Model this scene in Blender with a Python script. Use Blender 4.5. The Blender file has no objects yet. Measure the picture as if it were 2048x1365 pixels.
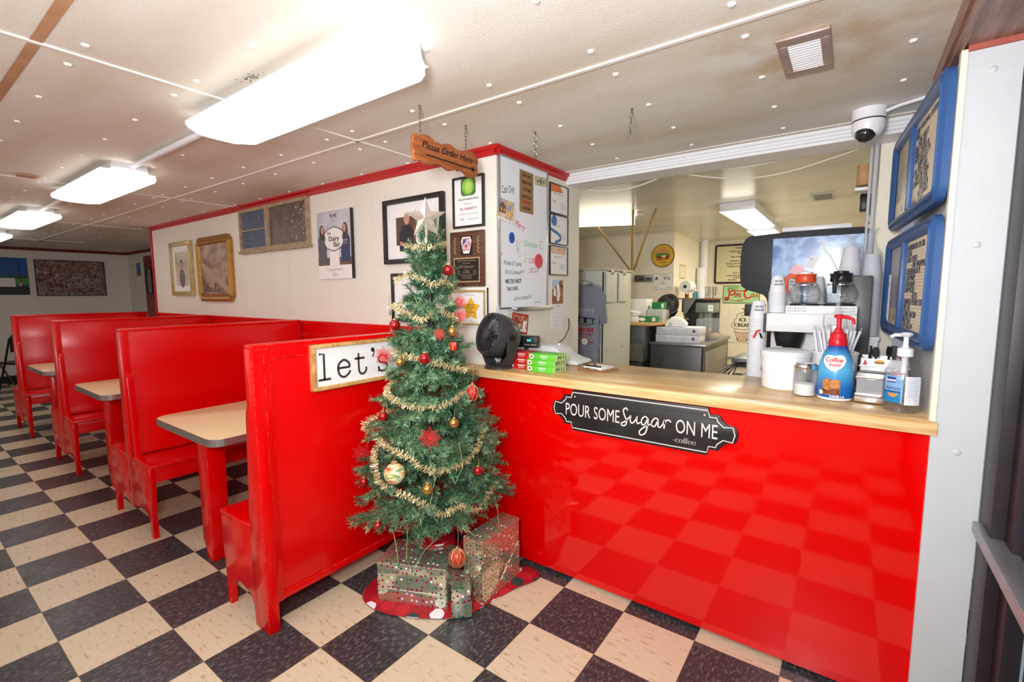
import bpy, bmesh, math, random
from mathutils import Matrix, Vector
R = random.Random(7)
SC = bpy.context.scene
COL = SC.collection
PI = math.pi

# ------------------------------------------------------------------ camera, world, light, exposure
cam_d = bpy.data.cameras.new('camera'); cam = bpy.data.objects.new('camera', cam_d); COL.objects.link(cam)
cam_d.sensor_width = 36.0; cam_d.lens = 16.456; cam_d.clip_start = 0.02; cam_d.clip_end = 60
YAW, PITCH, ROLL = math.radians(-35.80), math.radians(-5.82), math.radians(-0.24)
_f = Vector((math.sin(YAW)*math.cos(PITCH), math.cos(YAW)*math.cos(PITCH), math.sin(PITCH)))
_r0 = Vector((math.cos(YAW), -math.sin(YAW), 0)); _u0 = _r0.cross(_f)
_r = math.cos(ROLL)*_r0 + math.sin(ROLL)*_u0; _u = -math.sin(ROLL)*_r0 + math.cos(ROLL)*_u0
cam.matrix_world = Matrix(((_r.x, _u.x, -_f.x, 2.880), (_r.y, _u.y, -_f.y, -0.664), (_r.z, _u.z, -_f.z, 1.4234), (0, 0, 0, 1)))
SC.camera = cam

W = bpy.data.worlds.new('world'); SC.world = W; W.use_nodes = True
W.node_tree.nodes['Background'].inputs[0].default_value = (0.72, 0.80, 0.92, 1)
W.node_tree.nodes['Background'].inputs[1].default_value = 0.35
VS = SC.view_settings
VS.view_transform = 'Standard'; VS.look = 'None'; VS.gamma = 1.0; VS.use_curve_mapping = False
VS.exposure = 0.0

def area(name, loc, target, sx, sy, watts, col=(1, 1, 1)):
    d = bpy.data.lights.new(name, 'AREA'); d.shape = 'RECTANGLE'; d.size = sx; d.size_y = sy; d.energy = watts; d.color = col
    o = bpy.data.objects.new(name, d); COL.objects.link(o); o.location = loc
    o.rotation_euler = (Vector(target)-Vector(loc)).to_track_quat('-Z', 'Y').to_euler()
    return o
# added fill lamps behind the photographer, and the photographer's own flash
area('front_fill', (-3.2, -1.30, 1.45), (-3.2, 1.5, 1.0), 4.6, 1.2, 14, (1.0, 0.95, 0.90))
area('front_fill', (1.8, -1.30, 1.75), (1.6, 1.5, 1.0), 3.0, 0.6, 20, (1.0, 0.98, 0.98))
area('camera_flash', (2.75, -0.85, 1.55), (2.1, 0.35, 2.21), 0.25, 0.25, 40, (0.93, 0.97, 1.0))   # tilted up, bounced off the ceiling
area('camera_flash', (2.70, -0.80, 1.72), (1.3, 1.4, 1.55), 0.18, 0.18, 13, (1.0, 0.99, 0.98))
TUBE = 3.4      # fluorescent diffuser emission
TUBE_K = 15.0

# ------------------------------------------------------------------ materials
def S(r, g, b):
    def c(v):
        v /= 255.0
        return v/12.92 if v <= 0.04045 else ((v+0.055)/1.055)**2.4
    return (c(r), c(g), c(b), 1.0)
MATS = {}
def pm(name, rgb, rough=0.5, metal=0.0, var=0.06, scale=25.0, bump=0.0, bscale=200.0, trans=0.0, coat=0.0, alpha=1.0, emit=0.0, ior=1.45, spec=0.5, stretch=None):
    """procedural principled material: noise varies the colour a little, optional bump"""
    if name in MATS: return MATS[name]
    m = bpy.data.materials.new(name); m.use_nodes = True; nt = m.node_tree; b = nt.nodes['Principled BSDF']
    c = S(*rgb)
    tc = nt.nodes.new('ShaderNodeTexCoord')
    src = tc.outputs['Object']
    if stretch:
        mp = nt.nodes.new('ShaderNodeMapping'); mp.inputs['Scale'].default_value = stretch
        nt.links.new(src, mp.inputs[0]); src = mp.outputs[0]
    if var > 0:
        n = nt.nodes.new('ShaderNodeTexNoise'); n.inputs['Scale'].default_value = scale; n.inputs['Detail'].default_value = 4
        nt.links.new(src, n.inputs['Vector'])
        rp = nt.nodes.new('ShaderNodeValToRGB')
        rp.color_ramp.elements[0].position = 0.3; rp.color_ramp.elements[1].position = 0.7
        rp.color_ramp.elements[0].color = tuple(max(0, v*(1-var)) for v in c[:3])+(1,)
        rp.color_ramp.elements[1].color = tuple(min(1, v*(1+var)) for v in c[:3])+(1,)
        nt.links.new(n.outputs['Fac'], rp.inputs[0]); nt.links.new(rp.outputs[0], b.inputs['Base Color'])
    else:
        b.inputs['Base Color'].default_value = c
    if bump > 0:
        n2 = nt.nodes.new('ShaderNodeTexNoise'); n2.inputs['Scale'].default_value = bscale; n2.inputs['Detail'].default_value = 3
        nt.links.new(src, n2.inputs['Vector'])
        bp = nt.nodes.new('ShaderNodeBump'); bp.inputs['Strength'].default_value = bump; bp.inputs['Distance'].default_value = 0.002
        nt.links.new(n2.outputs['Fac'], bp.inputs['Height']); nt.links.new(bp.outputs[0], b.inputs['Normal'])
    b.inputs['Roughness'].default_value = rough; b.inputs['Metallic'].default_value = metal
    b.inputs['Transmission Weight'].default_value = trans; b.inputs['Coat Weight'].default_value = coat
    b.inputs['Coat Roughness'].default_value = 0.08
    b.inputs['Alpha'].default_value = alpha; b.inputs['IOR'].default_value = ior
    b.inputs['Specular IOR Level'].default_value = spec
    if emit > 0:
        b.inputs['Emission Color'].default_value = c; b.inputs['Emission Strength'].default_value = emit
    MATS[name] = m
    return m
def nodes_of(name):
    m = bpy.data.materials.new(name); m.use_nodes = True; MATS[name] = m
    nt = m.node_tree
    return m, nt, nt.nodes['Principled BSDF'], nt.nodes.new, nt.links.new
def math_node(N, L, op, a, b=None):
    n = N('ShaderNodeMath'); n.operation = op
    for i, v in enumerate((a, b)):
        if v is None: continue
        if isinstance(v, (int, float)): n.inputs[i].default_value = v
        else: L(v, n.inputs[i])
    return n.outputs[0]
def ramp(N, L, fac, stops):
    r = N('ShaderNodeValToRGB'); els = r.color_ramp.elements
    while len(els) < len(stops): els.new(0.5)
    for e, (p, c) in zip(els, stops): e.position = p; e.color = c
    L(fac, r.inputs[0]); return r.outputs[0]
def noise(N, L, vec, scale, detail=4, mapping=None):
    if mapping:
        mp = N('ShaderNodeMapping'); mp.inputs['Scale'].default_value = mapping; L(vec, mp.inputs[0]); vec = mp.outputs[0]
    n = N('ShaderNodeTexNoise'); n.inputs['Scale'].default_value = scale; n.inputs['Detail'].default_value = detail
    L(vec, n.inputs['Vector']); return n.outputs['Fac']
def mix(N, L, fac, a, b):
    n = N('ShaderNodeMix'); n.data_type = 'RGBA'
    if isinstance(fac, (int, float)): n.inputs[0].default_value = fac
    else: L(fac, n.inputs[0])
    for i, v in ((6, a), (7, b)):
        if isinstance(v, tuple): n.inputs[i].default_value = v
        else: L(v, n.inputs[i])
    return n.outputs[2]

def make_floor():
    m, nt, b, N, L = nodes_of('checker_vinyl_tile')
    g = N('ShaderNodeNewGeometry').outputs['Position']
    sx = N('ShaderNodeSeparateXYZ'); L(g, sx.inputs[0])
    T = 0.3048
    u = math_node(N, L, 'DIVIDE', sx.outputs[0], T); v = math_node(N, L, 'DIVIDE', sx.outputs[1], T)
    s = math_node(N, L, 'ADD', math_node(N, L, 'FLOOR', u), math_node(N, L, 'FLOOR', v))
    par = math_node(N, L, 'FLOORED_MODULO', s, 2.0) if False else math_node(N, L, 'PINGPONG', s, 1.0)
    def edge(w):
        f = math_node(N, L, 'FRACT', w)
        return math_node(N, L, 'ABSOLUTE', math_node(N, L, 'SUBTRACT', f, 0.5))
    e = math_node(N, L, 'GREATER_THAN', math_node(N, L, 'MAXIMUM', edge(u), edge(v)), 0.4955)
    fl = noise(N, L, g, 34, 3, (0.55, 2.2, 1))
    fl2 = noise(N, L, g, 60, 4, (1.6, 0.7, 1))
    big = noise(N, L, g, 2.2, 3)
    cream = ramp(N, L, fl, [(0.0, S(150, 120, 92)), (0.33, S(192, 172, 138)), (0.40, S(220, 206, 178)), (1.0, S(230, 217, 191))])
    cream = mix(N, L, math_node(N, L, 'MULTIPLY', big, 0.35), cream, S(206, 180, 148))
    dark = ramp(N, L, fl2, [(0.0, S(42, 42, 46)), (0.5, S(58, 58, 62)), (0.64, S(98, 96, 96)), (1.0, S(150, 146, 142))])
    col = mix(N, L, par, cream, dark)
    col = mix(N, L, math_node(N, L, 'MULTIPLY', e, 0.7), col, S(110, 92, 76))
    L(col, b.inputs['Base Color'])
    rg = ramp(N, L, noise(N, L, g, 6, 3), [(0.3, (0.26,)*3+(1,)), (0.7, (0.40,)*3+(1,))])
    L(rg, b.inputs['Roughness'])
    bp = N('ShaderNodeBump'); bp.inputs['Strength'].default_value = 0.12; bp.inputs['Distance'].default_value = 0.002
    L(noise(N, L, g, 40, 2), bp.inputs['Height']); L(bp.outputs[0], b.inputs['Normal'])
    return m
def make_ceiling(name, base, stain, rough=0.6):
    m, nt, b, N, L = nodes_of(name)
    g = N('ShaderNodeNewGeometry').outputs['Position']
    st = noise(N, L, g, 1.3, 5, (0.6, 2.0, 1))
    f = ramp(N, L, st, [(0.42, (0,)*3+(1,)), (0.75, (0.75,)*3+(1,))])
    col = mix(N, L, f, base, stain)
    if name == 'ceiling_panel':      # rusty halo round the vent
        vd = N('ShaderNodeVectorMath'); vd.operation = 'DISTANCE'; L(g, vd.inputs[0]); vd.inputs[1].default_value = (2.74, 1.22, 2.21)
        hal = ramp(N, L, vd.outputs['Value'], [(0.12, (1,)*3+(1,)), (0.5, (0,)*3+(1,))])
        col = mix(N, L, math_node(N, L, 'MULTIPLY', hal, ramp(N, L, noise(N, L, g, 5, 5), [(0.40, (0,)*3+(1,)), (0.62, (0.7,)*3+(1,))])), col, S(196, 160, 112))
    L(col, b.inputs['Base Color']); b.inputs['Roughness'].default_value = rough
    bp = N('ShaderNodeBump'); bp.inputs['Strength'].default_value = 0.35; bp.inputs['Distance'].default_value = 0.003
    L(noise(N, L, g, 90, 3, (1, 1.9, 1)), bp.inputs['Height']); L(bp.outputs[0], b.inputs['Normal'])
    return m
def make_wood(name, c0, c1, c2, axis_scale, scale=3.0, rough=0.35, coat=0.0, plank=None):
    m, nt, b, N, L = nodes_of(name)
    tc = N('ShaderNodeTexCoord').outputs['Object']
    f1 = noise(N, L, tc, scale, 6, axis_scale)
    f2 = noise(N, L, tc, scale*4, 3, axis_scale)
    f = math_node(N, L, 'ADD', math_node(N, L, 'MULTIPLY', f1, 0.7), math_node(N, L, 'MULTIPLY', f2, 0.3))
    col = ramp(N, L, f, [(0.33, S(*c0)), (0.5, S(*c1)), (0.66, S(*c2))])
    if plank:
        ax, w = plank
        sx = N('ShaderNodeSeparateXYZ'); L(tc, sx.inputs[0])
        fr = math_node(N, L, 'DIVIDE', sx.outputs[ax], w)
        wn = N('ShaderNodeTexWhiteNoise'); wn.noise_dimensions = '1D'; L(math_node(N, L, 'FLOOR', fr), wn.inputs['W'])
        col = mix(N, L, math_node(N, L, 'MULTIPLY', wn.outputs['Value'], 0.45), col, S(*c0))
    L(col, b.inputs['Base Color']); b.inputs['Roughness'].default_value = rough
    b.inputs['Coat Weight'].default_value = coat; b.inputs['Coat Roughness'].default_value = 0.1
    return m
def make_red(name, base, rough, wear=0.0, spec=0.4):
    m, nt, b, N, L = nodes_of(name)
    tc = N('ShaderNodeTexCoord').outputs['Object']
    f = noise(N, L, tc, 2.5, 4)
    c = S(*base); d = tuple(v*0.82 for v in c[:3])+(1,)
    col = mix(N, L, f, c, d)
    if wear:
        w = ramp(N, L, noise(N, L, tc, 38, 5), [(0.70, (0,)*3+(1,)), (0.74, (1,)*3+(1,))])
        z = N('ShaderNodeSeparateXYZ'); L(tc, z.inputs[0])
        low = ramp(N, L, z.outputs[2], [(0.02, (1,)*3+(1,)), (0.12, (0,)*3+(1,))])
        w = math_node(N, L, 'MULTIPLY', w, math_node(N, L, 'MULTIPLY', low, wear))
        col = mix(N, L, w, col, S(70, 20, 18))
        bv = N('ShaderNodeBevel'); bv.samples = 4; bv.inputs['Radius'].default_value = 0.006
        vm = N('ShaderNodeVectorMath'); vm.operation = 'DOT_PRODUCT'; L(bv.outputs[0], vm.inputs[0]); L(N('ShaderNodeNewGeometry').outputs['True Normal'], vm.inputs[1])
        ed = math_node(N, L, 'LESS_THAN', vm.outputs['Value'], 0.93)
        nz = ramp(N, L, noise(N, L, tc, 55, 5), [(0.50, (0,)*3+(1,)), (0.60, (0.8,)*3+(1,))])
        col = mix(N, L, math_node(N, L, 'MULTIPLY', ed, nz), col, S(236, 120, 104))
    L(col, b.inputs['Base Color'])
    b.inputs['Specular IOR Level'].default_value = spec; b.inputs['Roughness'].default_value = rough; b.inputs['Coat Weight'].default_value = 0.0; b.inputs['Coat Roughness'].default_value = 0.12
    bp = N('ShaderNodeBump'); bp.inputs['Strength'].default_value = 0.06; bp.inputs['Distance'].default_value = 0.002
    L(noise(N, L, tc, 45, 2, (1, 1, 0.4)), bp.inputs['Height']); L(bp.outputs[0], b.inputs['Normal'])
    return m
def make_speckle_paper(name, base, dots, scale=60, metal=0.0, rough=0.3, dot=0.30):
    """wrapping paper: round dots of several colours on a base, by voronoi cells"""
    m, nt, b, N, L = nodes_of(name)
    tc = N('ShaderNodeTexCoord').outputs['Object']
    nrm = N('ShaderNodeTexCoord').outputs['Normal']; sn = N('ShaderNodeSeparateXYZ'); L(nrm, sn.inputs[0]); sp = N('ShaderNodeSeparateXYZ'); L(tc, sp.inputs[0])
    ax = math_node(N, L, 'GREATER_THAN', math_node(N, L, 'ABSOLUTE', sn.outputs[0]), 0.6); az = math_node(N, L, 'GREATER_THAN', math_node(N, L, 'ABSOLUTE', sn.outputs[2]), 0.6)
    def pick(f, a, b_): return math_node(N, L, 'ADD', a, math_node(N, L, 'MULTIPLY', f, math_node(N, L, 'SUBTRACT', b_, a)))
    cv = N('ShaderNodeCombineXYZ'); L(pick(ax, sp.outputs[0], sp.outputs[1]), cv.inputs[0]); L(pick(az, sp.outputs[2], sp.outputs[1]), cv.inputs[1])
    v = N('ShaderNodeTexVoronoi'); v.voronoi_dimensions = '2D'; v.inputs['Scale'].default_value = scale; v.inputs['Randomness'].default_value = 0.45; L(cv.outputs[0], v.inputs['Vector'])
    inside = math_node(N, L, 'LESS_THAN', v.outputs['Distance'], dot)
    sx = N('ShaderNodeSeparateColor'); L(v.outputs['Color'], sx.inputs[0])
    stops = []
    for i, c in enumerate(dots): stops.append((i/len(dots), S(*c)))
    r = N('ShaderNodeValToRGB'); r.color_ramp.interpolation = 'CONSTANT'; els = r.color_ramp.elements
    while len(els) < len(stops): els.new(0.5)
    for e, (p, c) in zip(els, stops): e.position = p; e.color = c
    L(sx.outputs[0], r.inputs[0])
    L(mix(N, L, inside, S(*base), r.outputs[0]), b.inputs['Base Color'])
    b.inputs['Roughness'].default_value = rough
    L(math_node(N, L, 'MULTIPLY', math_node(N, L, 'SUBTRACT', 1.0, inside), metal), b.inputs['Metallic'])
    bp = N('ShaderNodeBump'); bp.inputs['Strength'].default_value = 0.45; bp.inputs['Distance'].default_value = 0.01
    L(noise(N, L, tc, 9, 2), bp.inputs['Height']); L(bp.outputs[0], b.inputs['Normal'])
    return m
def make_photo(name, stops, scale, rough=0.35, detail=5, mapping=(1, 1, 1)):
    """printed picture: a noise field through a colour ramp"""
    m, nt, b, N, L = nodes_of(name)
    tc = N('ShaderNodeTexCoord').outputs['Object']
    f = noise(N, L, tc, scale, detail, mapping)
    L(ramp(N, L, f, [(p, S(*c)) for p, c in stops]), b.inputs['Base Color']); b.inputs['Roughness'].default_value = rough
    return m
def make_thin(name, rough, tint):
    m = bpy.data.materials.new(name); m.use_nodes = True; nt = m.node_tree; nt.nodes.clear(); N = nt.nodes.new; L = nt.links.new
    o = N('ShaderNodeOutputMaterial'); mx = N('ShaderNodeMixShader'); t = N('ShaderNodeBsdfTransparent'); g = N('ShaderNodeBsdfGlossy'); lw = N('ShaderNodeLayerWeight')
    t.inputs[0].default_value = tint; g.inputs['Roughness'].default_value = rough; lw.inputs['Blend'].default_value = 0.35
    f = math_node(N, L, 'ADD', math_node(N, L, 'MULTIPLY', lw.outputs['Facing'], 0.5), 0.06)
    L(f, mx.inputs[0]); L(t.outputs[0], mx.inputs[1]); L(g.outputs[0], mx.inputs[2]); L(mx.outputs[0], o.inputs[0]); MATS[name] = m
    return m
M = {}
M['floor'] = make_floor()
M['ceil'] = make_ceiling('ceiling_panel', S(236, 231, 222), S(206, 190, 166))
M['ceilk'] = make_ceiling('kitchen_ceiling_panel', S(228, 225, 214), S(192, 184, 162), 0.22)
M['wall'] = pm('painted_wall', (238, 232, 222), 0.55, var=0.02, scale=3, bump=0.06, bscale=90)
M['wallk'] = pm('kitchen_wall', (246, 237, 218), 0.5, var=0.03, scale=4)
M['wallside'] = pm('pebbled_wall_panel', (206, 210, 214), 0.5, var=0.02, scale=8, bump=0.3, bscale=260)
M['red'] = make_red('red_gloss_paint', (230, 0, 2), 0.22, 0.9, 0.32)
M['redcounter'] = make_red('red_gloss_counter_paint', (236, 0, 0), 0.06, 0.0, 0.5)
M['redtrim'] = make_red('red_trim_paint', (198, 14, 18), 0.3)
M['redold'] = make_red('dull_red_paint', (150, 36, 42), 0.4)
M['white'] = pm('white_gloss_paint', (238, 238, 243), 0.3, var=0.02)
M['pine'] = make_wood('varnished_pine', (196, 150, 92), (226, 188, 132), (238, 208, 158), (0.55, 9, 9), 4.0, 0.3, 0.12, (1, 0.065))
M['pinee'] = make_wood('pine_edge', (214, 160, 96), (236, 196, 138), (244, 214, 164), (0.8, 9, 14), 4.0, 0.3, 0.2)
M['oak'] = make_wood('oak_frame', (170, 116, 62), (205, 156, 96), (222, 180, 122), (4, 4, 4), 6.0, 0.45)
M['walnut'] = make_wood('walnut_board', (66, 38, 26), (92, 56, 38), (116, 74, 50), (3, 3, 30), 3.0, 0.35)
M['cedar'] = make_wood('cedar_board', (122, 62, 30), (160, 88, 44), (186, 108, 58), (2.5, 9, 22), 3.2, 0.5)
M['brownwood'] = make_wood('brown_panelling', (112, 74, 62), (150, 110, 98), (172, 134, 122), (8, 0.8, 8), 3.0, 0.4)
M['laminate'] = pm('tan_laminate', (232, 200, 156), 0.28, var=0.04, scale=60, stretch=(1, 0.15, 1))
M['alu'] = pm('ribbed_aluminium', (190, 192, 196), 0.25, 0.9, var=0.08, scale=120)
M['steel'] = pm('brushed_steel', (150, 150, 150), 0.32, 0.9, var=0.1, scale=12)
M['dsteel'] = pm('dark_steel', (92, 92, 94), 0.4, 0.6, var=0.15, scale=6)
M['chrome'] = pm('chrome', (226, 226, 230), 0.1, 1.0, var=0.0)
M['black'] = pm('black_plastic', (28, 27, 28), 0.4, var=0.1)
M['charc'] = pm('charcoal_plastic', (62, 60, 62), 0.35, var=0.08, scale=60)
M['blackframe'] = pm('black_frame_paint', (42, 38, 38), 0.35, var=0.08)
M['gold'] = pm('gilt_frame', (176, 132, 66), 0.35, 0.55, var=0.15, scale=30)
M['pgold'] = pm('pale_gilt_frame', (206, 180, 128), 0.35, 0.45, var=0.12, scale=30)
M['paper'] = pm('white_paper', (244, 243, 242), 0.6, var=0.015)
M['foam'] = pm('white_foam', (232, 235, 242), 0.55, var=0.02, bump=0.05)
M['ink'] = pm('black_ink', (24, 22, 24), 0.5, var=0.0)
M['inkred'] = pm('red_ink', (206, 40, 44), 0.5, var=0.0)
M['inkblue'] = pm('blue_ink', (62, 60, 140), 0.5, var=0.0)
M['inkgreen'] = pm('green_ink', (110, 200, 120), 0.5, var=0.0)
M['grey'] = pm('grey_enamel', (196, 198, 202), 0.4, var=0.03)
M['glass'] = pm('clear_glass', (255, 255, 255), 0.02, trans=1.0, var=0.0, ior=1.15)
M['thin'] = make_thin('thin_clear_glass', 0.03, (0.95, 0.96, 0.96, 1))
M['film'] = pm('clear_plastic_film', (225, 228, 235), 0.15, var=0.0, alpha=0.22)
M['diff'] = pm('lamp_diffuser', (255, 252, 246), 0.4, var=0.0, emit=TUBE)
M['diffk'] = pm('kitchen_lamp_diffuser', (255, 246, 222), 0.4, var=0.0, emit=TUBE_K)
M['diffl'] = pm('bar_lamp_diffuser', (255, 248, 228), 0.4, var=0.0, emit=3.6)
M['rubber'] = pm('black_rubber', (26, 25, 28), 0.6, var=0.1)
M['darkalu'] = pm('dark_bronze_aluminium', (44, 37, 42), 0.45, 0.1, var=0.15, scale=14)
M['blue'] = pm('blue_plastic', (50, 88, 146), 0.4, var=0.05)
M['cream'] = pm('cream_plastic', (240, 226, 200), 0.5, var=0.02)
M['navy'] = pm('navy_letters', (26, 52, 92), 0.5, var=0.0)

# ------------------------------------------------------------------ geometry builder
GLY = {}
def load_glyphs():
    chars = [chr(i) for i in range(33, 127)] + ['\u2019', '\u201c', '\u201d']
    cu = bpy.data.curves.new('t', 'FONT'); ob = bpy.data.objects.new('t', cu); COL.objects.link(ob)
    cu.resolution_u = 3
    def mesh_of(s):
        cu.body = s; bpy.context.view_layer.update()
        e = ob.evaluated_get(bpy.context.evaluated_depsgraph_get()); me = e.to_mesh()
        v = [(p.co.x, p.co.y) for p in me.vertices]; f = [tuple(q.vertices) for q in me.polygons]
        e.to_mesh_clear(); return v, f
    bar = max(p[0] for p in mesh_of('||')[0])
    for c in chars:
        v, f = mesh_of(c)
        if not v: continue
        w = max(p[0] for p in mesh_of('|'+c+'|')[0]) - bar
        GLY[c] = (v, f, w)
    bpy.data.objects.remove(ob); bpy.data.curves.remove(cu)
load_glyphs()

class G:
    def __init__(s, mat=None):
        s.v = []; s.f = []; s.mi = []; s.mats = []; s.cur = 0; s.T = None
        if mat is not None: s.mat(mat)
    def mat(s, m):
        if isinstance(m, str): m = M[m]
        if m not in s.mats: s.mats.append(m)
        s.cur = s.mats.index(m); return s
    def add(s, vs, fs):
        o = len(s.v)
        if s.T is not None: vs = [tuple(s.T @ Vector(v)) for v in vs]
        s.v += [tuple(v) for v in vs]; s.f += [tuple(i+o for i in f) for f in fs]; s.mi += [s.cur]*len(fs); return s
    def box(s, x0, x1, y0, y1, z0, z1):
        v = [(x, y, z) for z in (z0, z1) for y in (y0, y1) for x in (x0, x1)]
        return s.add(v, [(0, 2, 3, 1), (4, 5, 7, 6), (0, 1, 5, 4), (2, 6, 7, 3), (0, 4, 6, 2), (1, 3, 7, 5)])
    def cbox(s, c, d): return s.box(c[0]-d[0]/2, c[0]+d[0]/2, c[1]-d[1]/2, c[1]+d[1]/2, c[2]-d[2]/2, c[2]+d[2]/2)
    def prism(s, poly, y0, y1, axis='y'):
        """polygon in (a,b) extruded: axis y -> (a,y,b); x -> (x,a,b); z -> (a,b,z)"""
        n = len(poly)
        def P(p, t): return {'y': (p[0], t, p[1]), 'x': (t, p[0], p[1]), 'z': (p[0], p[1], t)}[axis]
        v = [P(p, y0) for p in poly]+[P(p, y1) for p in poly]
        return s.add(v, [tuple(range(n)), tuple(range(2*n-1, n-1, -1))]+[(i, n+i, n+(i+1) % n, (i+1) % n) for i in range(n)])
    def tube(s, pts, r, n=8, caps=True, r1=None):
        pts = [Vector(p) for p in pts]; k = len(pts); vs = []; prev = None
        for i, p in enumerate(pts):
            d = (pts[min(i+1, k-1)]-pts[max(i-1, 0)]).normalized()
            if prev is None:
                a = Vector((0, 0, 1)) if abs(d.z) < 0.9 else Vector((1, 0, 0))
                nx = d.cross(a).normalized()
            else:
                nx = (prev-d*prev.dot(d)).normalized()
            prev = nx; ny = d.cross(nx)
            rr = r if r1 is None else r+(r1-r)*i/(k-1)
            vs += [tuple(p+rr*(math.cos(2*PI*j/n)*nx+math.sin(2*PI*j/n)*ny)) for j in range(n)]
        fs = [(i*n+j, i*n+(j+1) % n, (i+1)*n+(j+1) % n, (i+1)*n+j) for i in range(k-1) for j in range(n)]
        if caps: fs += [tuple(range(n-1, -1, -1)), tuple(range((k-1)*n, k*n))]
        return s.add(vs, fs)
    def cyl(s, p0, p1, r, r1=None, n=18): return s.tube([p0, p1], r, n, True, r1)
    def lathe(s, prof, c=(0, 0, 0), n=28, caps=True):
        vs = []; fs = []; k = len(prof)
        for r, z in prof: vs += [(c[0]+r*math.cos(2*PI*j/n), c[1]+r*math.sin(2*PI*j/n), c[2]+z) for j in range(n)]
        for i in range(k-1):
            for j in range(n): fs.append((i*n+j, i*n+(j+1) % n, (i+1)*n+(j+1) % n, (i+1)*n+j))
        if caps and prof[0][0] > 1e-6: fs.append(tuple(range(n-1, -1, -1)))
        if caps and prof[-1][0] > 1e-6: fs.append(tuple(range((k-1)*n, k*n)))
        return s.add(vs, fs)
    def sph(s, c, r, nu=16, nv=10, sc=(1, 1, 1)):
        prof = [(max(1e-4, r*math.sin(PI*i/nv)), -r*math.cos(PI*i/nv)) for i in range(nv+1)]
        vs = []; fs = []
        for a, z in prof: vs += [(c[0]+sc[0]*a*math.cos(2*PI*j/nu), c[1]+sc[1]*a*math.sin(2*PI*j/nu), c[2]+sc[2]*z) for j in range(nu)]
        for i in range(nv):
            for j in range(nu): fs.append((i*nu+j, i*nu+(j+1) % nu, (i+1)*nu+(j+1) % nu, (i+1)*nu+j))
        return s.add(vs, fs)
    # flat marks that face -Y at depth y
    def rect(s, x0, x1, z0, z1, y): return s.add([(x0, y, z0), (x1, y, z0), (x1, y, z1), (x0, y, z1)], [(0, 1, 2, 3)])
    def poly(s, pts, y): return s.add([(p[0], y, p[1]) for p in pts], [tuple(range(len(pts)))])
    def ell(s, cx, cz, rx, rz, y, n=28): return s.poly([(cx+rx*math.cos(2*PI*i/n), cz+rz*math.sin(2*PI*i/n)) for i in range(n)], y)
    def ring(s, cx, cz, rx, rz, w, y, n=28):
        v = []
        for i in range(n):
            c, d = math.cos(2*PI*i/n), math.sin(2*PI*i/n); v += [(cx+rx*c, y, cz+rz*d), (cx+(rx-w)*c, y, cz+(rz-w)*d)]
        return s.add(v, [(2*i, 2*((i+1) % n), 2*((i+1) % n)+1, 2*i+1) for i in range(n)])
    def text(s, t, x, z, h, y, sx=1.0, align='c', shear=0.0, rot=0.0, bold=0.0, depth=0.0, maxw=None):
        """h = cap height; x,z = anchor on the baseline"""
        k = h/0.69; wid = 0.0
        for c in t: wid += (GLY[c][2] if c in GLY else 0.32)
        if maxw and wid*k*sx > maxw: sx = maxw/(wid*k)
        x0 = {'c': -wid*k*sx/2, 'l': 0.0, 'r': -wid*k*sx}[align]
        cr, sr = math.cos(rot), math.sin(rot); px = 0.0
        for c in t:
            if c in GLY:
                v, f, w = GLY[c]
                for dx in ((0.0,) if not bold else (-bold, bold)):
                    q = []
                    for a, b in v:
                        lx = x0+(px+a+shear*b)*k*sx+dx; lz = b*k
                        q.append((x+lx*cr-lz*sr, y, z+lx*sr+lz*cr))
                    s.add(q, f)
                px += w
            else: px += 0.32
        return s
    def stroke(s, pts, w, y, smooth=True, w1=None, y1=None):
        """ribbon of width w along points (x,z), facing -Y; y1 gives it thickness"""
        P = [Vector((p[0], p[1])) for p in pts]
        if smooth and len(P) > 2:
            Q = []
            for i in range(len(P)-1):
                a, b, c, d = P[max(i-1, 0)], P[i], P[i+1], P[min(i+2, len(P)-1)]
                for k in range(6):
                    t = k/6
                    Q.append(0.5*((2*b)+(c-a)*t+(2*a-5*b+4*c-d)*t*t+(3*b-a-3*c+d)*t**3))
            Q.append(P[-1]); P = Q
        L = []; Rr = []
        for i, p in enumerate(P):
            d = P[min(i+1, len(P)-1)]-P[max(i-1, 0)]
            d = d.normalized() if d.length > 1e-9 else Vector((1, 0))
            nn = Vector((-d.y, d.x)); ww = w/2 if w1 is None else (w+(w1-w)*i/(len(P)-1))/2
            L.append(p+nn*ww); Rr.append(p-nn*ww)
        n = len(P)
        if y1 is None:
            v = [(q.x, y, q.y) for q in L]+[(q.x, y, q.y) for q in Rr]
            return s.add(v, [(n+i, n+i+1, i+1, i) for i in range(n-1)])
        v = [(q.x, y, q.y) for q in L]+[(q.x, y, q.y) for q in Rr]+[(q.x, y1, q.y) for q in L]+[(q.x, y1, q.y) for q in Rr]
        fs = []
        for i in range(n-1):
            fs += [(n+i, n+i+1, i+1, i), (i, i+1, 2*n+i+1, 2*n+i), (n+i+1, n+i, 3*n+i, 3*n+i+1)]
        return s.add(v, fs)
    def frame(s, x0, x1, z0, z1, w, y0, y1):
        s.box(x0, x1, y0, y1, z0, z0+w); s.box(x0, x1, y0, y1, z1-w, z1)
        s.box(x0, x0+w, y0, y1, z0+w, z1-w); return s.box(x1-w, x1, y0, y1, z0+w, z1-w)
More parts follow.
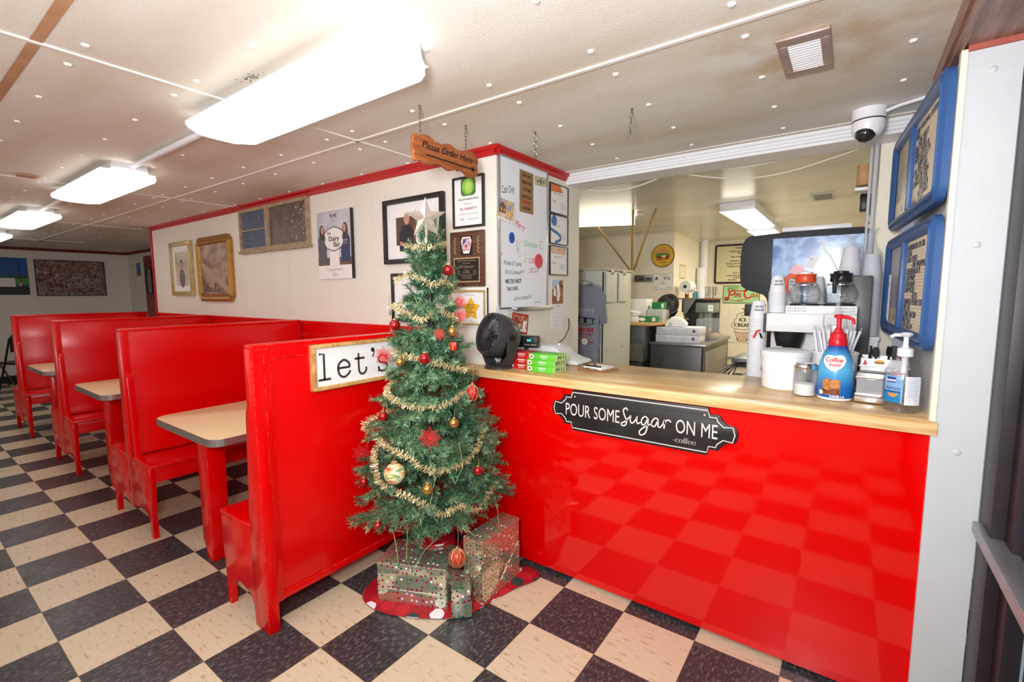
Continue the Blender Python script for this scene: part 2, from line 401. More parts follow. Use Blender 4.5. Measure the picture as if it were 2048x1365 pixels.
    def build(s, name, parent=None, smooth=False, bevel=0.0, seg=2, loc=None, rz=None, weld=False):
        me = bpy.data.meshes.new(name); me.from_pydata(s.v, [], s.f)
        for m in s.mats: me.materials.append(m)
        for p, i in zip(me.polygons, s.mi): p.material_index = i
        bm = bmesh.new(); bm.from_mesh(me)
        if weld: bmesh.ops.remove_doubles(bm, verts=bm.verts, dist=1e-5)
        if bevel > 0:
            bm.normal_update()
            ed = [e for e in bm.edges if len(e.link_faces) == 2 and e.calc_face_angle(0) > 0.5]
            bmesh.ops.bevel(bm, geom=ed, offset=bevel, segments=seg, affect='EDGES', profile=0.5, clamp_overlap=True)
        bm.to_mesh(me); bm.free()
        if smooth or bevel > 0:
            me.polygons.foreach_set('use_smooth', [True]*len(me.polygons))
            try: me.set_sharp_from_angle(angle=math.radians(38))
            except Exception: pass
        o = bpy.data.objects.new(name, me); COL.objects.link(o)
        if parent is not None: o.parent = parent
        if loc is not None: o.location = loc
        if rz is not None: o.rotation_euler = (0, 0, rz)
        return o
def tag(o, label, cat, group=None, kind=None):
    o['label'] = label; o['category'] = cat
    if group: o['group'] = group
    if kind: o['kind'] = kind
    return o
def thing(name, label, cat, loc=(0, 0, 0), rz=0.0, group=None):
    o = bpy.data.objects.new(name, None); COL.objects.link(o); o.location = loc; o.rotation_euler = (0, 0, rz)
    o.empty_display_size = 0.05
    return tag(o, label, cat, group)
def struct(g, name, parent=None, **k):
    o = g.build(name, parent, **k)
    if parent is None: o['kind'] = 'structure'
    return o
def dup(root, loc, rz=None, label=None, group=None):
    r = root.copy(); COL.objects.link(r); r.location = loc
    if rz is not None: r.rotation_euler = (0, 0, rz)
    if label: r['label'] = label
    if group: r['group'] = group
    for ch in list(root.children):
        c = ch.copy(); COL.objects.link(c); c.parent = r
        for g in list(ch.children):
            d = g.copy(); COL.objects.link(d); d.parent = c
    return r
WALL_N, WALL_E, WALL_W = 0.0, PI/2, -PI/2     # art faces -Y / +X / -X
# ------------------------------------------------------------------ the setting
CZ = 2.21
struct(G('floor').box(-8.3, 3.45, -1.45, 7.2, -0.06, 0), 'floor')
cg = struct(G('ceil').box(-8.3, 3.40, -1.45, 2.38, CZ, CZ+0.05), 'ceiling')
seam = G(pm('ceiling_batten', (236, 228, 218), 0.5, var=0.02))
seam.box(-8.2, 3.09, 0.896, 0.912, CZ-0.006, CZ)
for x in (0.775, -1.665, -4.08, -6.52): seam.box(x-0.007, x+0.007, -1.4, 1.398, CZ-0.006, CZ)
seam.box(1.30, 3.08, 2.098, 2.106, CZ-0.004, CZ)
struct(seam, 'ceiling_batten', cg)
btn = G(pm('ceiling_button', (248, 244, 240), 0.35, var=0.0))
cols = [0.775+0.10+0.424*k for k in range(6)]
for s0 in (-1.665, -4.08, -6.52): cols += [s0+0.10+k*(2.23/5) for k in range(6)]
for x in cols:
    for y in (-0.85, -0.5, -0.18, 0.13, 0.47, 0.80, 1.0, 1.34, 1.68, 2.0):
        if y > 1.38 and x < 1.3: continue
        if x > 3.05: continue
        btn.lathe([(0.001, -0.007), (0.008, -0.006), (0.012, 0.0)], (x, y, CZ), 8)
struct(btn, 'ceiling_button', cg, smooth=True)
tape = G(pm('stained_joint_tape', (186, 142, 106), 0.6, var=0.2, scale=6))
tape.add([(-3.2, -0.292, CZ-0.0015), (1.6, -0.292, CZ-0.0015), (1.6, -0.262, CZ-0.0015), (-3.2, -0.262, CZ-0.0015)], [(0, 3, 2, 1)])
struct(tape, 'joint_tape', cg)
mo = G(pm('mould_spots', (64, 56, 48), 0.8, var=0.1))
for k in range(46):
    px, py, r = R.gauss(1.07, 0.035), R.gauss(0.238, 0.010), R.uniform(0.0012, 0.004)
    mo.add([(px+r*math.cos(a*PI/3), py+r*math.sin(a*PI/3), CZ-0.0006) for a in range(6)], [(5, 4, 3, 2, 1, 0)])
struct(mo, 'mould_spots', cg)
struct(G('ceilk').box(-1.0, 3.1, 2.36, 7.2, 2.19, 2.25), 'ceiling_kitchen')

wb = G('wall'); wb.box(-3.80, 1.29, 1.40, 1.50, 0, CZ); wb.box(1.19, 1.29, 1.50, 2.36, 0, CZ)
wall_back = struct(wb, 'wall_back')
ws = G(pm('wall_joint', (226, 216, 202), 0.6, var=0.02))
for x in (-3.14, -1.92, -0.85, 0.24): ws.box(x-0.002, x+0.002, 1.398, 1.40, 1.2, 2.17)
for dx in (-0.025, 0.025):
    for z in (1.45, 1.62, 1.80, 1.98, 2.12): ws.cyl((0.24+dx, 1.396, z), (0.24+dx, 1.40, z), 0.0035, n=6)
struct(ws, 'panel_joint', wall_back)
wl = G('wall'); wl.box(-8.30, -8.20, -1.45, 2.36, 0, CZ)
struct(wl, 'wall_left')
wn = G('wall'); wn.box(-8.2, -3.80, 2.34, 2.40, 0, CZ); wn.box(-3.80, -3.74, 1.50, 2.40, 0, CZ)
struct(wn, 'wall_corridor')
wf = G('wall'); wf.box(-8.3, 3.4, -1.50, -1.42, 0, CZ)
struct(wf, 'wall_front')
wr = G('wallside'); wr.box(3.108, 3.232, 1.27, 2.34, 0, 2.118)
wall_right = struct(wr, 'wall_right')
jb = G(pm('cream_corner_bead', (244, 236, 214), 0.45, var=0.0)).box(3.101, 3.116, 1.263, 1.30, 1.02, 2.118)
struct(jb, 'corner_bead', wall_right)
sc = G('wallside')
for z in (1.56, 2.05, 0.93): sc.sph((3.172, 1.27, z), 0.010, 10, 6, (1, 0.35, 1))
struct(sc, 'panel_button', wall_right, smooth=True)
kw = G('wallk')
kw.box(-1.0, -0.9, 1.5, 5.5, 0, 2.19); kw.box(-0.9, 1.03, 5.43, 5.55, 0, 2.19); kw.box(0.93, 1.03, 5.55, 7.1, 0, 2.19)
kw.box(1.03, 3.05, 7.03, 7.13, 0, 2.19); kw.box(2.96, 3.06, 2.34, 7.03, 0, 2.19)
struct(kw, 'wall_kitchen')
ck = G(pm('cream_cove_trim', (240, 230, 206), 0.5, var=0.02))
ck.box(-0.9, 1.03, 5.405, 5.43, 2.165, 2.19); ck.box(1.03, 1.055, 5.43, 7.03, 2.165, 2.19); ck.box(1.055, 2.96, 7.005, 7.03, 2.165, 2.19)
struct(ck, 'trim_1')
bbk = G(pm('grey_wall_rail', (150, 140, 124), 0.5, var=0.05)).box(1.06, 2.9, 7.0, 7.03, 0.42, 0.45)
bbk.box(1.06, 2.9, 7.0, 7.03, 0.30, 0.33)
struct(bbk, 'trim_2')
# red crown trim on picture wall, whiteboard wall and far walls
rt = G('redtrim')
def crown(y): return [(y, CZ), (y, CZ-0.045), (y-0.012, CZ-0.04), (y-0.018, CZ-0.022), (y-0.034, CZ-0.014), (y-0.036, CZ)]
rt.prism([(a, b) for a, b in crown(1.40)], -3.82, 1.326, 'x')
pr = [(1.29, CZ), (1.29, CZ-0.045), (1.302, CZ-0.04), (1.308, CZ-0.022), (1.324, CZ-0.014), (1.326, CZ)]
rt.add([(p[0], 1.366, p[1]) for p in pr]+[(p[0], 2.155, p[1]) for p in pr], [tuple(range(6)), tuple(range(11, 5, -1))]+[(i, 6+i, 6+(i+1) % 6, (i+1) % 6) for i in range(6)])
rt.box(-3.83, -3.80, 1.385, 1.50, 1.22, CZ)
struct(rt, 'trim_3')
rf = G(pm('dark_red_trim', (112, 20, 28), 0.4, var=0.08)); rf.box(-8.2, -8.17, -1.4, 2.34, 2.165, CZ); rf.box(-8.17, -3.8, 2.31, 2.34, 2.165, CZ)
struct(rf, 'trim_4')
struct(G(pm('black_cove_base', (26, 24, 24), 0.5, var=0.05)).box(-8.2, -8.185, -1.4, 2.34, 0, 0.115), 'baseboard_left')
# red wainscot behind the booths
wc = G('red'); wc.box(-3.78, 0.92, 1.378, 1.399, 0, 1.20); wc.box(-3.78, 0.92, 1.362, 1.399, 1.195, 1.216); wc.box(-3.78, 0.92, 1.372, 1.378, 1.10, 1.115)
struct(wc, 'trim_5')
# white header with stepped moulding
hd = G('white')
hp = [(2.15, CZ), (2.15, 2.196), (2.158, 2.190), (2.158, 2.178), (2.164, 2.176), (2.164, 2.164), (2.172, 2.160), (2.172, 2.146), (2.36, 2.146), (2.36, CZ)]
hd.prism(hp, 1.29, 3.10, 'x')
struct(hd, 'trim_6')
# brown wood box beam over the storefront
bw = G('brownwood'); bw.box(3.092, 3.40, -1.42, 1.72, 2.128, CZ)
bw.box(3.082, 3.092, -1.42, 1.72, 2.150, CZ); bw.box(3.088, 3.105, -1.42, 1.30, 2.118, 2.135); bw.box(3.235, 3.26, -1.42, 1.27, 2.105, 2.130)
struct(bw, 'trim_7')
struct(G(pm('red_felt_strip', (176, 92, 76), 0.7, var=0.1)).box(3.115, 3.23, 1.262, 1.272, 2.112, 2.128), 'trim_8')
# dark aluminium storefront beside the counter
sf = G('darkalu')
sf.box(3.234, 3.29, 1.13, 1.27, 0, 2.105); sf.box(3.262, 3.30, 1.05, 1.13, 0, 2.105)
sf.box(3.262, 3.30, -1.40, 1.05, 0, 0.10); sf.box(3.262, 3.30, -1.40, -1.3, 0.10, 2.105); sf.box(3.28, 3.31, 0.86, 0.95, 0.1, 2.105)
win = struct(sf, 'window_1', bevel=0.002)
struct(G(pm('worn_aluminium_rail', (168, 168, 172), 0.3, 0.6, var=0.2, scale=9)).box(3.216, 3.278, -1.3, 1.245, 0.70, 0.735), 'window_rail', win, bevel=0.003)
gp = G(pm('tinted_window_glass', (200, 206, 214), 0.05, trans=0.85, var=0.0, ior=1.1)).box(3.30, 3.306, -1.3, 0.86, 0.10, 2.10)
struct(gp, 'window_pane', win)
# red door and casing at the far end of the dining room
rd = G('redold'); rd.box(-7.28, -5.6, 2.315, 2.338, 0, 2.10)
door = struct(rd, 'door_1')
# old two-sash vent window high in the picture wall
vw = G(pm('flaking_window_wood', (168, 146, 118), 0.7, var=0.25, scale=30))
x0, x1, z0, z1 = -1.60, -0.50, 1.80, 2.165
vw.frame(x0, x1, z0, z1, 0.028, 1.372, 1.398); vw.box(-1.135, -1.075, 1.368, 1.396, z0, z1); vw.box(x0-0.01, x1+0.015, 1.362, 1.398, z0-0.018, z0+0.006)
vw.box(x0, -1.13, 1.378, 1.392, 1.975, 1.987)
vwo = struct(vw, 'window_2')
for i, (a, b, n) in enumerate(((x0+0.028, -1.135, 15),)):
    g = G(pm('blue_grey_pleats', (84, 92, 112), 0.6, var=0.25, scale=40))
    for k in range(n):
        xa = a+(b-a)*k/n; g.prism([(xa, 1.392), (xa+(b-a)/n/2, 1.384), (xa+(b-a)/n, 1.392)], z0+0.02, z1-0.02, 'z')
    struct(g, 'pleated_filter', vwo)
g = G(pm('dirty_window_glass', (104, 92, 84), 0.35, var=0.3, scale=14)); g.box(-1.075, x1-0.028, 1.384, 1.392, z0+0.02, z1-0.02)
g.mat(pm('flaked_paint', (214, 206, 196), 0.7, var=0.1))
for k in range(34):
    px = -0.56-abs(R.gauss(0, 0.12)); pz = R.uniform(1.84, 2.13); r = R.uniform(0.003, 0.009)
    if px > -1.05: g.poly([(px+r*R.uniform(.5, 1.3)*math.cos(a*PI/3), pz+r*R.uniform(.5, 1.6)*math.sin(a*PI/3)) for a in range(6)], 1.3835)
struct(g, 'window_pane', vwo)

# ------------------------------------------------------------------ booths
def bench_profile(sign, x):
    """back wedge side outline in (x,z) on one side of the back"""
    return [(x+sign*0.026, 1.205), (x+sign*0.030, 0.98), (x+sign*0.040, 0.80), (x+sign*0.075, 0.45)]
def make_bench(xc, label, double=True):
    t = thing('booth_bench', label, 'bench', (xc, 0.22, 0), 0, 'red booth benches along the picture wall')
    L = 1.135
    # back panel (a wedge on the seat sides)
    g = G('red')
    lft = bench_profile(-1, 0); rgt = bench_profile(1, 0) if double else [(0.022, 1.205), (0.022, 0.97), (0.022, 0.945), (0.022, 0.45)]
    poly = lft[::-1]+rgt
    low = [(rgt[-1][0], 0.115), (-0.02 if not double else -0.03, 0.115)] if not double else []
    if not double: poly = [(-0.075, 0.45)]+lft[::-1][1:]+rgt+[(0.022, 0.115), (-0.012, 0.115), (-0.012, 0.45)]
    g.prism(poly[::-1], 0.035, L, 'y')
    g.build('back_panel', t, bevel=0.004)
    g = G('red'); g.box(-0.036, 0.036, 0.0, L+0.005, 1.203, 1.222)
    g.build('cap_rail', t, bevel=0.004)
    # end stile
    g = G('red')
    st = [(-0.05, 0.0), (0.045, 0.0), (0.045, 0.10), (0.032, 1.205), (-0.032, 1.205), (-0.034, 0.97), (-0.048, 0.94), (-0.075, 0.45), (-0.075, 0.14), (-0.05, 0.10)] if not double else \
         [(-0.03, 0.12), (0.03, 0.12), (0.034, 0.45), (0.034, 1.205), (-0.034, 1.205), (-0.034, 0.45)]
    g.prism(st, -0.002, 0.045, 'y')
    if not double:
        g.box(0.022, 0.032, 0.03, 0.075, 0.115, 1.205); g.box(0.022, 0.030, 0.075, L, 1.16, 1.205); g.box(0.022, 0.027, 0.075, L, 0.115, 0.15)
        g.box(0.022, 0.028, L-0.05, L, 0.115, 1.205)
    g.build('end_stile', t, bevel=0.004)
    if double:
        for s in (-1, 1):
            w = G('red'); w.prism([(s*0.030, 1.19), (s*0.034, 0.95), (s*0.052, 0.93), (s*0.095, 0.45), (s*0.095, 0.42), (s*0.030, 0.42)][::s], 0.012, 0.045, 'y')
            w.build('back_edge', t, bevel=0.003)
    for s in ((-1, 1) if double else (-1,)):
        g = G('red'); xs = sorted((s*0.03, s*0.365)); g.box(xs[0], xs[1], 0.0, L, 0.425, 0.445)
        g.build('seat', t, bevel=0.006)
        g = G('red'); xs = sorted((s*0.325, s*0.345)); g.box(xs[0], xs[1], 0.03, L, 0.335, 0.425)
        g.build('seat_rail', t, bevel=0.003)
        for y0, y1 in ((0.0, 0.03),):
            g = G('red')
            out = 0.352; inn = 0.03
            p = [(inn, 0.425), (inn, 0.13)]
            if not double: p = [(0.03, 0.425), (0.03, 0.0), (0.075, 0.0), (0.08, 0.09), (0.11, 0.13)]
            p += [(0.20, 0.15), (0.265, 0.135), (0.298, 0.085), (0.305, 0.0), (0.335, 0.0), (0.338, 0.20), (out, 0.30), (out, 0.40), (0.345, 0.425)]
            p = [(s*a, b) for a, b in p]
            if s > 0: p = p[::-1]
            g.prism(p, y0, y1, 'y')
            g.build('side_panel', t, bevel=0.003)
    return t
make_bench(0.945, 'single-sided red booth bench with the white framed sign hung on its back', False)
b2 = make_bench(-0.675, 'red double booth bench, second from the counter, behind the nearest table')
dup(b2, (-2.33, 0.22, 0), label='red double booth bench, third from the counter')
dup(b2, (-4.05, 0.22, 0), label='red double booth bench farthest from the counter')
def rr_poly(x0, x1, y0, y1, r, n=6, corners=(1, 1, 1, 1)):
    P = []
    for (cx, cy, a0, on) in ((x1-r, y1-r, 0, corners[0]), (x0+r, y1-r, 90, corners[1]), (x0+r, y0+r, 180, corners[2]), (x1-r, y0+r, 270, corners[3])):
        if on:
            for k in range(n+1):
                a = math.radians(a0+90*k/n); P.append((cx+r*math.cos(a), cy+r*math.sin(a)))
        else: P.append((x1 if a0 in (0, 270) else x0, y1 if a0 in (0, 90) else y0))
    return P
tb = thing('booth_table', 'tan laminate booth table in the nearest booth, metal edge', 'table', (0.165, 0.22, 0), 0, 'booth tables')
out = rr_poly(-0.365, 0.375, 0.005, 1.14, 0.07, 6, (0, 0, 1, 1))
ttop = G('laminate').prism(out, 0.722, 0.753, 'z').build('tabletop', tb, bevel=0.002)
e = G('alu'); n = len(out)
ins = rr_poly(-0.369, 0.379, 0.001, 1.14, 0.073, 6, (0, 0, 1, 1))
for zz, off in ((0.716, 0.0), (0.7285, 0.0015), (0.741, 0.0)):
    pts = [(p[0], p[1]) for p in ins]
    e.prism(pts, zz, zz+0.0105, 'z')
e.build('edge_band', ttop)
lg = G('red'); lg.prism([(-0.075, 0.72), (-0.075, 0.10), (-0.045, 0.06), (-0.045, 0.0), (0.035, 0.0), (0.035, 0.06), (0.045, 0.10), (0.045, 0.72)], 0.10, 0.19, 'y')
lg.build('table_leg', tb, bevel=0.004)
G('red').box(-0.05, 0.03, 0.19, 1.14, 0.60, 0.715).build('table_rail', tb, bevel=0.003)
dup(tb, (-1.50, 0.22, 0), label='tan laminate booth table in the middle booth')
dup(tb, (-3.19, 0.22, 0), label='tan laminate booth table in the booth farthest from the counter')

# ------------------------------------------------------------------ service counter
ct = thing('service_counter', 'long red painted service counter under the pine top', 'counter', (0.99, 1.29, 0))
G('redcounter').box(0.0, 2.125, 0.0, 0.02, 0.018, 0.978).build('front_panel', ct)
G('black').box(0.0, 2.11, 0.06, 0.08, 0.0, 0.02).build('toe_kick', ct)
g = G(pm('counter_carcass', (150, 120, 90), 0.6)); g.box(0.32, 2.11, 0.02, 0.50, 0.02, 0.97); g.build('carcass', ct)
tp = thing('countertop', 'varnished pine plank countertop on the red counter', 'countertop', (0.99, 1.268, 0.978))
top = [(0.03, 0.005), (2.128, 0.005), (2.128, 0.56), (0.32, 0.56), (0.32, 0.124), (0.03, 0.124)]
G('pine').prism(top, 0.0, 0.040, 'z').build('plank_top', tp, bevel=0.002)
G('pinee').box(0.03, 2.132, -0.008, 0.006, -0.004, 0.038).build('edge_board', tp, bevel=0.002)
CT = 1.0185

# ------------------------------------------------------------------ ceiling fixtures
def make_light(loc, label):
    t = thing('ceiling_light', label, 'ceiling light', loc, 0, 'fluorescent ceiling lights in a row')
    h = G('white'); h.box(-0.60, 0.60, -0.075, 0.075, -0.048, 0); h.box(-0.595, 0.595, -0.138, 0.138, -0.0505, -0.048); h.build('housing', t)
    for s in (-1, 1):
        g = G(pm('lamp_end_cap', (206, 208, 214), 0.4, var=0.0)); g.prism([(-0.085, 0.0), (0.085, 0.0), (0.095, -0.052), (-0.095, -0.052)], s*0.602, s*0.612, 'x'); g.build('end_cap', t)
    # wrap-around diffuser: tapered tray with clipped ends
    def oct_(hx, hy, c): return [(-hx+c, -hy), (hx-c, -hy), (hx, -hy+c), (hx, hy-c), (hx-c, hy), (-hx+c, hy), (-hx, hy-c), (-hx, -hy+c)]
    v = []; f = []
    rings = [(0.622, 0.137, 0.055, -0.052), (0.625, 0.145, 0.055, -0.066), (0.615, 0.140, 0.06, -0.084), (0.580, 0.114, 0.06, -0.098)]
    for hx, hy, c, z in rings: v += [(a, b, z) for a, b in oct_(hx, hy, c)]
    for i in range(3): f += [(i*8+j, (i+1)*8+j, (i+1)*8+(j+1) % 8, i*8+(j+1) % 8) for j in range(8)]
    f.append(tuple(range(31, 23, -1)))
    G('diff').add(v, f).build('diffuser', t)
    return t
l1 = make_light((1.125, 0.348, CZ), 'nearest large glowing fluorescent ceiling light, closest to the counter')
dup(l1, (-1.28, 0.348, CZ), label='second glowing fluorescent ceiling light along the row from the counter')
dup(l1, (-3.65, 0.348, CZ), label='third glowing fluorescent ceiling light along the row from the counter')
dup(l1, (-6.03, 0.348, CZ), label='farthest fluorescent ceiling light, only its tip showing at the left edge')
for x0_, x1_, nm in ((-0.63, 0.55, 'between the nearest two ceiling lights'), (-3.05, -1.85, 'between the second and third ceiling lights')):
    g = G('white'); g.tube([(x0_, 0.355, CZ-0.022), (x1_, 0.355, CZ-0.022)], 0.016, 12)
    tag(g.build('conduit', smooth=True), 'white conduit pipe on the ceiling '+nm, 'pipe', 'ceiling conduits')
t = thing('ceiling_vent', 'square bronze ceiling vent with white louvres, over the counter', 'vent', (2.715, 1.23, CZ))
fr = G(pm('bronze_vent_frame', (176, 152, 142), 0.35, 0.4, var=0.08)); w_ = 0.03
fr.box(-0.072, 0.072, -0.155, -0.105, -0.012, 0); fr.box(-0.072, 0.072, 0.105, 0.155, -0.012, 0); fr.box(-0.072, -0.044, -0.105, 0.105, -0.012, 0); fr.box(0.044, 0.072, -0.105, 0.105, -0.012, 0)
vf_ = fr.build('frame', t, bevel=0.003)
G('black').box(-0.044, 0.044, -0.105, 0.105, -0.002, -0.0005).build('backing', t)
g = G('white')
for k in range(11):
    y = -0.102+k*0.0187; g.add([(-0.044, y, -0.003), (0.044, y, -0.003), (0.044, y+0.0115, -0.010), (-0.044, y+0.0115, -0.010)], [(0, 3, 2, 1)])
g.build('louvres', t)
st = G(pm('rust_stain', (206, 174, 128), 0.7, var=0.15, scale=8))
cp = G(pm('brown_junction_plate', (180, 140, 110), 0.5, var=0.1)).box(-1.60, -1.50, 0.0, 0.095, CZ-0.012, CZ)
tag(cp.build('ceiling_plate', bevel=0.003), 'small brown cover plate on the ceiling at the left edge', 'plate')
def chain(pts, r=0.0035, link=0.018):
    g = G('steel')
    a = Vector(pts[0]); b = Vector(pts[-1]); n = max(3, int((b-a).length/link))
    for i in range(n):
        c = a.lerp(b, (i+0.5)/n); d = (b-a).normalized()
        s = Vector((1, 0, 0)) if i % 2 else Vector((0, 1, 0))
        s = (s-d*s.dot(d)).normalized()
        L = []
        for k in range(11):
            an = 2*PI*k/10; L.append(tuple(c+d*math.cos(an)*link*0.68+s*math.sin(an)*link*0.33))
        g.tube(L, r*0.45, 5, False)
    g.sph(pts[0], 0.006, 8, 6)
    return g
tag(chain([(1.586, 1.33, CZ), (1.590, 1.33, 2.08)]).build('hanging_chain', smooth=True), 'short loose chain hanging from the ceiling nearest the red trim', 'chain', 'loose ceiling chains')
tag(chain([(2.078, 1.33, CZ), (2.07, 1.33, 2.085)]).build('hanging_chain', smooth=True), 'short loose chain with a black hook, hanging over the middle of the counter', 'chain', 'loose ceiling chains')
# wooden direction sign on chains
sg = thing('hanging_sign', 'scalloped brown wooden sign hanging from the ceiling with an order message and arrow', 'sign', (1.37, 0.935, 2.035), PI/2)
def scallop():
    top = [(-0.205, 0.045), (-0.19, 0.055), (-0.175, 0.045), (-0.155, 0.058), (-0.13, 0.063), (-0.10, 0.055), (-0.075, 0.043), (-0.06, 0.047), (-0.045, 0.042), (-0.02, 0.052), (0.01, 0.060), (0.04, 0.050), (0.06, 0.043), (0.075, 0.047), (0.09, 0.042), (0.11, 0.044), (0.135, 0.060), (0.165, 0.062), (0.19, 0.045), (0.205, 0.040)]
    bot = [(a, -b-(0.006 if abs(a) > 0.17 else 0)) for a, b in top[::-1]]
    return top+[(0.208, 0.015), (0.202, 0.0), (0.206, -0.02)]+bot+[(-0.206, -0.02), (-0.214, 0.0), (-0.206, 0.015)]
def smooth_poly(P, it=1):
    for _ in range(it):
        Q = []
        for i in range(len(P)):
            a, b = P[i], P[(i+1) % len(P)]; Q += [(0.75*a[0]+0.25*b[0], 0.75*a[1]+0.25*b[1]), (0.25*a[0]+0.75*b[0], 0.25*a[1]+0.75*b[1])]
        P = Q
    return P
brd = G('cedar').prism(smooth_poly(scallop())[::-1], -0.009, 0.009, 'y').build('board', sg, bevel=0.002)
g = G(pm('burnt_lettering', (70, 54, 52), 0.6, var=0.1)); g.text('Please Order Here', 0.0, 0.004, 0.030, -0.0097, 0.95, shear=0.28, bold=0.0012, maxw=0.36)
g.build('lettering', brd)
g = G('ink'); g.stroke([(-0.135, -0.022), (0.165, -0.022)], 0.006, -0.0097, False); g.poly([(0.16, -0.008), (0.16, -0.036), (0.185, -0.022)][::-1], -0.0097)
g.build('arrow', brd)
for x, z in ((-0.16, 0.056), (0.13, 0.052)):
    chain([(x, 0, CZ-2.035), (x, 0, z)], 0.003, 0.016).build('chain', sg, smooth=True)
# security dome camera
dc = thing('dome_camera', 'white security dome camera on the ceiling beside the blue menu boards', 'camera', (2.90, 1.97, CZ))
G('white').lathe([(0.062, 0), (0.062, -0.042), (0.058, -0.046)], n=32).build('base', dc, smooth=True)
shl = G('white').lathe([(0.052, -0.044), (0.060, -0.05), (0.060, -0.085), (0.05, -0.105), (0.044, -0.112), (0.02, -0.118)], n=32).build('shell', dc, smooth=True)
G('black').lathe([(0.060, -0.0445), (0.0605, -0.049)], n=32).build('gasket', dc)
g = G(pm('smoked_dome', (30, 28, 34), 0.05, var=0.0, coat=1.0)); g.sph((-0.008, -0.018, -0.100), 0.040, 20, 14); g.build('dome', shl, smooth=True)
g = G('white'); g.tube([(0.055, -0.01, -0.02), (0.10, -0.03, -0.012), (0.15, -0.05, -0.010), (0.18, -0.06, -0.008)], 0.007, 8); g.build('cable', dc, smooth=True)
# white cables draped under the header
def cable(pts, r, label):
    Q = []
    P = [Vector(p) for p in pts]
    for i in range(len(P)-1):
        a, b, c, d = P[max(i-1, 0)], P[i], P[i+1], P[min(i+2, len(P)-1)]
        for k in range(6):
            t = k/6; Q.append(tuple(0.5*((2*b)+(c-a)*t+(2*a-5*b+4*c-d)*t*t+(3*b-a-3*c+d)*t**3)))
    Q.append(tuple(P[-1]))
    g = G(pm('cable_sheath', (232, 226, 214), 0.45, var=0.02)); g.tube(Q, r, 6)
    return tag(g.build('cable', smooth=True), label, 'cable', 'cables under the header')
cable([(1.29, 2.41, 2.165), (1.40, 2.42, 2.135), (1.55, 2.42, 2.12), (1.70, 2.42, 2.130), (1.86, 2.41, 2.166)], 0.005, 'white cable sagging under the header nearest the whiteboard wall')
cable([(1.33, 2.40, 2.172), (1.5, 2.40, 2.158), (1.7, 2.40, 2.160), (1.87, 2.40, 2.18)], 0.004, 'white cable running straight along the header behind the sagging one')
cable([(1.98, 2.41, 2.166), (2.15, 2.42, 2.12), (2.35, 2.42, 2.085), (2.55, 2.42, 2.09), (2.74, 2.41, 2.125), (2.90, 2.40, 2.16)], 0.004, 'thin white cable sagging under the header beside the dome camera')
cable([(1.98, 2.40, 2.176), (2.3, 2.40, 2.150), (2.6, 2.40, 2.158), (2.85, 2.40, 2.18)], 0.005, 'white cable hugging the right half of the header')
# ------------------------------------------------------------------ christmas tree in the corner between bench and counter
TX, TY = 1.25, 0.93
tree = thing('christmas_tree', 'decorated green artificial Christmas tree in the corner by the counter', 'christmas tree', (TX, TY, 0))
def needle_mat():
    m, nt, b, N, L = nodes_of('pine_needles')
    tc = N('ShaderNodeTexCoord').outputs['Object']
    f = math_node(N, L, 'ADD', math_node(N, L, 'MULTIPLY', noise(N, L, tc, 70, 2), 0.55), math_node(N, L, 'MULTIPLY', noise(N, L, tc, 9, 3), 0.45))
    L(ramp(N, L, f, [(0.34, S(24, 66, 46)), (0.46, S(58, 112, 78)), (0.60, S(156, 186, 144))]), b.inputs['Base Color'])
    b.inputs['Roughness'].default_value = 0.5
    return m
M['needle'] = needle_mat()
M['twig'] = pm('green_wire_twig', (60, 84, 52), 0.7, var=0.1)
def rad(z): return max(0.05, 0.06+(1.68-z)*0.235)
def needles(g, pts, length, dens):
    """needles along a twig polyline"""
    for i in range(len(pts)-1):
        a, b = pts[i], pts[i+1]; d = (b-a); n = max(2, int(d.length*dens)); d.normalize()
        ref = Vector((0, 0, 1)) if abs(d.z) < 0.9 else Vector((1, 0, 0)); u = d.cross(ref).normalized(); w = d.cross(u)
        for k in range(n):
            p = a+(b-a)*((k+R.random())/n); an = R.uniform(0, 2*PI); l = length*R.uniform(0.75, 1.15)
            o = (u*math.cos(an)+w*math.sin(an)); tip = p+(d*0.55+o*0.85).normalized()*l
            s = d.cross(o).normalized()*0.0015
            g.v += [tuple(p-s), tuple(p+s), tuple(tip+s*0.45), tuple(tip-s*0.45)]; q = len(g.v)
            g.f.append((q-4, q-3, q-2, q-1)); g.mi.append(g.cur)
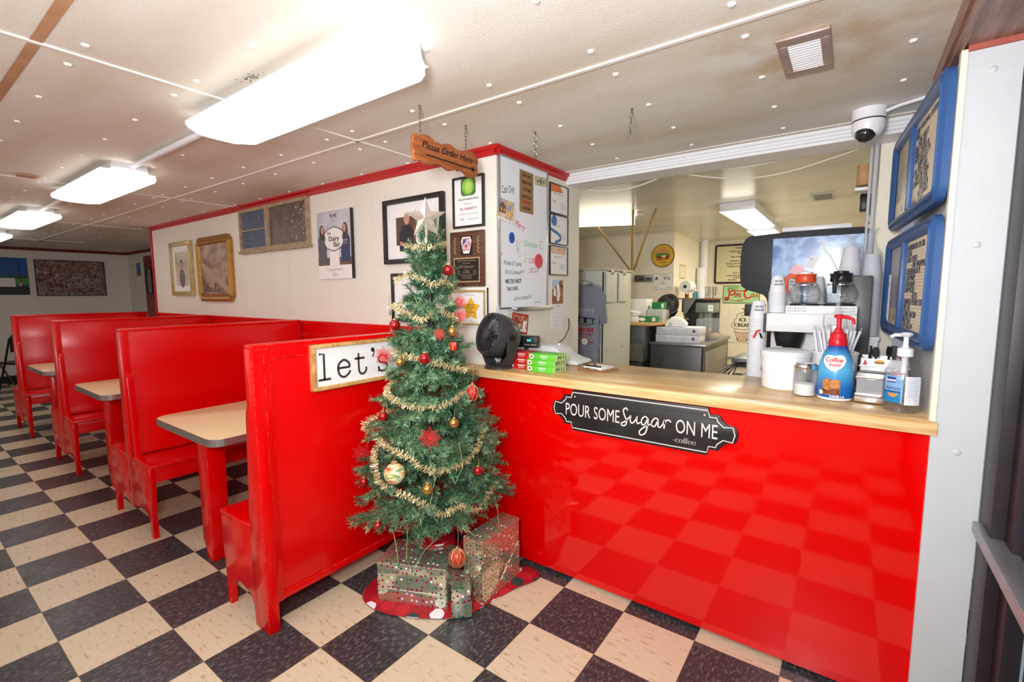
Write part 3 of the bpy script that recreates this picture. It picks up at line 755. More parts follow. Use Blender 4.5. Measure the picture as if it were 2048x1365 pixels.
def tree_parts():
    fol = G('needle'); tw = G('twig')
    z = 0.385; tier = 0
    while z < 1.66:
        r = rad(z); n = max(6, int(6+r*14)); ph = R.uniform(0, 2*PI)
        for k in range(n):
            az = ph+2*PI*k/n+R.uniform(-0.2, 0.2); ln = r*R.uniform(0.72, 1.16)
            c, s = math.cos(az), math.sin(az)
            if c < -0.05: ln = min(ln, (0.236-0.03*R.random())/-c)          # the bench back is close on this side
            if s > 0.05: ln = min(ln, (0.335-0.02*R.random())/s)
            zz = z+R.uniform(-0.03, 0.03); droop = R.uniform(-0.06, 0.03) if z < 1.4 else R.uniform(0.02, 0.08)
            p0 = Vector((0.012*c, 0.012*s, zz)); p1 = Vector((ln*0.5*c, ln*0.5*s, zz+0.05*ln/0.3)); p2 = Vector((ln*c, ln*s, zz+0.02+droop+0.03))
            main = [p0, p0.lerp(p1, 0.5), p1, p1.lerp(p2, 0.5), p2]
            tw.tube([tuple(p) for p in main], 0.0028, 4, False)
            needles(fol, [p0.lerp(p1, 0.35)]+main[1:], 0.027, 1050)
            m = 3 if ln > 0.2 else 2
            if ln < 0.09: m = 1
            for j in range(m):
                t = 0.38+0.5*j/max(1, m)
                b = p0.lerp(p1, t*2) if t < 0.5 else p1.lerp(p2, t*2-1)
                for sgn in (-1, 1):
                    a2 = az+sgn*R.uniform(0.45, 0.8); l2 = min(0.125, ln*0.42)*R.uniform(0.7, 1.15)
                    e = b+Vector((l2*math.cos(a2), l2*math.sin(a2), R.uniform(-0.03, 0.03)))
                    if e.x < -0.222 or e.y > 0.31: continue
                    tw.tube([tuple(b), tuple(e)], 0.0018, 4, False)
                    needles(fol, [b, b.lerp(e, 0.5), e], 0.026, 1050)
        z += 0.066 if z < 0.9 else 0.062
        tier += 1
    for tip in ((-0.240, -0.335, 0.365), (-0.225, -0.30, 0.455), (-0.235, -0.245, 0.56), (-0.215, -0.235, 0.80), (0.36, 0.12, 0.535), (0.37, 0.02, 0.47), (0.33, -0.16, 0.42), (0.06, -0.39, 0.43), (-0.10, -0.38, 0.40), (0.30, 0.10, 0.70), (0.20, -0.30, 0.41)):
        e = Vector(tip); a = Vector((0, 0, e.z+0.03)); m = a.lerp(e, 0.5)+Vector((0, 0, 0.02)); P_ = [a, a.lerp(m, 0.5), m, m.lerp(e, 0.5), e]
        tw.tube([tuple(p) for p in P_], 0.003, 4, False); needles(fol, P_[1:], 0.030, 820)
        sd = Vector((-e.y, e.x, 0)).normalized()
        for t_ in (0.55, 0.75):
            for sg_ in (-1, 1):
                b = a.lerp(e, t_); q = b+(e-a)*0.20+sd*sg_*0.065
                if q.x < -0.232: continue
                tw.tube([tuple(b), tuple(q)], 0.002, 4, False); needles(fol, [b, b.lerp(q, 0.5), q], 0.027, 800)
    for k in range(6):
        az = 2*PI*k/6; needles(fol, [Vector((0, 0, 1.56)), Vector((0.055*math.cos(az), 0.055*math.sin(az), 1.655))], 0.026, 760)
    needles(fol, [Vector((0, 0, 0.9)), Vector((0, 0, 1.62))], 0.040, 700)
    tw2 = G(pm('tree_pole', (42, 40, 36), 0.6)); tw2.tube([(0, 0, 0.02), (0, 0, 1.68)], 0.012, 10)
    tw2.build('trunk', tree, smooth=True); tw.build('branch_wires', tree); fol.build('foliage', tree)
tree_parts()
g = G(make_speckle_paper('snowman_print_paper', (170, 20, 36), [(170, 20, 36), (240, 240, 245), (40, 70, 64), (196, 30, 44), (236, 236, 240), (170, 20, 36)], 13, 0.0, 0.5, 0.42))
sk = G(MATS['snowman_print_paper']); sk.lathe([(0.105, 0.02), (0.110, 0.10), (0.100, 0.215), (0.02, 0.225)], n=14)
sk.build('stand_wrap', tree, smooth=True)
# skirt cloth spread on the floor
def skirt():
    g = G(MATS['snowman_print_paper'])
    outl = [(1.05, 0.62), (1.12, 0.58), (1.20, 0.565), (1.30, 0.585), (1.40, 0.635), (1.49, 0.69), (1.56, 0.745), (1.595, 0.82), (1.60, 0.88), (1.625, 0.97), (1.645, 1.07), (1.69, 1.15), (1.705, 1.22), (1.66, 1.262), (1.55, 1.27), (1.40, 1.27), (1.2, 1.27), (1.06, 1.24), (1.00, 1.1), (1.0, 0.9), (1.01, 0.75)]
    n = len(outl); v = []; K = 7
    for i in range(K+1):
        t = i/K
        for j, (x, y) in enumerate(outl):
            h = 0.006+0.012*(1-t)+(0.010*math.sin(j*2.1+i)**2 if 2 < i < K else 0.0)
            if i == K: h = 0.002+0.006*(math.sin(j*2.7)**2)
            v.append((TX+(x-TX)*(0.28+0.72*t), TY+(y-TY)*(0.28+0.72*t), h))
    f = [(i*n+j, (i+1)*n+j, (i+1)*n+(j+1) % n, i*n+(j+1) % n) for i in range(K) for j in range(n)]
    g.add(v, f); o = g.build('tree_skirt', smooth=True)
    md = o.modifiers.new('thickness', 'SOLIDIFY'); md.thickness = 0.003; md.offset = -1.0
    md2 = o.modifiers.new('smooth', 'SUBSURF'); md2.levels = 1; md2.render_levels = 1
    tag(o, 'red snowman-print cloth spread under the tree and gifts', 'tree skirt')
skirt()
# star topper
st = thing('star_topper', 'silver five-pointed star on top of the tree', 'star', (1.262, 0.900, 1.675), math.radians(36))
g = G(pm('champagne_silver', (226, 214, 204), 0.3, 0.7, var=0.05))
P = [(( 0.098 if i % 2 == 0 else 0.040)*math.sin(PI*i/5), ( 0.098 if i % 2 == 0 else 0.040)*math.cos(PI*i/5)+0.095) for i in range(10)]
v = [(x, 0, z) for x, z in P]+[(0, -0.022, 0.095), (0, 0.022, 0.095)]
g.add(v, [(i, 10, (i+1) % 10) for i in range(10)]+[((i+1) % 10, 11, i) for i in range(10)]); g.build('star', st)
G(MATS['champagne_silver']).tube([(0, 0, -0.03), (0, 0, 0.06)], 0.011, 10).build('socket', st, smooth=True)
# baubles
def bauble(loc, r, mat, label, cat='bauble', group=None, string=0.03, name='bauble'):
    if r < 0.04: r *= 1.2
    t = thing(name, label, cat, loc, 0, group)
    G(mat).sph((0, 0, 0), r, 22, 14).build('ball', t, smooth=True)
    cp_ = G('pgold').lathe([(r*0.3, r*0.93), (r*0.3, r*1.15), (r*0.1, r*1.22)], n=12).build('cap', t, smooth=True)
    g = G('pgold'); g.tube([(0, 0, r*1.2), (0.003, 0.002, r*1.2+string*0.5), (0, 0.004, r*1.2+string)], 0.0008, 5); g.build('hook', cp_)
    return t
RB = pm('red_bauble_lacquer', (176, 12, 16), 0.10, 0.55, var=0.03, coat=1.0)
GB = pm('gold_bauble_lacquer', (206, 164, 92), 0.16, 0.85, var=0.06)
RG = 'red baubles on the tree'; GG = 'gold baubles on the tree'
for loc, r, lab in (
    ((1.362, 0.940, 1.531), 0.0215, 'shiny red bauble high on the right of the tree beside the wooden plaque'),
    ((1.182, 0.766, 1.279), 0.0215, 'shiny red bauble on the left of the tree above the red wall rail'),
    ((1.377, 0.763, 1.140), 0.0215, 'shiny red bauble at the middle of the tree over the fourth tinsel swag'),
    ((1.213, 0.660, 0.878), 0.0185, 'shiny red bauble on the lower left, left of the large red snowflake'),
    ((1.572, 0.886, 0.634), 0.0175, 'shiny red bauble on the lower right edge of the tree'),
    ((1.125, 0.610, 0.570), 0.0160, 'small copper red bauble hanging below the left red snowflake'),
    ((1.284, 0.557, 0.430), 0.0165, 'red bauble on the lowest left branch above the largest gift')):
    bauble(loc, r, RB, lab, 'bauble', RG)
for loc, r, lab in (
    ((1.426, 0.891, 1.251), 0.020, 'gold bauble on the right of the tree beside the desk fan'),
    ((1.499, 0.813, 0.857), 0.019, 'gold bauble right of the large red snowflake'),
    ((1.470, 0.675, 0.597), 0.020, 'gold bauble at the bottom centre between two tinsel swags'),
    ((1.270, 0.717, 1.120), 0.017, 'dull gold bauble between the star-shaped ornament on the sign and the middle red bauble')):
    bauble(loc, r, GB, lab, 'bauble', GG)
def marble():
    m, nt, b, N, L = nodes_of('painted_scene_glaze')
    tc = N('ShaderNodeTexCoord').outputs['Object']
    f = noise(N, L, tc, 14, 3, (1, 1, 3.2))
    L(ramp(N, L, f, [(0.34, S(196, 92, 72)), (0.42, S(232, 190, 140)), (0.50, S(240, 226, 190)), (0.58, S(92, 150, 84)), (0.66, S(240, 220, 150)), (0.74, S(150, 100, 80))]), b.inputs['Base Color'])
    b.inputs['Roughness'].default_value = 0.12; return m
bauble((1.333, 0.615, 0.655), 0.046, marble(), 'big hand-painted ball ornament with a swirled landscape, low on the tree')
def lattice(loc, rx, rz, label, gold_n, base):
    t = thing('lattice_ornament', label, 'ornament', loc)
    G(base).sph((0, 0, 0), 1.0, 22, 14, (rx, rx, rz)).build('ball', t, smooth=True)
    g = G('pgold')
    for s in (-1, 1):
        for k in range(gold_n):
            L = []
            for i in range(13):
                th = PI*(0.06+0.88*i/12); az = 2*PI*k/gold_n+s*i*0.11
                L.append((rx*1.03*math.sin(th)*math.cos(az), rx*1.03*math.sin(th)*math.sin(az), rz*1.03*math.cos(th)))
            g.tube(L, 0.0011, 4, False)
    g.build('bead_lattice', t)
    G('pgold').lathe([(0.006, rz), (0.007, rz+0.008), (0.002, rz+0.012)], n=10).build('cap', t, smooth=True)
    g = G('pgold'); g.tube([(0, 0, rz+0.01), (0.004, 0.003, rz+0.04), (0, 0.006, rz+0.10)], 0.0008, 5); g.build('hook', t)
lattice((1.497, 0.942, 0.969), 0.027, 0.038, 'red drop ornament netted with gold beads, right of the tree over the counter front', 7, pm('deep_red_satin', (196, 26, 34), 0.35, 0.2, var=0.1))
lattice((1.548, 0.768, 0.272), 0.036, 0.041, 'orange-red egg ornament with gold filigree hanging between the gifts', 9, pm('orange_red_gilt', (204, 70, 50), 0.3, 0.4, var=0.2, scale=60))
def snowflake(loc, r, label, rz=math.radians(36), tilt=0.0):
    g = G(pm('red_glitter_flake', (208, 34, 40), 0.5, 0.1, var=0.2, scale=300))
    for k in range(8):
        a = 2*PI*k/8+tilt; c, s = math.cos(a), math.sin(a)
        def T(u, v): return (u*c-v*s, u*s+v*c)
        o = [T(r*0.30, 0), T(r*0.58, r*0.20), T(r*1.0, 0), T(r*0.58, -r*0.20), T(r*0.30, 0)]
        g.stroke(o, r*0.055, -0.0012, False, y1=0.0012)
        g.stroke([T(r*0.10, 0), T(r*0.80, 0)], r*0.032, -0.0012, False, y1=0.0012)
        g.stroke([T(r*0.52, r*0.12), T(r*0.66, 0), T(r*0.52, -r*0.12)], r*0.034, -0.0012, False, y1=0.0012)
        g.stroke([T(r*0.34, r*0.14), T(r*0.30, 0), T(r*0.34, -r*0.14)], r*0.034, -0.0012, False, y1=0.0012)
        a1 = a+PI/8; g.stroke([(0.12*r*math.cos(a1), 0.12*r*math.sin(a1)), (0.42*r*math.cos(a1), 0.42*r*math.sin(a1))], r*0.04, -0.0012, False, y1=0.0012)
    P = [(r*0.13*math.cos(2*PI*i/16), r*0.13*math.sin(2*PI*i/16)) for i in range(16)]
    g.prism(P, -0.0015, 0.0015, 'y')
    o = g.build('snowflake_ornament', loc=loc, rz=rz)
    return tag(o, label, 'ornament', 'red snowflake ornaments')
snowflake((1.108, 0.757, 1.132), 0.048, 'red glitter snowflake ornament overlapping the white framed sign')
snowflake((1.452, 0.712, 0.808), 0.052, 'red glitter snowflake ornament at the centre of the lower tree')
snowflake((1.030, 0.672, 0.663), 0.052, 'red glitter snowflake ornament at the lower left edge over the bench back', tilt=0.2)
snowflake((1.392, 0.985, 1.385), 0.034, 'upper of two red snowflakes hanging by the gold star certificate', tilt=0.1)
snowflake((1.396, 0.980, 1.322), 0.036, 'lower of two red snowflakes hanging by the gold star certificate', tilt=0.3)
snowflake((1.408, 0.826, 1.245), 0.030, 'red snowflake tucked inside the branches beside the gold bauble', tilt=0.1)
t = thing('gift_ornament', 'tiny red gift box ornament on the right of the tree below the gold bauble', 'ornament', (1.440, 0.882, 1.188), 0.5)
G(pm('red_foil', (190, 16, 24), 0.3, 0.3, var=0.1)).box(-0.015, 0.015, -0.012, 0.012, -0.018, 0.018).build('box', t, bevel=0.001)
G('gold').box(-0.003, 0.003, -0.0125, 0.0125, -0.0185, 0.0185).build('ribbon', t)
g = G('paper')
L = [(0, 0, -0.03), (0, 0, 0.01)]+[(0.010-0.010*math.cos(PI*k/6), 0, 0.01+0.010*math.sin(PI*k/6)) for k in range(1, 7)]
g.tube(L, 0.0028, 6); g.mat('inkred')
for k in range(4): g.tube([(0, 0, -0.026+k*0.009), (0, 0, -0.022+k*0.009)], 0.003, 6)
tag(g.build('candy_cane', loc=(1.118, 0.778, 1.344), smooth=True), 'tiny red and white candy cane on the upper left branch', 'ornament')
# gold tinsel garland wound round the tree
FRONT = [[(1.18, 0.847, 1.646), (1.261, 0.861, 1.638), (1.313, 0.9, 1.638), (1.305, 0.981, 1.666)],
 [(1.146, 0.806, 1.484), (1.177, 0.847, 1.512), (1.286, 0.833, 1.491), (1.34, 0.867, 1.464), (1.356, 0.923, 1.482)],
 [(1.139, 0.8, 1.365), (1.246, 0.789, 1.333), (1.327, 0.804, 1.307), (1.361, 0.849, 1.347), (1.39, 0.906, 1.327)],
 [(1.191, 0.756, 1.153), (1.322, 0.758, 1.14), (1.398, 0.806, 1.116), (1.439, 0.874, 1.092), (1.452, 0.937, 1.074)],
 [(1.183, 0.712, 0.964), (1.283, 0.699, 0.942), (1.367, 0.724, 0.928), (1.426, 0.772, 0.927), (1.465, 0.842, 0.946), (1.474, 0.924, 0.978)],
 [(1.043, 0.682, 0.812), (1.092, 0.700, 0.753), (1.248, 0.65, 0.745), (1.348, 0.663, 0.723), (1.434, 0.697, 0.673), (1.482, 0.739, 0.655), (1.525, 0.82, 0.673), (1.537, 0.908, 0.707), (1.516, 0.989, 0.776)],
 [(1.152, 0.649, 0.668), (1.235, 0.614, 0.587), (1.352, 0.625, 0.567), (1.437, 0.66, 0.538), (1.515, 0.716, 0.482), (1.548, 0.774, 0.504), (1.589, 0.87, 0.469), (1.569, 1.012, 0.531)]]
def tinsel():
    pts = []
    for i, row in enumerate(FRONT):
        row = [Vector(p) for p in row]
        pts += row
        if i+1 < len(FRONT):
            a = row[-1]; b = Vector(FRONT[i+1][0])
            aa = math.atan2(a.y-TY, a.x-TX); ab = math.atan2(b.y-TY, b.x-TX)
            if ab < aa: ab += 2*PI
            for k in range(1, 7):
                t = k/7; an = aa+(ab-aa)*t; z = a.z+(b.z-a.z)*t; r = rad(z)*0.92
                c, s = math.cos(an), math.sin(an)
                if c < -0.05: r = min(r, 0.25/-c)
                if s > 0.05: r = min(r, 0.32/s)
                pts.append(Vector((TX+r*c, TY+r*s, z)))
    Q = []
    for i in range(len(pts)-1):
        a, b, c, d = pts[max(i-1, 0)], pts[i], pts[i+1], pts[min(i+2, len(pts)-1)]
        n = max(2, int((c-b).length/0.012))
        for k in range(n):
            t = k/n; Q.append(0.5*((2*b)+(c-a)*t+(2*a-5*b+4*c-d)*t*t+(3*b-a-3*c+d)*t**3))
    g = G(pm('gold_tinsel', (244, 226, 178), 0.28, 0.55, var=0.15, scale=300))
    for i in range(len(Q)-1):
        a, b = Q[i], Q[i+1]; d = (b-a)
        if d.length < 1e-6: continue
        d.normalize(); u = d.cross(Vector((0, 0, 1))); u = u.normalized() if u.length > 0.01 else Vector((1, 0, 0)); w = d.cross(u)
        for k in range(16):
            an = R.uniform(0, 2*PI); p = a.lerp(b, R.random()); o = u*math.cos(an)+w*math.sin(an)
            l = R.uniform(0.011, 0.021); tip = p+(o+d*R.uniform(-0.6, 0.6))*l; s = d.lerp(w, R.random()).normalized()*0.0013
            q = len(g.v); g.v += [tuple(p-s), tuple(p+s), tuple(tip+s), tuple(tip-s)]; g.f.append((q, q+1, q+2, q+3)); g.mi.append(0)
    tag(g.build('tinsel_garland'), 'gold tinsel garland wound around the whole Christmas tree', 'garland')
tinsel()
def light_string():
    g = G(pm('green_light_wire', (150, 168, 110), 0.5, var=0.1))
    runs = [[(1.33, 0.60, 0.40), (1.36, 0.59, 0.34), (1.36, 0.60, 0.25)], [(1.40, 0.62, 0.42), (1.41, 0.60, 0.30), (1.42, 0.62, 0.24), (1.46, 0.66, 0.33), (1.50, 0.70, 0.38)],
            [(1.57, 0.80, 0.40), (1.60, 0.83, 0.36), (1.57, 0.86, 0.33), (1.53, 0.90, 0.308)], [(1.60, 0.97, 0.49), (1.612, 0.98, 0.40), (1.60, 1.0, 0.31)],
            [(1.46, 0.70, 0.72), (1.49, 0.70, 0.64), (1.47, 0.68, 0.50), (1.50, 0.70, 0.45)], [(1.28, 0.80, 1.42), (1.31, 0.79, 1.38), (1.27, 0.79, 1.33)],
            [(1.15, 0.77, 1.42), (1.13, 0.78, 1.38), (1.16, 0.76, 1.33)], [(1.54, 0.80, 0.78), (1.56, 0.80, 0.68), (1.53, 0.78, 0.60)], [(1.20, 0.70, 0.98), (1.16, 0.72, 0.93), (1.22, 0.68, 0.88)]]
    for r in runs: g.tube(r, 0.0016, 5)
    bulbs = [(1.36, 0.60, 0.245), (1.42, 0.62, 0.235), (1.53, 0.90, 0.305), (1.60, 1.0, 0.306), (1.50, 0.70, 0.445), (1.27, 0.79, 1.325), (1.16, 0.76, 1.325)]
    g.mat(pm('green_bulb_socket', (70, 120, 92), 0.4, var=0.0))
    for b in bulbs: g.cyl(b, (b[0], b[1], b[2]+0.022), 0.004, 0.003, 8)
    for k in range(26):
        z = R.uniform(0.45, 1.5); an = R.uniform(-2.4, 0.3); r = rad(z)*0.92; p = (TX+r*math.cos(an), TY+r*math.sin(an), z)
        if p[0] < 1.0: continue
        g.cyl(p, (p[0]+R.uniform(-.01, .01), p[1]-0.01, z+0.022), 0.0035, 0.003, 6)
    tag(g.build('string_lights', smooth=True), 'unlit string of green-wired fairy lights looped through the tree', 'string lights')
light_string()

# ------------------------------------------------------------------ gifts
WP = make_speckle_paper('foil_dot_paper', (212, 210, 198), [(20, 96, 60), (246, 246, 244), (150, 22, 34), (96, 168, 66), (150, 30, 40), (60, 130, 60)], 42, 0.8, 0.13, 0.23)
WQ = make_speckle_paper('foil_dot_paper_pale', (210, 202, 176), [(24, 90, 56), (190, 50, 48), (30, 80, 60), (150, 30, 40), (110, 160, 70), (244, 240, 236)], 50, 0.7, 0.15, 0.23)
def gift(loc, rz, w, d, h, mat, label):
    t = thing('gift_box', label, 'gift', loc, rz, 'wrapped gifts under the tree')
    g = G(mat); nx, ny, nz = 7, 6, 5
    g.box(0, w, 0, d, 0, h)
    o = g.build('wrapped_box', t, bevel=0.004)
    f = G(mat)
    f.prism([(0.004, 0.0), (0.004, h*0.55), (d*0.5, h*0.16), (d-0.004, h*0.6), (d-0.004, 0.0)], w+0.0005, w+0.003, 'x')
    f.prism([(0.004, h-0.002), (d*0.5, h*0.42), (d-0.004, h-0.002)], w+0.003, w+0.0055, 'x')
    f.build('paper_fold', t)
    s = G(mat)
    if w > d*0.6: s.box(0.006, w-0.006, -0.0025, -0.0003, h*0.30, h*0.34); s.box(0.0, w, -0.003, 0.0, h-0.012, h-0.006)
    else: s.box(w+0.006, w+0.0065, 0.0, d, h*0.5, h*0.52)
    s.build('paper_seam', t)
    return t
gift((1.180, 0.622, 0.008), math.radians(23.5), 0.335, 0.205, 0.195, WP, 'largest dotted foil gift lying in front of the tree')
gift((1.487, 0.872, 0.008), math.radians(0), 0.108, 0.30, 0.300, WQ, 'tall dotted foil gift standing against the counter')
gift((1.545, 0.728, 0.008), math.radians(44), 0.085, 0.15, 0.135, WP, 'smallest dotted foil gift standing between the two larger ones')

# ------------------------------------------------------------------ signs on bench and counter
LS = thing('framed_sign', 'white typewriter-lettered sign in an oak frame on the bench back', 'sign', (0.985, 0.463, 1.099), PI/2)
WLS = 0.80; x1 = WLS
g = G('oak'); g.frame(0.0, x1, -0.103, 0.103, 0.016, -0.016, 0.014); g.build('frame', LS, bevel=0.0015)
pnl = G('paper').box(0.016, x1-0.016, 0.0, 0.010, -0.087, 0.087).build('panel', LS)
g = G(pm('brown_black_lettering', (62, 44, 44), 0.6, var=0.12, scale=60)); y = -0.0008; w = 0.0105
def tw_letters(g, x, s):
    """typewriter letters, x-height 0.075, ascender 0.125"""
    def st(p, sm=True, ww=w): g.stroke([(x+a, b-0.062) for a, b in p], ww, y, sm)
    if s == 'l': st([(0.006, 0.120), (0.030, 0.120), (0.030, 0.0)], False); st([(0.0, 0.004), (0.062, 0.004)], False)
    if s == 'e': st([(0.004, 0.046), (0.066, 0.046)], False); st([(0.066, 0.046), (0.061, 0.066), (0.036, 0.082), (0.010, 0.066), (0.004, 0.042), (0.012, 0.014), (0.036, 0.002), (0.062, 0.018), (0.066, 0.030)])
    if s == 't': st([(0.022, 0.105), (0.022, 0.030), (0.030, 0.008), (0.046, 0.003), (0.062, 0.016), (0.064, 0.034)]); st([(0.0, 0.080), (0.056, 0.080)], False)
    if s == "'": g.ell(x+0.012, 0.052, 0.011, 0.011, y); st([(0.021, 0.112), (0.017, 0.092), (0.008, 0.080)], True, 0.007)
    if s == 's': st([(0.058, 0.058), (0.050, 0.074), (0.032, 0.081), (0.012, 0.076), (0.006, 0.060), (0.016, 0.047), (0.046, 0.040), (0.058, 0.026), (0.052, 0.008), (0.030, 0.001), (0.010, 0.008), (0.005, 0.024)]); st([(0.058, 0.084), (0.058, 0.056)], False, 0.006); st([(0.004, 0.0), (0.004, 0.028)], False, 0.006)
    if s == 'a': st([(0.008, 0.066), (0.028, 0.081), (0.050, 0.072), (0.054, 0.050), (0.054, 0.010), (0.066, 0.003)]); st([(0.054, 0.046), (0.026, 0.045), (0.005, 0.028), (0.012, 0.006), (0.034, 0.002), (0.054, 0.018)])
for ch, x in (('l', 0.032), ('e', 0.128), ('t', 0.222), ("'", 0.315), ('s', 0.355)): tw_letters(g, x, ch)
g.build('lettering', pnl)
g = G(MATS['brown_black_lettering'])
for ch, x in (('e', 0.510), ('a', 0.600), ('t', 0.690)): tw_letters(g, x, ch)
g.build('lettering', pnl)
SS = thing('wooden_sign', 'black wooden plaque sign about sugar and coffee on the counter front', 'sign', (2.138, 1.279, 0.868))
def plaque(hw, hh, k):
    e = 0.385+k; P = []
    P += [(-0.305, hh), (0.305, hh), (0.312, hh-0.026), (e-0.035, hh-0.026)]
    P += [(e-0.030+0.0, hh-0.040), (e-0.008, hh-0.060), (e+0.026, 0.030), (e+0.034, 0.0), (e+0.026, -0.030), (e-0.008, -(hh-0.060)), (e-0.030, -(hh-0.040))]
    P += [(e-0.035, -(hh-0.026)), (0.312, -(hh-0.026)), (0.305, -hh), (-0.305, -hh), (-0.312, -(hh-0.026)), (-(e-0.035), -(hh-0.026))]
    P += [(-(e-0.030), -(hh-0.040)), (-(e-0.008), -(hh-0.060)), (-(e+0.026), -0.030), (-(e+0.034), 0.0), (-(e+0.026), 0.030), (-(e-0.008), hh-0.060), (-(e-0.030), hh-0.040), (-(e-0.035), hh-0.026), (-0.312, hh-0.026)]
    return P
G(make_wood('black_stained_wood', (20, 18, 18), (34, 32, 32), (46, 44, 44), (2, 8, 8), 3.0, 0.45)).prism(plaque(0.4, 0.098, 0.0)[::-1], 0.0, 0.011, 'y').build('board', SS, bevel=0.002)
sb = SS.children[0]
lt = pm('pale_pink_white_paint', (240, 222, 216), 0.5, var=0.03)
g = G(lt); P = plaque(0.39, 0.086, -0.012); g.stroke(P+[P[0]], 0.0042, -0.0004, False); g.build('border_line', sb)
g = G(lt)
g.text('POUR SOME', -0.345, -0.026, 0.058, -0.0006, 0.60, 'l'); g.build('lettering', sb); g = G(lt); g.text('ON ME', 0.345, -0.026, 0.058, -0.0006, 0.62, 'r'); g.build('lettering', sb); g = G(lt)
g.text('-coffee', 0.215, -0.066, 0.024, -0.0006, 1.0, bold=0.0006); g.build('lettering', sb); g = G(lt)
ws_ = 0.0058
for P in ([(-0.012, 0.038), (-0.020, 0.048), (-0.032, 0.036), (-0.026, 0.012), (-0.016, -0.010), (-0.022, -0.030), (-0.036, -0.034), (-0.040, -0.024), (-0.022, -0.012), (0.004, 0.018)],
          [(0.004, 0.018), (0.000, -0.004), (0.008, -0.016), (0.022, -0.004), (0.032, 0.018), (0.030, -0.004), (0.036, -0.014), (0.046, -0.006)],
          [(0.080, 0.016), (0.066, 0.022), (0.052, 0.006), (0.054, -0.014), (0.066, -0.012), (0.080, 0.014), (0.078, -0.020), (0.068, -0.052), (0.048, -0.062), (0.044, -0.046), (0.066, -0.024), (0.098, -0.004)],
          [(0.126, 0.016), (0.112, 0.022), (0.098, 0.006), (0.098, -0.012), (0.110, -0.014), (0.124, 0.012), (0.124, -0.010), (0.134, -0.014), (0.146, 0.004)],
          [(0.146, 0.004), (0.152, 0.020), (0.150, -0.018)], [(0.151, 0.002), (0.158, 0.018), (0.170, 0.022), (0.178, 0.014)]):
    g.stroke([(a-0.018, b) for a, b in P], ws_, -0.0006, True)
for s in (-1, 1): g.ell(s*0.292, 0.066, 0.0035, 0.0035, -0.0006, 10)
g.build('lettering', sb)
# ------------------------------------------------------------------ pictures on the picture wall (local: x right, -y out of the wall, z up)
WY = 1.3985
def framed(name, label, cat, loc, rz, w, h, fw, fd, fmat, art, group=None, mat_w=0.0, mat_m='paper', glass=False, bevel=0.0015):
    t = thing(name, label, cat, loc, rz, group)
    G(fmat).frame(-w/2, w/2, -h/2, h/2, fw, -fd, 0.0).build('frame', t, bevel=bevel)
    y = -fd*0.45
    g = G(mat_m); g.rect(-w/2+fw, w/2-fw, -h/2+fw, h/2-fw, y); 
    if mat_w: g.build('mount', t)
    a = G(mat_m) if mat_w else g
    art(a, y-0.0008, w/2-fw-mat_w, h/2-fw-mat_w)
    a.build('picture', t)
    return t
    return t
sep = make_photo('sepia_portrait', [(0.3, (150, 132, 118)), (0.5, (206, 192, 172)), (0.7, (226, 214, 196))], 3, mapping=(1, 1, 1))
def art_portrait(g, y, hw, hh):
    g.mat(sep).rect(-hw, hw, -hh, hh, y); g.mat(pm('portrait_grey', (122, 112, 116), 0.5, var=0.2, scale=30))
    g.ell(0.0, -0.10, 0.075, 0.10, y-0.0006); g.mat(pm('portrait_face', (176, 158, 146), 0.5, var=0.1)); g.ell(0.0, 0.035, 0.032, 0.045, y-0.001)
    g.mat(pm('portrait_hair', (108, 98, 96), 0.5, var=0.1)); g.poly([(-0.035, 0.04), (-0.03, 0.085), (0.0, 0.098), (0.03, 0.085), (0.035, 0.04), (0.02, 0.07), (-0.02, 0.07)], y-0.0014)
framed('framed_portrait', 'narrow gilt-framed pale portrait, first picture from the wall corner', 'picture', (-2.965, WY, 1.700), 0, 0.55, 0.57, 0.045, 0.03, 'pgold', art_portrait, None, 0.06)
street = make_photo('sepia_street', [(0.25, (84, 62, 52)), (0.42, (140, 112, 96)), (0.55, (182, 152, 130)), (0.75, (206, 180, 158))], 5, mapping=(1, 1, 1.6))
def art_street(g, y, hw, hh):
    g.mat(street).rect(-hw, hw, -hh, hh, y)
    g.mat(pm('sepia_road', (186, 158, 136), 0.5, var=0.1)); g.poly([(-hw, 0.02), (-hw, 0.09), (hw, -0.19), (hw, -0.26)][::-1], y-0.0006)
    g.mat(pm('sepia_dark', (106, 80, 68), 0.5, var=0.3, scale=40))
    for k in range(9): a = -hw+0.03+k*0.04; g.rect(a, a+0.03, -hh+0.02, -hh+0.05+0.12*R.random()*(1-k/12), y-0.0004)
def chamfer_frame():
    t = thing('framed_print', 'wide gilt-framed sepia town print with clipped corners', 'picture', (-2.165, WY, 1.672), 0)
    w, h, c = 0.375, 0.315, 0.055
    def o(k): return [(-w+k, -h+c+k*.4), (-w+c+k*.4, -h+k), (w-c-k*.4, -h+k), (w-k, -h+c+k*.4), (w-k, h-c-k*.4), (w-c-k*.4, h-k), (-w+c+k*.4, h-k), (-w+k, h-c-k*.4)]
    g = G('gold'); v = []; levels = [(0, 0.0), (0, -0.028), (0.022, -0.040), (0.045, -0.030), (0.062, -0.034), (0.075, -0.016)]
    for k, y in levels: v += [(a, y, b) for a, b in o(k)]
    f = [(i*8+j, i*8+(j+1) % 8, (i+1)*8+(j+1) % 8, (i+1)*8+j) for i in range(5) for j in range(8)]
    g.add(v, f).build('frame', t)
    g = G('paper'); art_street(g, -0.014, 0.305, 0.245); g.build('picture', t)
chamfer_frame()
sky1 = make_photo('porch_photo_backdrop', [(0.3, (150, 146, 160)), (0.5, (196, 194, 206)), (0.7, (222, 222, 230))], 4)
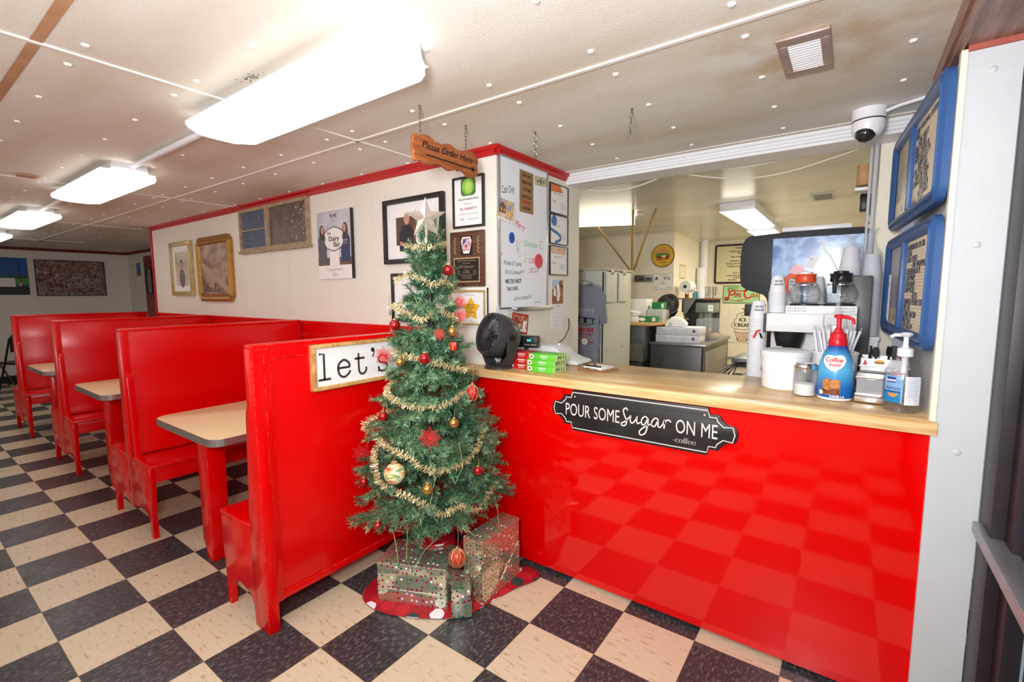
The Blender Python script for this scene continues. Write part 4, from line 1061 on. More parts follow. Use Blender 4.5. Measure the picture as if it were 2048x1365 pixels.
def canvas_print():
    t = thing('canvas_print', 'memorial canvas photo with two people beside a scalloped shop sign', 'canvas', (-0.175, WY, 1.778), 0)
    G('paper').box(-0.205, 0.205, -0.022, 0, -0.243, 0.243).build('canvas', t)
    G('blackframe').box(0.199, 0.206, -0.0224, 0.0, -0.2435, 0.2435).build('dark_edge', t)
    y = -0.0226; g = G(sky1); g.rect(-0.205, 0.199, -0.145, 0.243, y)
    g.mat(pm('brown_photo_floor', (112, 86, 72), 0.5, var=0.2)); g.rect(-0.205, 0.199, -0.145, -0.09, y-0.0003)
    hair = pm('photo_hair', (74, 56, 48), 0.5, var=0.15); shirt1 = pm('photo_grey_shirt', (92, 92, 104), 0.5, var=0.1); shirt2 = pm('photo_navy_shirt', (52, 66, 104), 0.5, var=0.1); skin = pm('photo_skin', (196, 150, 126), 0.5, var=0.06)
    for sx, sh in ((-0.145, shirt1), (0.135, shirt2)):
        g.mat(sh); g.poly([(sx-0.052, -0.125), (sx+0.052, -0.125), (sx+0.055, 0.04), (sx+0.03, 0.075), (sx-0.03, 0.075), (sx-0.055, 0.04)], y-0.0005)
        g.mat(hair); g.ell(sx, 0.095, 0.033, 0.055, y-0.0008); g.mat(skin); g.ell(sx+(0.006 if sx < 0 else -0.006), 0.112, 0.020, 0.028, y-0.0010)
    g.mat('paper'); g.poly([(-0.06, -0.145), (0.06, -0.145), (0.055, 0.0), (-0.055, 0.0)], y-0.0006)
    sh = [(-0.105, 0.05), (-0.125, 0.02), (-0.095, -0.02), (-0.05, -0.035), (0.0, -0.05), (0.05, -0.035), (0.095, -0.02), (0.125, 0.02), (0.105, 0.05), (0.125, 0.09), (0.07, 0.115), (0.0, 0.135), (-0.07, 0.115), (-0.125, 0.09)]
    sh = smooth_poly(sh); brn = pm('sign_brown', (112, 78, 58), 0.5, var=0.05)
    g.mat(brn); g.poly([(a, b) for a, b in sh], y-0.0012); g.mat('paper'); g.poly([(a*0.93, 0.042+(b-0.042)*0.92) for a, b in sh], y-0.0016)
    g.mat(brn); g.text('The', -0.085, 0.075, 0.022, y-0.002, 1.0, 'l', bold=0.0012); g.text('Dairy', 0.0, 0.028, 0.036, y-0.002, 1.1, bold=0.002); g.text('Bar', 0.035, -0.014, 0.036, y-0.002, 1.1, bold=0.002)
    g.mat(pm('house_number_grey', (120, 116, 124), 0.5)); g.text('9140', 0, 0.195, 0.026, y-0.0008, 1.1, bold=0.001)
    g.mat('paper'); g.text('WHAT', 0.14, 0.02, 0.012, y-0.0012, 0.9); g.text('IT IS', 0.14, 0.0, 0.012, y-0.0012, 0.9)
    g.mat(pm('script_gold', (196, 168, 120), 0.5)); g.text('In Loving Memory', -0.003, -0.185, 0.021, y-0.0005, 0.9, shear=0.35, maxw=0.36)
    g.mat('ink'); g.text('Bill DeJarnette', 0, -0.212, 0.008, y-0.0005, 1, maxw=0.1); g.text('SEPTEMBER 2, 1949', 0, -0.225, 0.006, y-0.0005, 1, maxw=0.12)
    g.build('print', t)
canvas_print()
def art_photo(g, y, hw, hh):
    g.mat(make_photo('kitchen_snapshot', [(0.3, (52, 36, 30)), (0.48, (96, 66, 52)), (0.6, (134, 96, 72)), (0.75, (170, 140, 116))], 10)).rect(-hw, hw, -hh, hh, y)
    y -= 0.0005
    g.mat(pm('photo_black_shirt', (44, 44, 52), 0.5, var=0.15)); g.poly([(-0.125, -0.125), (0.0, -0.125), (0.01, 0.0), (-0.03, 0.035), (-0.08, 0.035), (-0.125, 0.0)], y)
    g.mat(MATS['photo_skin']); g.ell(-0.055, 0.075, 0.026, 0.037, y-0.0004); g.poly([(-0.12, -0.06), (-0.02, -0.10), (-0.02, -0.115), (-0.12, -0.085)][::-1], y-0.0004)
    g.mat(pm('photo_white_hair', (196, 186, 178), 0.5)); g.poly([(-0.082, 0.085), (-0.07, 0.112), (-0.04, 0.112), (-0.028, 0.085), (-0.04, 0.1), (-0.07, 0.1)], y-0.0008)
    g.mat(pm('photo_blue_shirt', (60, 84, 150), 0.5, var=0.15)); g.poly([(0.03, -0.125), (0.125, -0.125), (0.125, 0.02), (0.05, 0.02)], y)
    g.mat('paper'); g.ell(0.06, -0.05, 0.035, 0.05, y-0.0004)
framed('framed_photo', 'large black-framed photo of a man in a dark polo shirt behind the star topper', 'picture', (0.645, WY, 1.818), 0, 0.54, 0.405, 0.030, 0.028, 'blackframe', art_photo, None, 0.085)
framed('framed_picture', 'black-framed picture mostly hidden behind the tree', 'picture', (0.62, WY, 1.40), 0, 0.38, 0.31, 0.022, 0.022, 'blackframe', lambda g, y, a, b: g.mat('paper').rect(-a, a, -b, b, y), None, 0.03)
grn = pm('slaw_green', (134, 190, 74), 0.5, var=0.25, scale=40)
def art_slaw(g, y, hw, hh):
    g.mat('paper').rect(-hw, hw, -hh, hh, y); y -= 0.0004
    g.mat(pm('tub_green', (84, 120, 66), 0.5, var=0.2, scale=30)).poly(rr_poly(-0.055, 0.055, 0.035, 0.135, 0.022), y)
    g.mat(grn).ell(0, 0.085, 0.044, 0.044, y-0.0004); g.mat(pm('slaw_light', (176, 214, 92), 0.5, var=0.2, scale=60)).ell(0.004, 0.085, 0.026, 0.032, y-0.0008)
    g.mat('ink').text('THE SLAW MAKER AWARD', 0, 0.012, 0.0085, y-0.0003, 1, bold=0.0005, maxw=0.17); g.text('PRESENTED TO', 0, -0.012, 0.006, y-0.0003, 1, maxw=0.07)
    g.mat('inkred').text('BILL DEJARNETTE', 0, -0.042, 0.012, y-0.0003, 0.9, bold=0.0004, maxw=0.13)
    g.mat('ink').text('OF ALL BEST 2-TON & SLAW MAKERS', 0, -0.068, 0.006, y-0.0003, 1, maxw=0.16)
    g.mat('inkred').text('65.5', -0.045, -0.098, 0.012, y-0.0003, 0.9, bold=0.0005); g.mat('ink').text('GALLONS OF SLAW', 0.035, -0.098, 0.007, y-0.0003, 1, maxw=0.085)
framed('framed_award', 'black-framed slaw award with a green tub picture, top of the certificate column', 'award', (1.098, WY, 1.938), 0, 0.232, 0.285, 0.013, 0.016, 'blackframe', art_slaw)
def plaque_award():
    t = thing('award_plaque', 'walnut service plaque with a flag shield and engraved black plate', 'plaque', (1.086, WY, 1.620), 0)
    G('walnut').box(-0.128, 0.128, -0.016, 0, -0.157, 0.157).build('board', t, bevel=0.005)
    y = -0.0165; g = G('black'); g.rect(-0.045, 0.045, 0.022, 0.13, y); g.mat('paper')
    def sh(k): return [(-0.022*k-0.008, 0.077+0.047*k), (0.022*k+0.008, 0.077+0.047*k), (0.040*k, 0.077+0.022*k), (0.022*k, 0.077-0.046*k), (-0.022*k, 0.077-0.046*k), (-0.040*k, 0.077+0.022*k)][::-1]
    g.poly(sh(1.0), y-0.0005)
    fl = make_photo('flag_cloth', [(0.36, (176, 50, 62)), (0.46, (236, 226, 228)), (0.56, (184, 60, 72)), (0.64, (232, 222, 226))], 9, mapping=(0.5, 1, 3))
    g.mat(fl).poly(sh(0.86), y-0.001); g.mat(pm('flag_blue', (62, 84, 150), 0.5, var=0.2, scale=80)).poly([(-0.03, 0.09), (-0.005, 0.085), (0.0, 0.112), (-0.02, 0.113)], y-0.0014)
    g.mat('paper').ring(0, 0.07, 0.018, 0.024, 0.004, y-0.0016, 16); g.mat('inkred').text('FD', 0, 0.062, 0.014, y-0.0018, 1, bold=0.001)
    g.mat('pgold'); 
    for s in (-1, 1):
        for k in range(9): g.ell(s*0.088+0.003*((-1)**k), 0.035+k*0.0105, 0.0055, 0.0045, y-0.0005, 8)
    g.rect(-0.098, 0.098, -0.132, 0.008, y-0.0003); g.mat('black').rect(-0.091, 0.091, -0.125, 0.001, y-0.0008)
    g.mat('pgold'); yy = y-0.0012
    for s, z, h in (('Rocky Point Volunteer Fire Department', -0.012, 0.007), ('Proudly Recognizes', -0.026, 0.006), ('for over', -0.066, 0.006), ('25 YEARS', -0.080, 0.010), ('of dedicated service and loyalty', -0.093, 0.006), ('to Our Fire Department', -0.103, 0.006), ('and to Our Community', -0.112, 0.006)): g.text(s, 0, z, h, yy, 0.85, maxw=0.16)
    g.text('Bill DeJarnette', 0, -0.050, 0.015, yy, 0.85, shear=0.3, bold=0.0004, maxw=0.15)
    for s in (-1, 1): g.ring(s*0.062, -0.076, 0.010, 0.012, 0.002, yy, 12)
    g.build('plates', t)
plaque_award()
def art_star(g, y, hw, hh):
    g.mat('paper').rect(-hw, hw, -hh, hh, y); y -= 0.0004
    g.mat(pm('gold_star_print', (240, 184, 52), 0.5, var=0.1)); P = [((0.072 if i % 2 == 0 else 0.042)*math.sin(PI*i/5)+0.025, (0.072 if i % 2 == 0 else 0.042)*math.cos(PI*i/5)-0.008) for i in range(10)]; g.poly(P[::-1], y)
    g.mat(pm('brown_print', (150, 90, 40), 0.5))
    for k, s in enumerate(('CERTIFICATE OF', 'APPRECIATION', 'FOR', 'GOLD STAR')): g.text(s, 0.025, 0.012-k*0.014, 0.007, y-0.0004, 0.9, bold=0.0003, maxw=0.07)
    g.mat('ink').text('The Community Award', 0.02, 0.07, 0.005, y-0.0004, 1); g.stroke([(0.02, -0.082), (0.03, -0.075), (0.035, -0.088), (0.05, -0.078), (0.06, -0.086), (0.075, -0.08)], 0.002, y-0.0004)
scf = framed('framed_certificate', 'gold-framed certificate with a yellow star in a white border, below the plaque', 'certificate', (1.081, WY, 1.342), 0, 0.272, 0.205, 0.014, 0.014, 'pgold', art_star, None, 0.0)
g = G('paper'); g.frame(-0.146, 0.146, -0.112, 0.112, 0.012, -0.008, 0); g.mat('blackframe').box(0.146, 0.150, -0.010, 0, -0.114, 0.114)
g.build('outer_frame', scf)

# ------------------------------------------------------------------ whiteboard wall (local x = +Y world)
XW = 1.2915
def wl_(y, z): return (XW, y, z)
t = thing('whiteboard', 'tall whiteboard with handwritten cash and holiday notes', 'whiteboard', wl_(1.66, 1.755), PI/2)
G('alu').frame(-0.252, 0.252, -0.42, 0.42, 0.010, -0.014, 0).build('frame', t, bevel=0.001)
wbp = G(pm('whiteboard_enamel', (240, 242, 250), 0.12, var=0.01)).box(-0.243, 0.243, -0.008, 0, -0.411, 0.411).build('panel', t)
G('alu').box(-0.13, 0.255, -0.045, -0.010, -0.432, -0.412).build('pen_tray', t, bevel=0.003)
y = -0.0085; g = G('ink')
g.text('Cash Only', -0.165, 0.225, 0.040, y, 0.5, shear=0.35, maxw=0.13, rot=0.16)
g.text('WE DO NOT', -0.115, -0.275, 0.026, y, 0.72, bold=0.0012, rot=0.04); g.text('TAKE CARDS', -0.125, -0.315, 0.022, y, 0.6, bold=0.0006, rot=0.05)
g.text('ATM in Parking Lot!', -0.02, -0.368, 0.022, y, 0.7, shear=0.15, rot=0.10); g.text('704-597-6429', 0.14, -0.392, 0.010, y, 0.9, rot=0.03)
g.mat('inkred'); g.text('Merry', -0.055, 0.045, 0.036, y, 0.8, shear=0.4, rot=-0.25); g.text('CLOSED', 0.085, -0.150, 0.030, y, 0.55, rot=0.05); g.text('DEC 22-27', 0.105, -0.205, 0.026, y, 0.6, rot=0.06); g.text('$5.00', -0.03, -0.212, 0.014, y, 0.9, rot=0.05)
g.text('*', -0.228, -0.135, 0.03, y); g.text('*', 0.002, -0.165, 0.03, y)
g.stroke([(-0.075, -0.02), (-0.085, -0.055), (-0.075, -0.085), (-0.06, -0.075)], 0.003, y)
g.mat('inkgreen'); g.text('Christmas', 0.06, -0.055, 0.034, y, 0.75, shear=0.4, maxw=0.21); g.stroke([(-0.05, -0.03), (-0.07, -0.08), (-0.06, -0.12), (-0.035, -0.11)], 0.003, y)
g.stroke([(0.0, -0.09), (0.012, -0.13), (0.02, -0.125)], 0.003, y)
g.mat('inkblue'); g.text('Monday & Tuesday', -0.12, -0.172, 0.026, y, 0.6, shear=0.1, maxw=0.20); g.text('Fish & Cornbread', -0.12, -0.222, 0.024, y, 0.6, shear=0.1, maxw=0.20)
g.stroke([(0.165, -0.03), (0.168, -0.05), (0.18, -0.06), (0.195, -0.05)], 0.003, y); g.ell(0.172, -0.015, 0.003, 0.004, y, 8); g.ell(0.188, -0.012, 0.003, 0.004, y, 8)
g.build('handwriting', wbp)
def flat(name, label, cat, loc, rz, w, h, art, tilt=0.0, th=0.0015, base='paper', group=None):
    g = G(base); g.box(-w/2, w/2, -th, 0, -h/2, h/2); art(g, -th-0.0004, w/2, h/2)
    o = g.build(name, loc=loc); o.rotation_euler = Matrix.Rotation(rz, 3, 'Z').to_euler() if not tilt else (Matrix.Rotation(rz, 3, 'Z') @ Matrix.Rotation(tilt, 3, 'Y')).to_euler()
    return tag(o, label, cat, group)
def art_snow(g, y, hw, hh):
    g.mat(make_photo('snow_village', [(0.3, (96, 88, 130)), (0.45, (170, 164, 190)), (0.55, (226, 190, 130)), (0.7, (240, 236, 240))], 14)).rect(-hw+0.006, hw-0.006, -hh+0.012, hh, y)
    y -= 0.0004
    g.mat(pm('cottage_brown', (120, 90, 76), 0.5, var=0.3, scale=60)); g.poly([(-0.06, -0.02), (0.0, -0.02), (0.0, 0.02), (-0.03, 0.04), (-0.06, 0.02)], y)
    g.mat(pm('lit_window_yellow', (240, 190, 70), 0.5)); g.rect(-0.045, -0.035, -0.01, 0.008, y-0.0003); g.rect(-0.02, -0.01, -0.01, 0.008, y-0.0003); g.rect(0.02, 0.05, -0.02, 0.0, y)
flat('postcard', 'snowy village Christmas card tilted over the whiteboard edge', 'card', (XW+0.0145, 1.462, 1.880), PI/2, 0.165, 0.115, art_snow, 0.10)
def art_note(g, y, hw, hh):
    g.mat('ink')
    for k, s in enumerate(('Cake Orders', 'Must be made', '7 to 10 days', 'ahead of time')): g.text(s, 0, 0.085-k*0.040, 0.022, y, 0.55, bold=0.0006, maxw=0.125)
    g.mat('inkred').text('Thank You!', 0, -0.066, 0.022, y, 0.6, bold=0.0008, maxw=0.12); g.mat('ink').text('& God Bless', 0, -0.10, 0.018, y, 0.6, bold=0.0006, maxw=0.12)
flat('kraft_paper_note', 'brown kraft paper note about cake orders at the top of the whiteboard', 'note', (XW+0.0088, 1.678, 2.013), PI/2, 0.143, 0.238, art_note, 0.01, base=pm('kraft_paper', (156, 118, 84), 0.7, var=0.08))
def art_dollar(g, y, hw, hh):
    g.mat('ink').frame(-hw+0.003, hw-0.003, -hh+0.003, hh-0.003, 0.0012, y, y+0.0001); g.ring(0, 0, 0.016, 0.019, 0.003, y, 16); g.ell(0, 0, 0.008, 0.012, y)
    for s in (-1, 1): g.text('1', s*0.055, 0.006, 0.012, y, 1, bold=0.0008); g.ell(s*0.034, -0.002, 0.007, 0.01, y, 10)
flat('dollar_bill', 'pale dollar bill taped in the top right corner of the whiteboard', 'dollar bill', (XW+0.0088, 1.833, 2.104), PI/2, 0.135, 0.052, art_dollar, -0.06, base=pm('banknote_green_cream', (206, 198, 164), 0.6, var=0.08, scale=80))
for nm, lab, y_, z_, ry, rz_, c in (('magnet', 'small blue oval magnet on the whiteboard below the card', 1.524, 1.737, 0.024, 0.031, (40, 90, 190)), ('magnet', 'larger red oval magnet on the right of the whiteboard', 1.808, 1.622, 0.042, 0.043, (226, 62, 88))):
    g = G(pm('magnet_%d' % c[0], c, 0.35, var=0.08, scale=60)); P = [(ry*math.cos(2*PI*i/24), rz_*math.sin(2*PI*i/24)) for i in range(24)]; g.prism(P, -0.006, 0, 'y')
    g.mat(pm('magnet_ink_%d' % c[0], tuple(int(v*0.72) for v in c), 0.4)); g.ring(0, 0, ry*0.72, rz_*0.72, 0.003, -0.0064); g.ring(0, 0, ry*0.42, rz_*0.4, 0.003, -0.0064); g.text('*', 0, -0.012, 0.02, -0.0064)
    tag(g.build(nm, loc=(XW+0.0088, y_, z_), rz=PI/2, bevel=0.0), lab, 'magnet', 'round magnets on the whiteboard')
def cert(kind):
    def art(g, y, hw, hh):
        g.mat('paper').rect(-hw, hw, -hh, hh, y); y -= 0.0004
        if kind == 0: g.mat(pm('orange_band', (222, 120, 62), 0.5, var=0.1)).poly([(-hw+0.01, hh), (-hw+0.01, hh-0.05), (hw*0.45, hh-0.04), (hw*0.1, hh)][::-1], y)
        if kind == 1:
            g.mat(pm('cert_blue', (56, 116, 180), 0.5, var=0.1)).ell(-hw+0.05, hh-0.035, 0.035, 0.035, y); g.stroke([(-hw+0.0, 0.0), (0.0, -0.03), (0.02, -0.06), (-0.05, -hh+0.005)], 0.02, y)
        if kind == 2: g.mat(pm('cert_peach', (226, 180, 156), 0.5, var=0.2, scale=20)).rect(-hw+0.01, hw-0.02, hh-0.045, hh-0.004, y)
        g.mat('ink'); g.text(('Certificate of Achievement', 'Safe Plates', 'Certificate of Training')[kind], -0.01, (0.03, 0.02, 0.02)[kind], 0.009, y-0.0003, 0.9, maxw=0.15)
        g.text('Manager', -0.06, -0.02, 0.010, y-0.0003, 0.9); 
        for k in range(3): g.text('food protection exam', 0.045, -0.025-0.014*k, 0.006, y-0.0003, 0.9, maxw=0.08)
    return art
for k, (z, lab) in enumerate(((2.030, 'thin black-framed certificate with an orange corner, top of three by the kitchen opening'), (1.836, 'thin black-framed certificate with blue circle and swoosh, middle of three'), (1.636, 'thin black-framed certificate with a peach header, lowest of three'))):
    framed('framed_certificate', lab, 'certificate', (XW, 2.063, z), PI/2, 0.235, 0.190, 0.006, 0.012, 'blackframe', cert(k), 'framed certificates beside the whiteboard')
# horse calendar
t = thing('wall_calendar', 'horse photo calendar hanging below the three certificates', 'calendar', (XW, 2.06, 1.35), PI/2)
def art_horse(g, y):
    g.mat(make_photo('horse_photo', [(0.3, (108, 58, 34)), (0.5, (158, 92, 54)), (0.68, (186, 118, 74))], 9)).rect(-0.075, 0.070, 0.002, 0.160, y)
    g.mat(pm('horse_sky', (176, 206, 226), 0.5, var=0.1)).poly([(-0.075, 0.16), (-0.075, 0.09), (-0.04, 0.12), (0.0, 0.13), (0.03, 0.16)], y-0.0004); g.mat('paper').poly([(-0.02, 0.13), (0.015, 0.135), (0.03, 0.06), (0.012, 0.02), (-0.012, 0.02), (-0.008, 0.07)][::-1], y-0.0006); g.poly([(-0.06, 0.06), (-0.05, 0.12), (-0.03, 0.10), (-0.02, 0.05)][::-1], y-0.0006)
    g.mat(pm('mane_dark', (60, 34, 26), 0.5)).poly([(0.02, 0.14), (0.06, 0.125), (0.066, 0.10), (0.04, 0.11)][::-1], y-0.0008)
g = G('paper'); g.box(-0.079, 0.074, -0.002, 0, 0.0, 0.162); art_horse(g, -0.0024); g.build('photo_page', t)
g = G('paper'); g.box(-0.076, 0.076, -0.002, 0, -0.172, -0.002); g.mat('inkblue')
for r_ in range(5):
    for c_ in range(7): g.text(str(1+r_*7+c_) if 1+r_*7+c_ <= 31 else ' ', -0.060+c_*0.020, -0.035-r_*0.026, 0.006, -0.0024, 0.9)
g.text('DECEMBER', 0, -0.018, 0.008, -0.0024)
o = g.build('date_page', t); o.rotation_euler = (0, 0.03, 0)
def art_list(g, y, hw, hh):
    g.mat(pm('pencil_grey', (190, 186, 196), 0.6))
    for k in range(9): g.stroke([(-hw+0.012+j*0.012, hh-0.02-k*0.017+R.uniform(-.003, .003)) for j in range(8)], 0.0014, y)
    g.mat('ink')
    for k in range(8): g.ell(hw-0.003, hh-0.01-k*0.02, 0.0025, 0.004, y, 6)
flat('notebook_sheet', 'spiral notebook sheet with faint handwriting beside the desk fan', 'paper', (XW+0.001, 1.442, 1.272), PI/2, 0.118, 0.165, art_list, 0.02)
def art_santa(g, y, hw, hh):
    g.mat(make_photo('santa_group_photo', [(0.3, (96, 50, 34)), (0.45, (150, 40, 40)), (0.55, (200, 160, 120)), (0.68, (236, 226, 216))], 26)).rect(-hw+0.012, hw-0.012, -hh+0.012, hh-0.012, y)
    g.mat('paper').rect(0.03, 0.055, -0.03, 0.02, y-0.0004); g.rect(-hw+0.012, hw-0.012, -hh+0.012, -hh+0.028, y-0.0004); g.mat('inkred').text('MERRY CHRISTMAS', -0.005, 0.026, 0.012, y-0.0006, 0.8, maxw=0.13)
flat('photo_card', 'red-bordered holiday photo card leaning above the register display', 'card', (XW+0.012, 1.602, 1.245), PI/2, 0.165, 0.118, art_santa, 0.14, base=pm('card_red', (184, 44, 44), 0.5, var=0.05))

# ------------------------------------------------------------------ far end of the dining room
def art_store(g, y, hw, hh):
    g.mat(pm('poster_sky', (34, 92, 168), 0.5, var=0.15, scale=3)).rect(-hw, hw, -hh, hh, y); y -= 0.0006
    g.mat(pm('poster_tree', (46, 92, 52), 0.5, var=0.3, scale=20)).poly([(-hw, -0.04), (hw, -0.04), (hw, 0.03), (0.2, -0.0), (0.1, 0.03), (-0.05, 0.0), (-hw, 0.04)], y)
    g.mat(pm('poster_lawn', (90, 150, 70), 0.5, var=0.1)).rect(-hw, hw, -0.13, -0.04, y); g.mat('paper').rect(-hw, 0.06, -0.17, -0.03, y-0.0005); g.mat('inkred').poly([(-hw, -0.09), (-0.10, -0.09), (-0.17, -0.04), (-hw, -0.04)], y-0.0009)
    g.mat(pm('poster_asphalt', (44, 44, 52), 0.5, var=0.1)).rect(-hw, hw, -hh, -0.16, y); g.mat('ink').rect(0.115, 0.122, -0.10, 0.22, y-0.0005); g.rect(0.085, 0.115, 0.215, 0.222, y-0.0005)
    g.mat(pm('bollard_yellow', (220, 180, 60), 0.5)).rect(0.10, 0.13, -0.16, -0.10, y-0.0007)
flat('canvas_print', 'canvas of a white roadside building under a blue sky on the far wall', 'canvas', (-8.198, 0.78, 1.733), PI/2, 0.43, 0.60, art_store, th=0.03)
def make_collage():
    m, nt, b, N, L = nodes_of('photo_collage_print')
    tc = N('ShaderNodeTexCoord').outputs['Object']
    br = N('ShaderNodeTexBrick'); br.inputs['Scale'].default_value = 1.0; br.inputs['Brick Width'].default_value = 0.11; br.inputs['Row Height'].default_value = 0.085; br.inputs['Mortar Size'].default_value = 0.002
    mp = N('ShaderNodeMapping'); mp.inputs['Rotation'].default_value = (PI/2, 0, 0); L(tc, mp.inputs[0]); L(mp.outputs[0], br.inputs['Vector'])
    br.inputs['Color1'].default_value = (0, 0, 0, 1); br.inputs['Color2'].default_value = (1, 1, 1, 1)
    f1 = noise(N, L, tc, 30, 4); c1 = ramp(N, L, f1, [(0.30, S(40, 26, 26)), (0.42, S(120, 84, 68)), (0.5, S(200, 170, 150)), (0.58, S(90, 110, 150)), (0.7, S(230, 222, 216))])
    c2 = ramp(N, L, noise(N, L, tc, 17, 4), [(0.36, S(60, 36, 36)), (0.5, S(140, 60, 50)), (0.6, S(96, 120, 80)), (0.7, S(220, 200, 180))])
    L(mix(N, L, br.outputs['Color'], c1, c2), b.inputs['Base Color']); b.inputs['Roughness'].default_value = 0.4; return m
framed('photo_collage', 'long black-framed collage of many small photos on the far wall', 'picture', (-8.198, 1.533, 1.718), PI/2, 0.91, 0.61, 0.012, 0.02, 'blackframe', lambda g, y, a, b: g.mat(make_collage()).rect(-a, a, -b, b, y))
def art_cal(g, y, hw, hh):
    g.mat(pm('small_picture_blue', (70, 110, 170), 0.5, var=0.2)).rect(-hw, hw, 0.0, hh, y); g.mat(pm('small_picture_brown', (150, 110, 70), 0.5, var=0.3)).rect(-hw, hw, -hh*0.3, 0.0, y)
flat('wall_calendar', 'small calendar with a blue picture at the far corner beside the red panel', 'calendar', (-7.62, 2.337, 1.82), 0, 0.22, 0.36, art_cal)
framed('framed_mirror', 'dark-framed tall mirror on the red panel at the far end', 'mirror', (-7.00, 2.312, 1.66), 0, 0.30, 0.46, 0.03, 0.03, 'blackframe', lambda g, y, a, b: g.mat(pm('mirror_glass', (210, 214, 216), 0.05, 0.9, var=0.0)).rect(-a, a, -b, b, y))
framed('framed_picture', 'pale-framed picture on the red panel, half hidden behind the wall corner', 'picture', (-6.40, 2.312, 1.72), 0, 0.34, 0.42, 0.03, 0.02, 'pgold', lambda g, y, a, b: g.mat(sep).rect(-a, a, -b, b, y))
def art_wood(g, y, hw, hh): g.mat(pm('carved_red', (110, 26, 32), 0.5, var=0.1)).ring(0.0, 0.0, 0.10, 0.03, 0.012, y)
flat('wooden_plaque', 'small dark red plaque above the mirror on the red panel', 'sign', (-7.02, 2.312, 1.955), 0, 0.36, 0.14, art_wood, th=0.02, base=pm('dull_crimson', (130, 30, 38), 0.45, var=0.1))
def chair():
    t = thing('folding_chair', 'black folding chair by the far wall behind the last bench', 'chair', (-6.95, 0.66, 0), math.radians(-70))
    for s in (-0.21, 0.21):
        f = G('black'); f.tube([(s, -0.20, 0.0), (s, 0.02, 0.46), (s, 0.16, 0.80), (s*0.85, 0.18, 0.86)], 0.013, 8); f.build('front_leg', t, smooth=True)
        f = G('black'); f.tube([(s*0.93, 0.28, 0.0), (s*0.93, -0.16, 0.47)], 0.012, 8); f.build('rear_leg', t, smooth=True)
    f = G('black'); f.tube([(-0.18, 0.18, 0.86), (0.18, 0.18, 0.86)], 0.013, 8); f.prism([(-0.20, 0.62), (0.20, 0.62), (0.19, 0.84), (-0.19, 0.84)], 0.135, 0.155, 'y'); f.build('backrest', t, bevel=0.003)
    f = G('black'); f.box(-0.20, 0.20, -0.22, 0.16, 0.435, 0.465); f.build('seat', t, bevel=0.008)
    f = G('black'); f.tube([(-0.195, 0.22, 0.09), (0.195, 0.22, 0.09)], 0.009, 8); f.build('stretcher', t, smooth=True)
chair()
# ------------------------------------------------------------------ things on the counter (top at CT)
def desk_fan(loc, rz, label, r=0.118, tilt=0.30, scale=1.0):
    """round air-circulator fan: axis along local -y, tilted up"""
    t = thing('desk_fan', label, 'fan', loc, rz)
    hz = 0.172
    b = G('charc'); b.lathe([(0.078, 0.0), (0.078, 0.010), (0.066, 0.018), (0.02, 0.022)], n=32)
    b.build('base', t, smooth=True)
    a = G('charc')
    for s in (-1, 1):
        p = [(-0.045, 0.010), (0.045, 0.010), (0.030, 0.10), (0.026, hz+0.012), (0.0, hz+0.026), (-0.024, hz+0.010), (-0.032, 0.08)]
        x = s*(r+0.006)
        a.add([(s*0.05, q[0], q[1]) if q[1] < 0.02 else (x, q[0], q[1]) for q in p]+[(s*0.062, q[0], q[1]) if q[1] < 0.02 else (x+s*0.010, q[0], q[1]) for q in p],
              [tuple(range(7)), tuple(range(13, 6, -1))]+[(i, 7+i, 7+(i+1) % 7, (i+1) % 7) for i in range(7)])
    a.build('yoke', t, bevel=0.002)
    for s in (-1, 1):
        k = G('black'); k.cyl((s*(r+0.010), 0, hz), (s*(r+0.022), 0, hz), 0.019, 0.015, 20); k.build('pivot_knob', t, smooth=True)
    Rm = Matrix.Translation((0, 0, hz)) @ Matrix.Rotation(-tilt, 4, 'X') @ Matrix.Rotation(PI/2, 4, 'X')
    h = G('charc'); h.T = Rm      # local z of the head = facing direction (-y of the fan)
    h.lathe([(r*0.86, 0.070), (r*0.95, 0.074), (r, 0.062), (r*1.03, 0.02), (r*0.98, -0.03), (r*0.80, -0.075), (r*0.55, -0.105), (r*0.30, -0.118), (0.001, -0.12)], n=40, caps=False)
    h.lathe([(r*0.86, 0.070), (r*0.84, 0.02), (r*0.82, -0.02)], n=40, caps=False)
    h.build('housing', t, smooth=True)
    g = G(pm('light_grey_fan_inside', (158, 158, 162), 0.5)); g.T = Rm; g.lathe([(0.001, -0.018), (r*0.82, -0.02)], n=24, caps=False); g.build('inner_back', t)
    g = G('charc'); g.T = Rm
    for k in range(28):
        an = 2*PI*k/28; c, s = math.cos(an), math.sin(an)
        g.tube([(0.030*c, 0.030*s, 0.080), (r*0.55*math.cos(an+0.28), r*0.55*math.sin(an+0.28), 0.078), (r*0.88*math.cos(an+0.42), r*0.88*math.sin(an+0.42), 0.070)], 0.0021, 5)
    g.lathe([(0.001, 0.086), (0.030, 0.084), (0.032, 0.076)], n=24); 
    g.build('grille', t, smooth=True)
    g = G(pm('grey_fan_blade', (120, 120, 124), 0.3, var=0.05)); g.T = Rm
    for k in range(5):
        a0 = 2*PI*k/5; g.add([(0.02*math.cos(a0), 0.02*math.sin(a0), 0.012), (r*0.76*math.cos(a0), r*0.76*math.sin(a0), 0.005), (r*0.78*math.cos(a0+0.8), r*0.78*math.sin(a0+0.8), 0.042), (0.02*math.cos(a0+0.9), 0.02*math.sin(a0+0.9), 0.035)], [(0, 1, 2, 3)])
    g.mat('steel').lathe([(0.001, 0.055), (0.022, 0.05), (0.024, 0.0)], n=20)
    g.build('blades', t, smooth=True)
    return t
desk_fan((1.335, 1.352, CT), math.radians(-20), 'charcoal desk fan on the counter corner under the certificates')
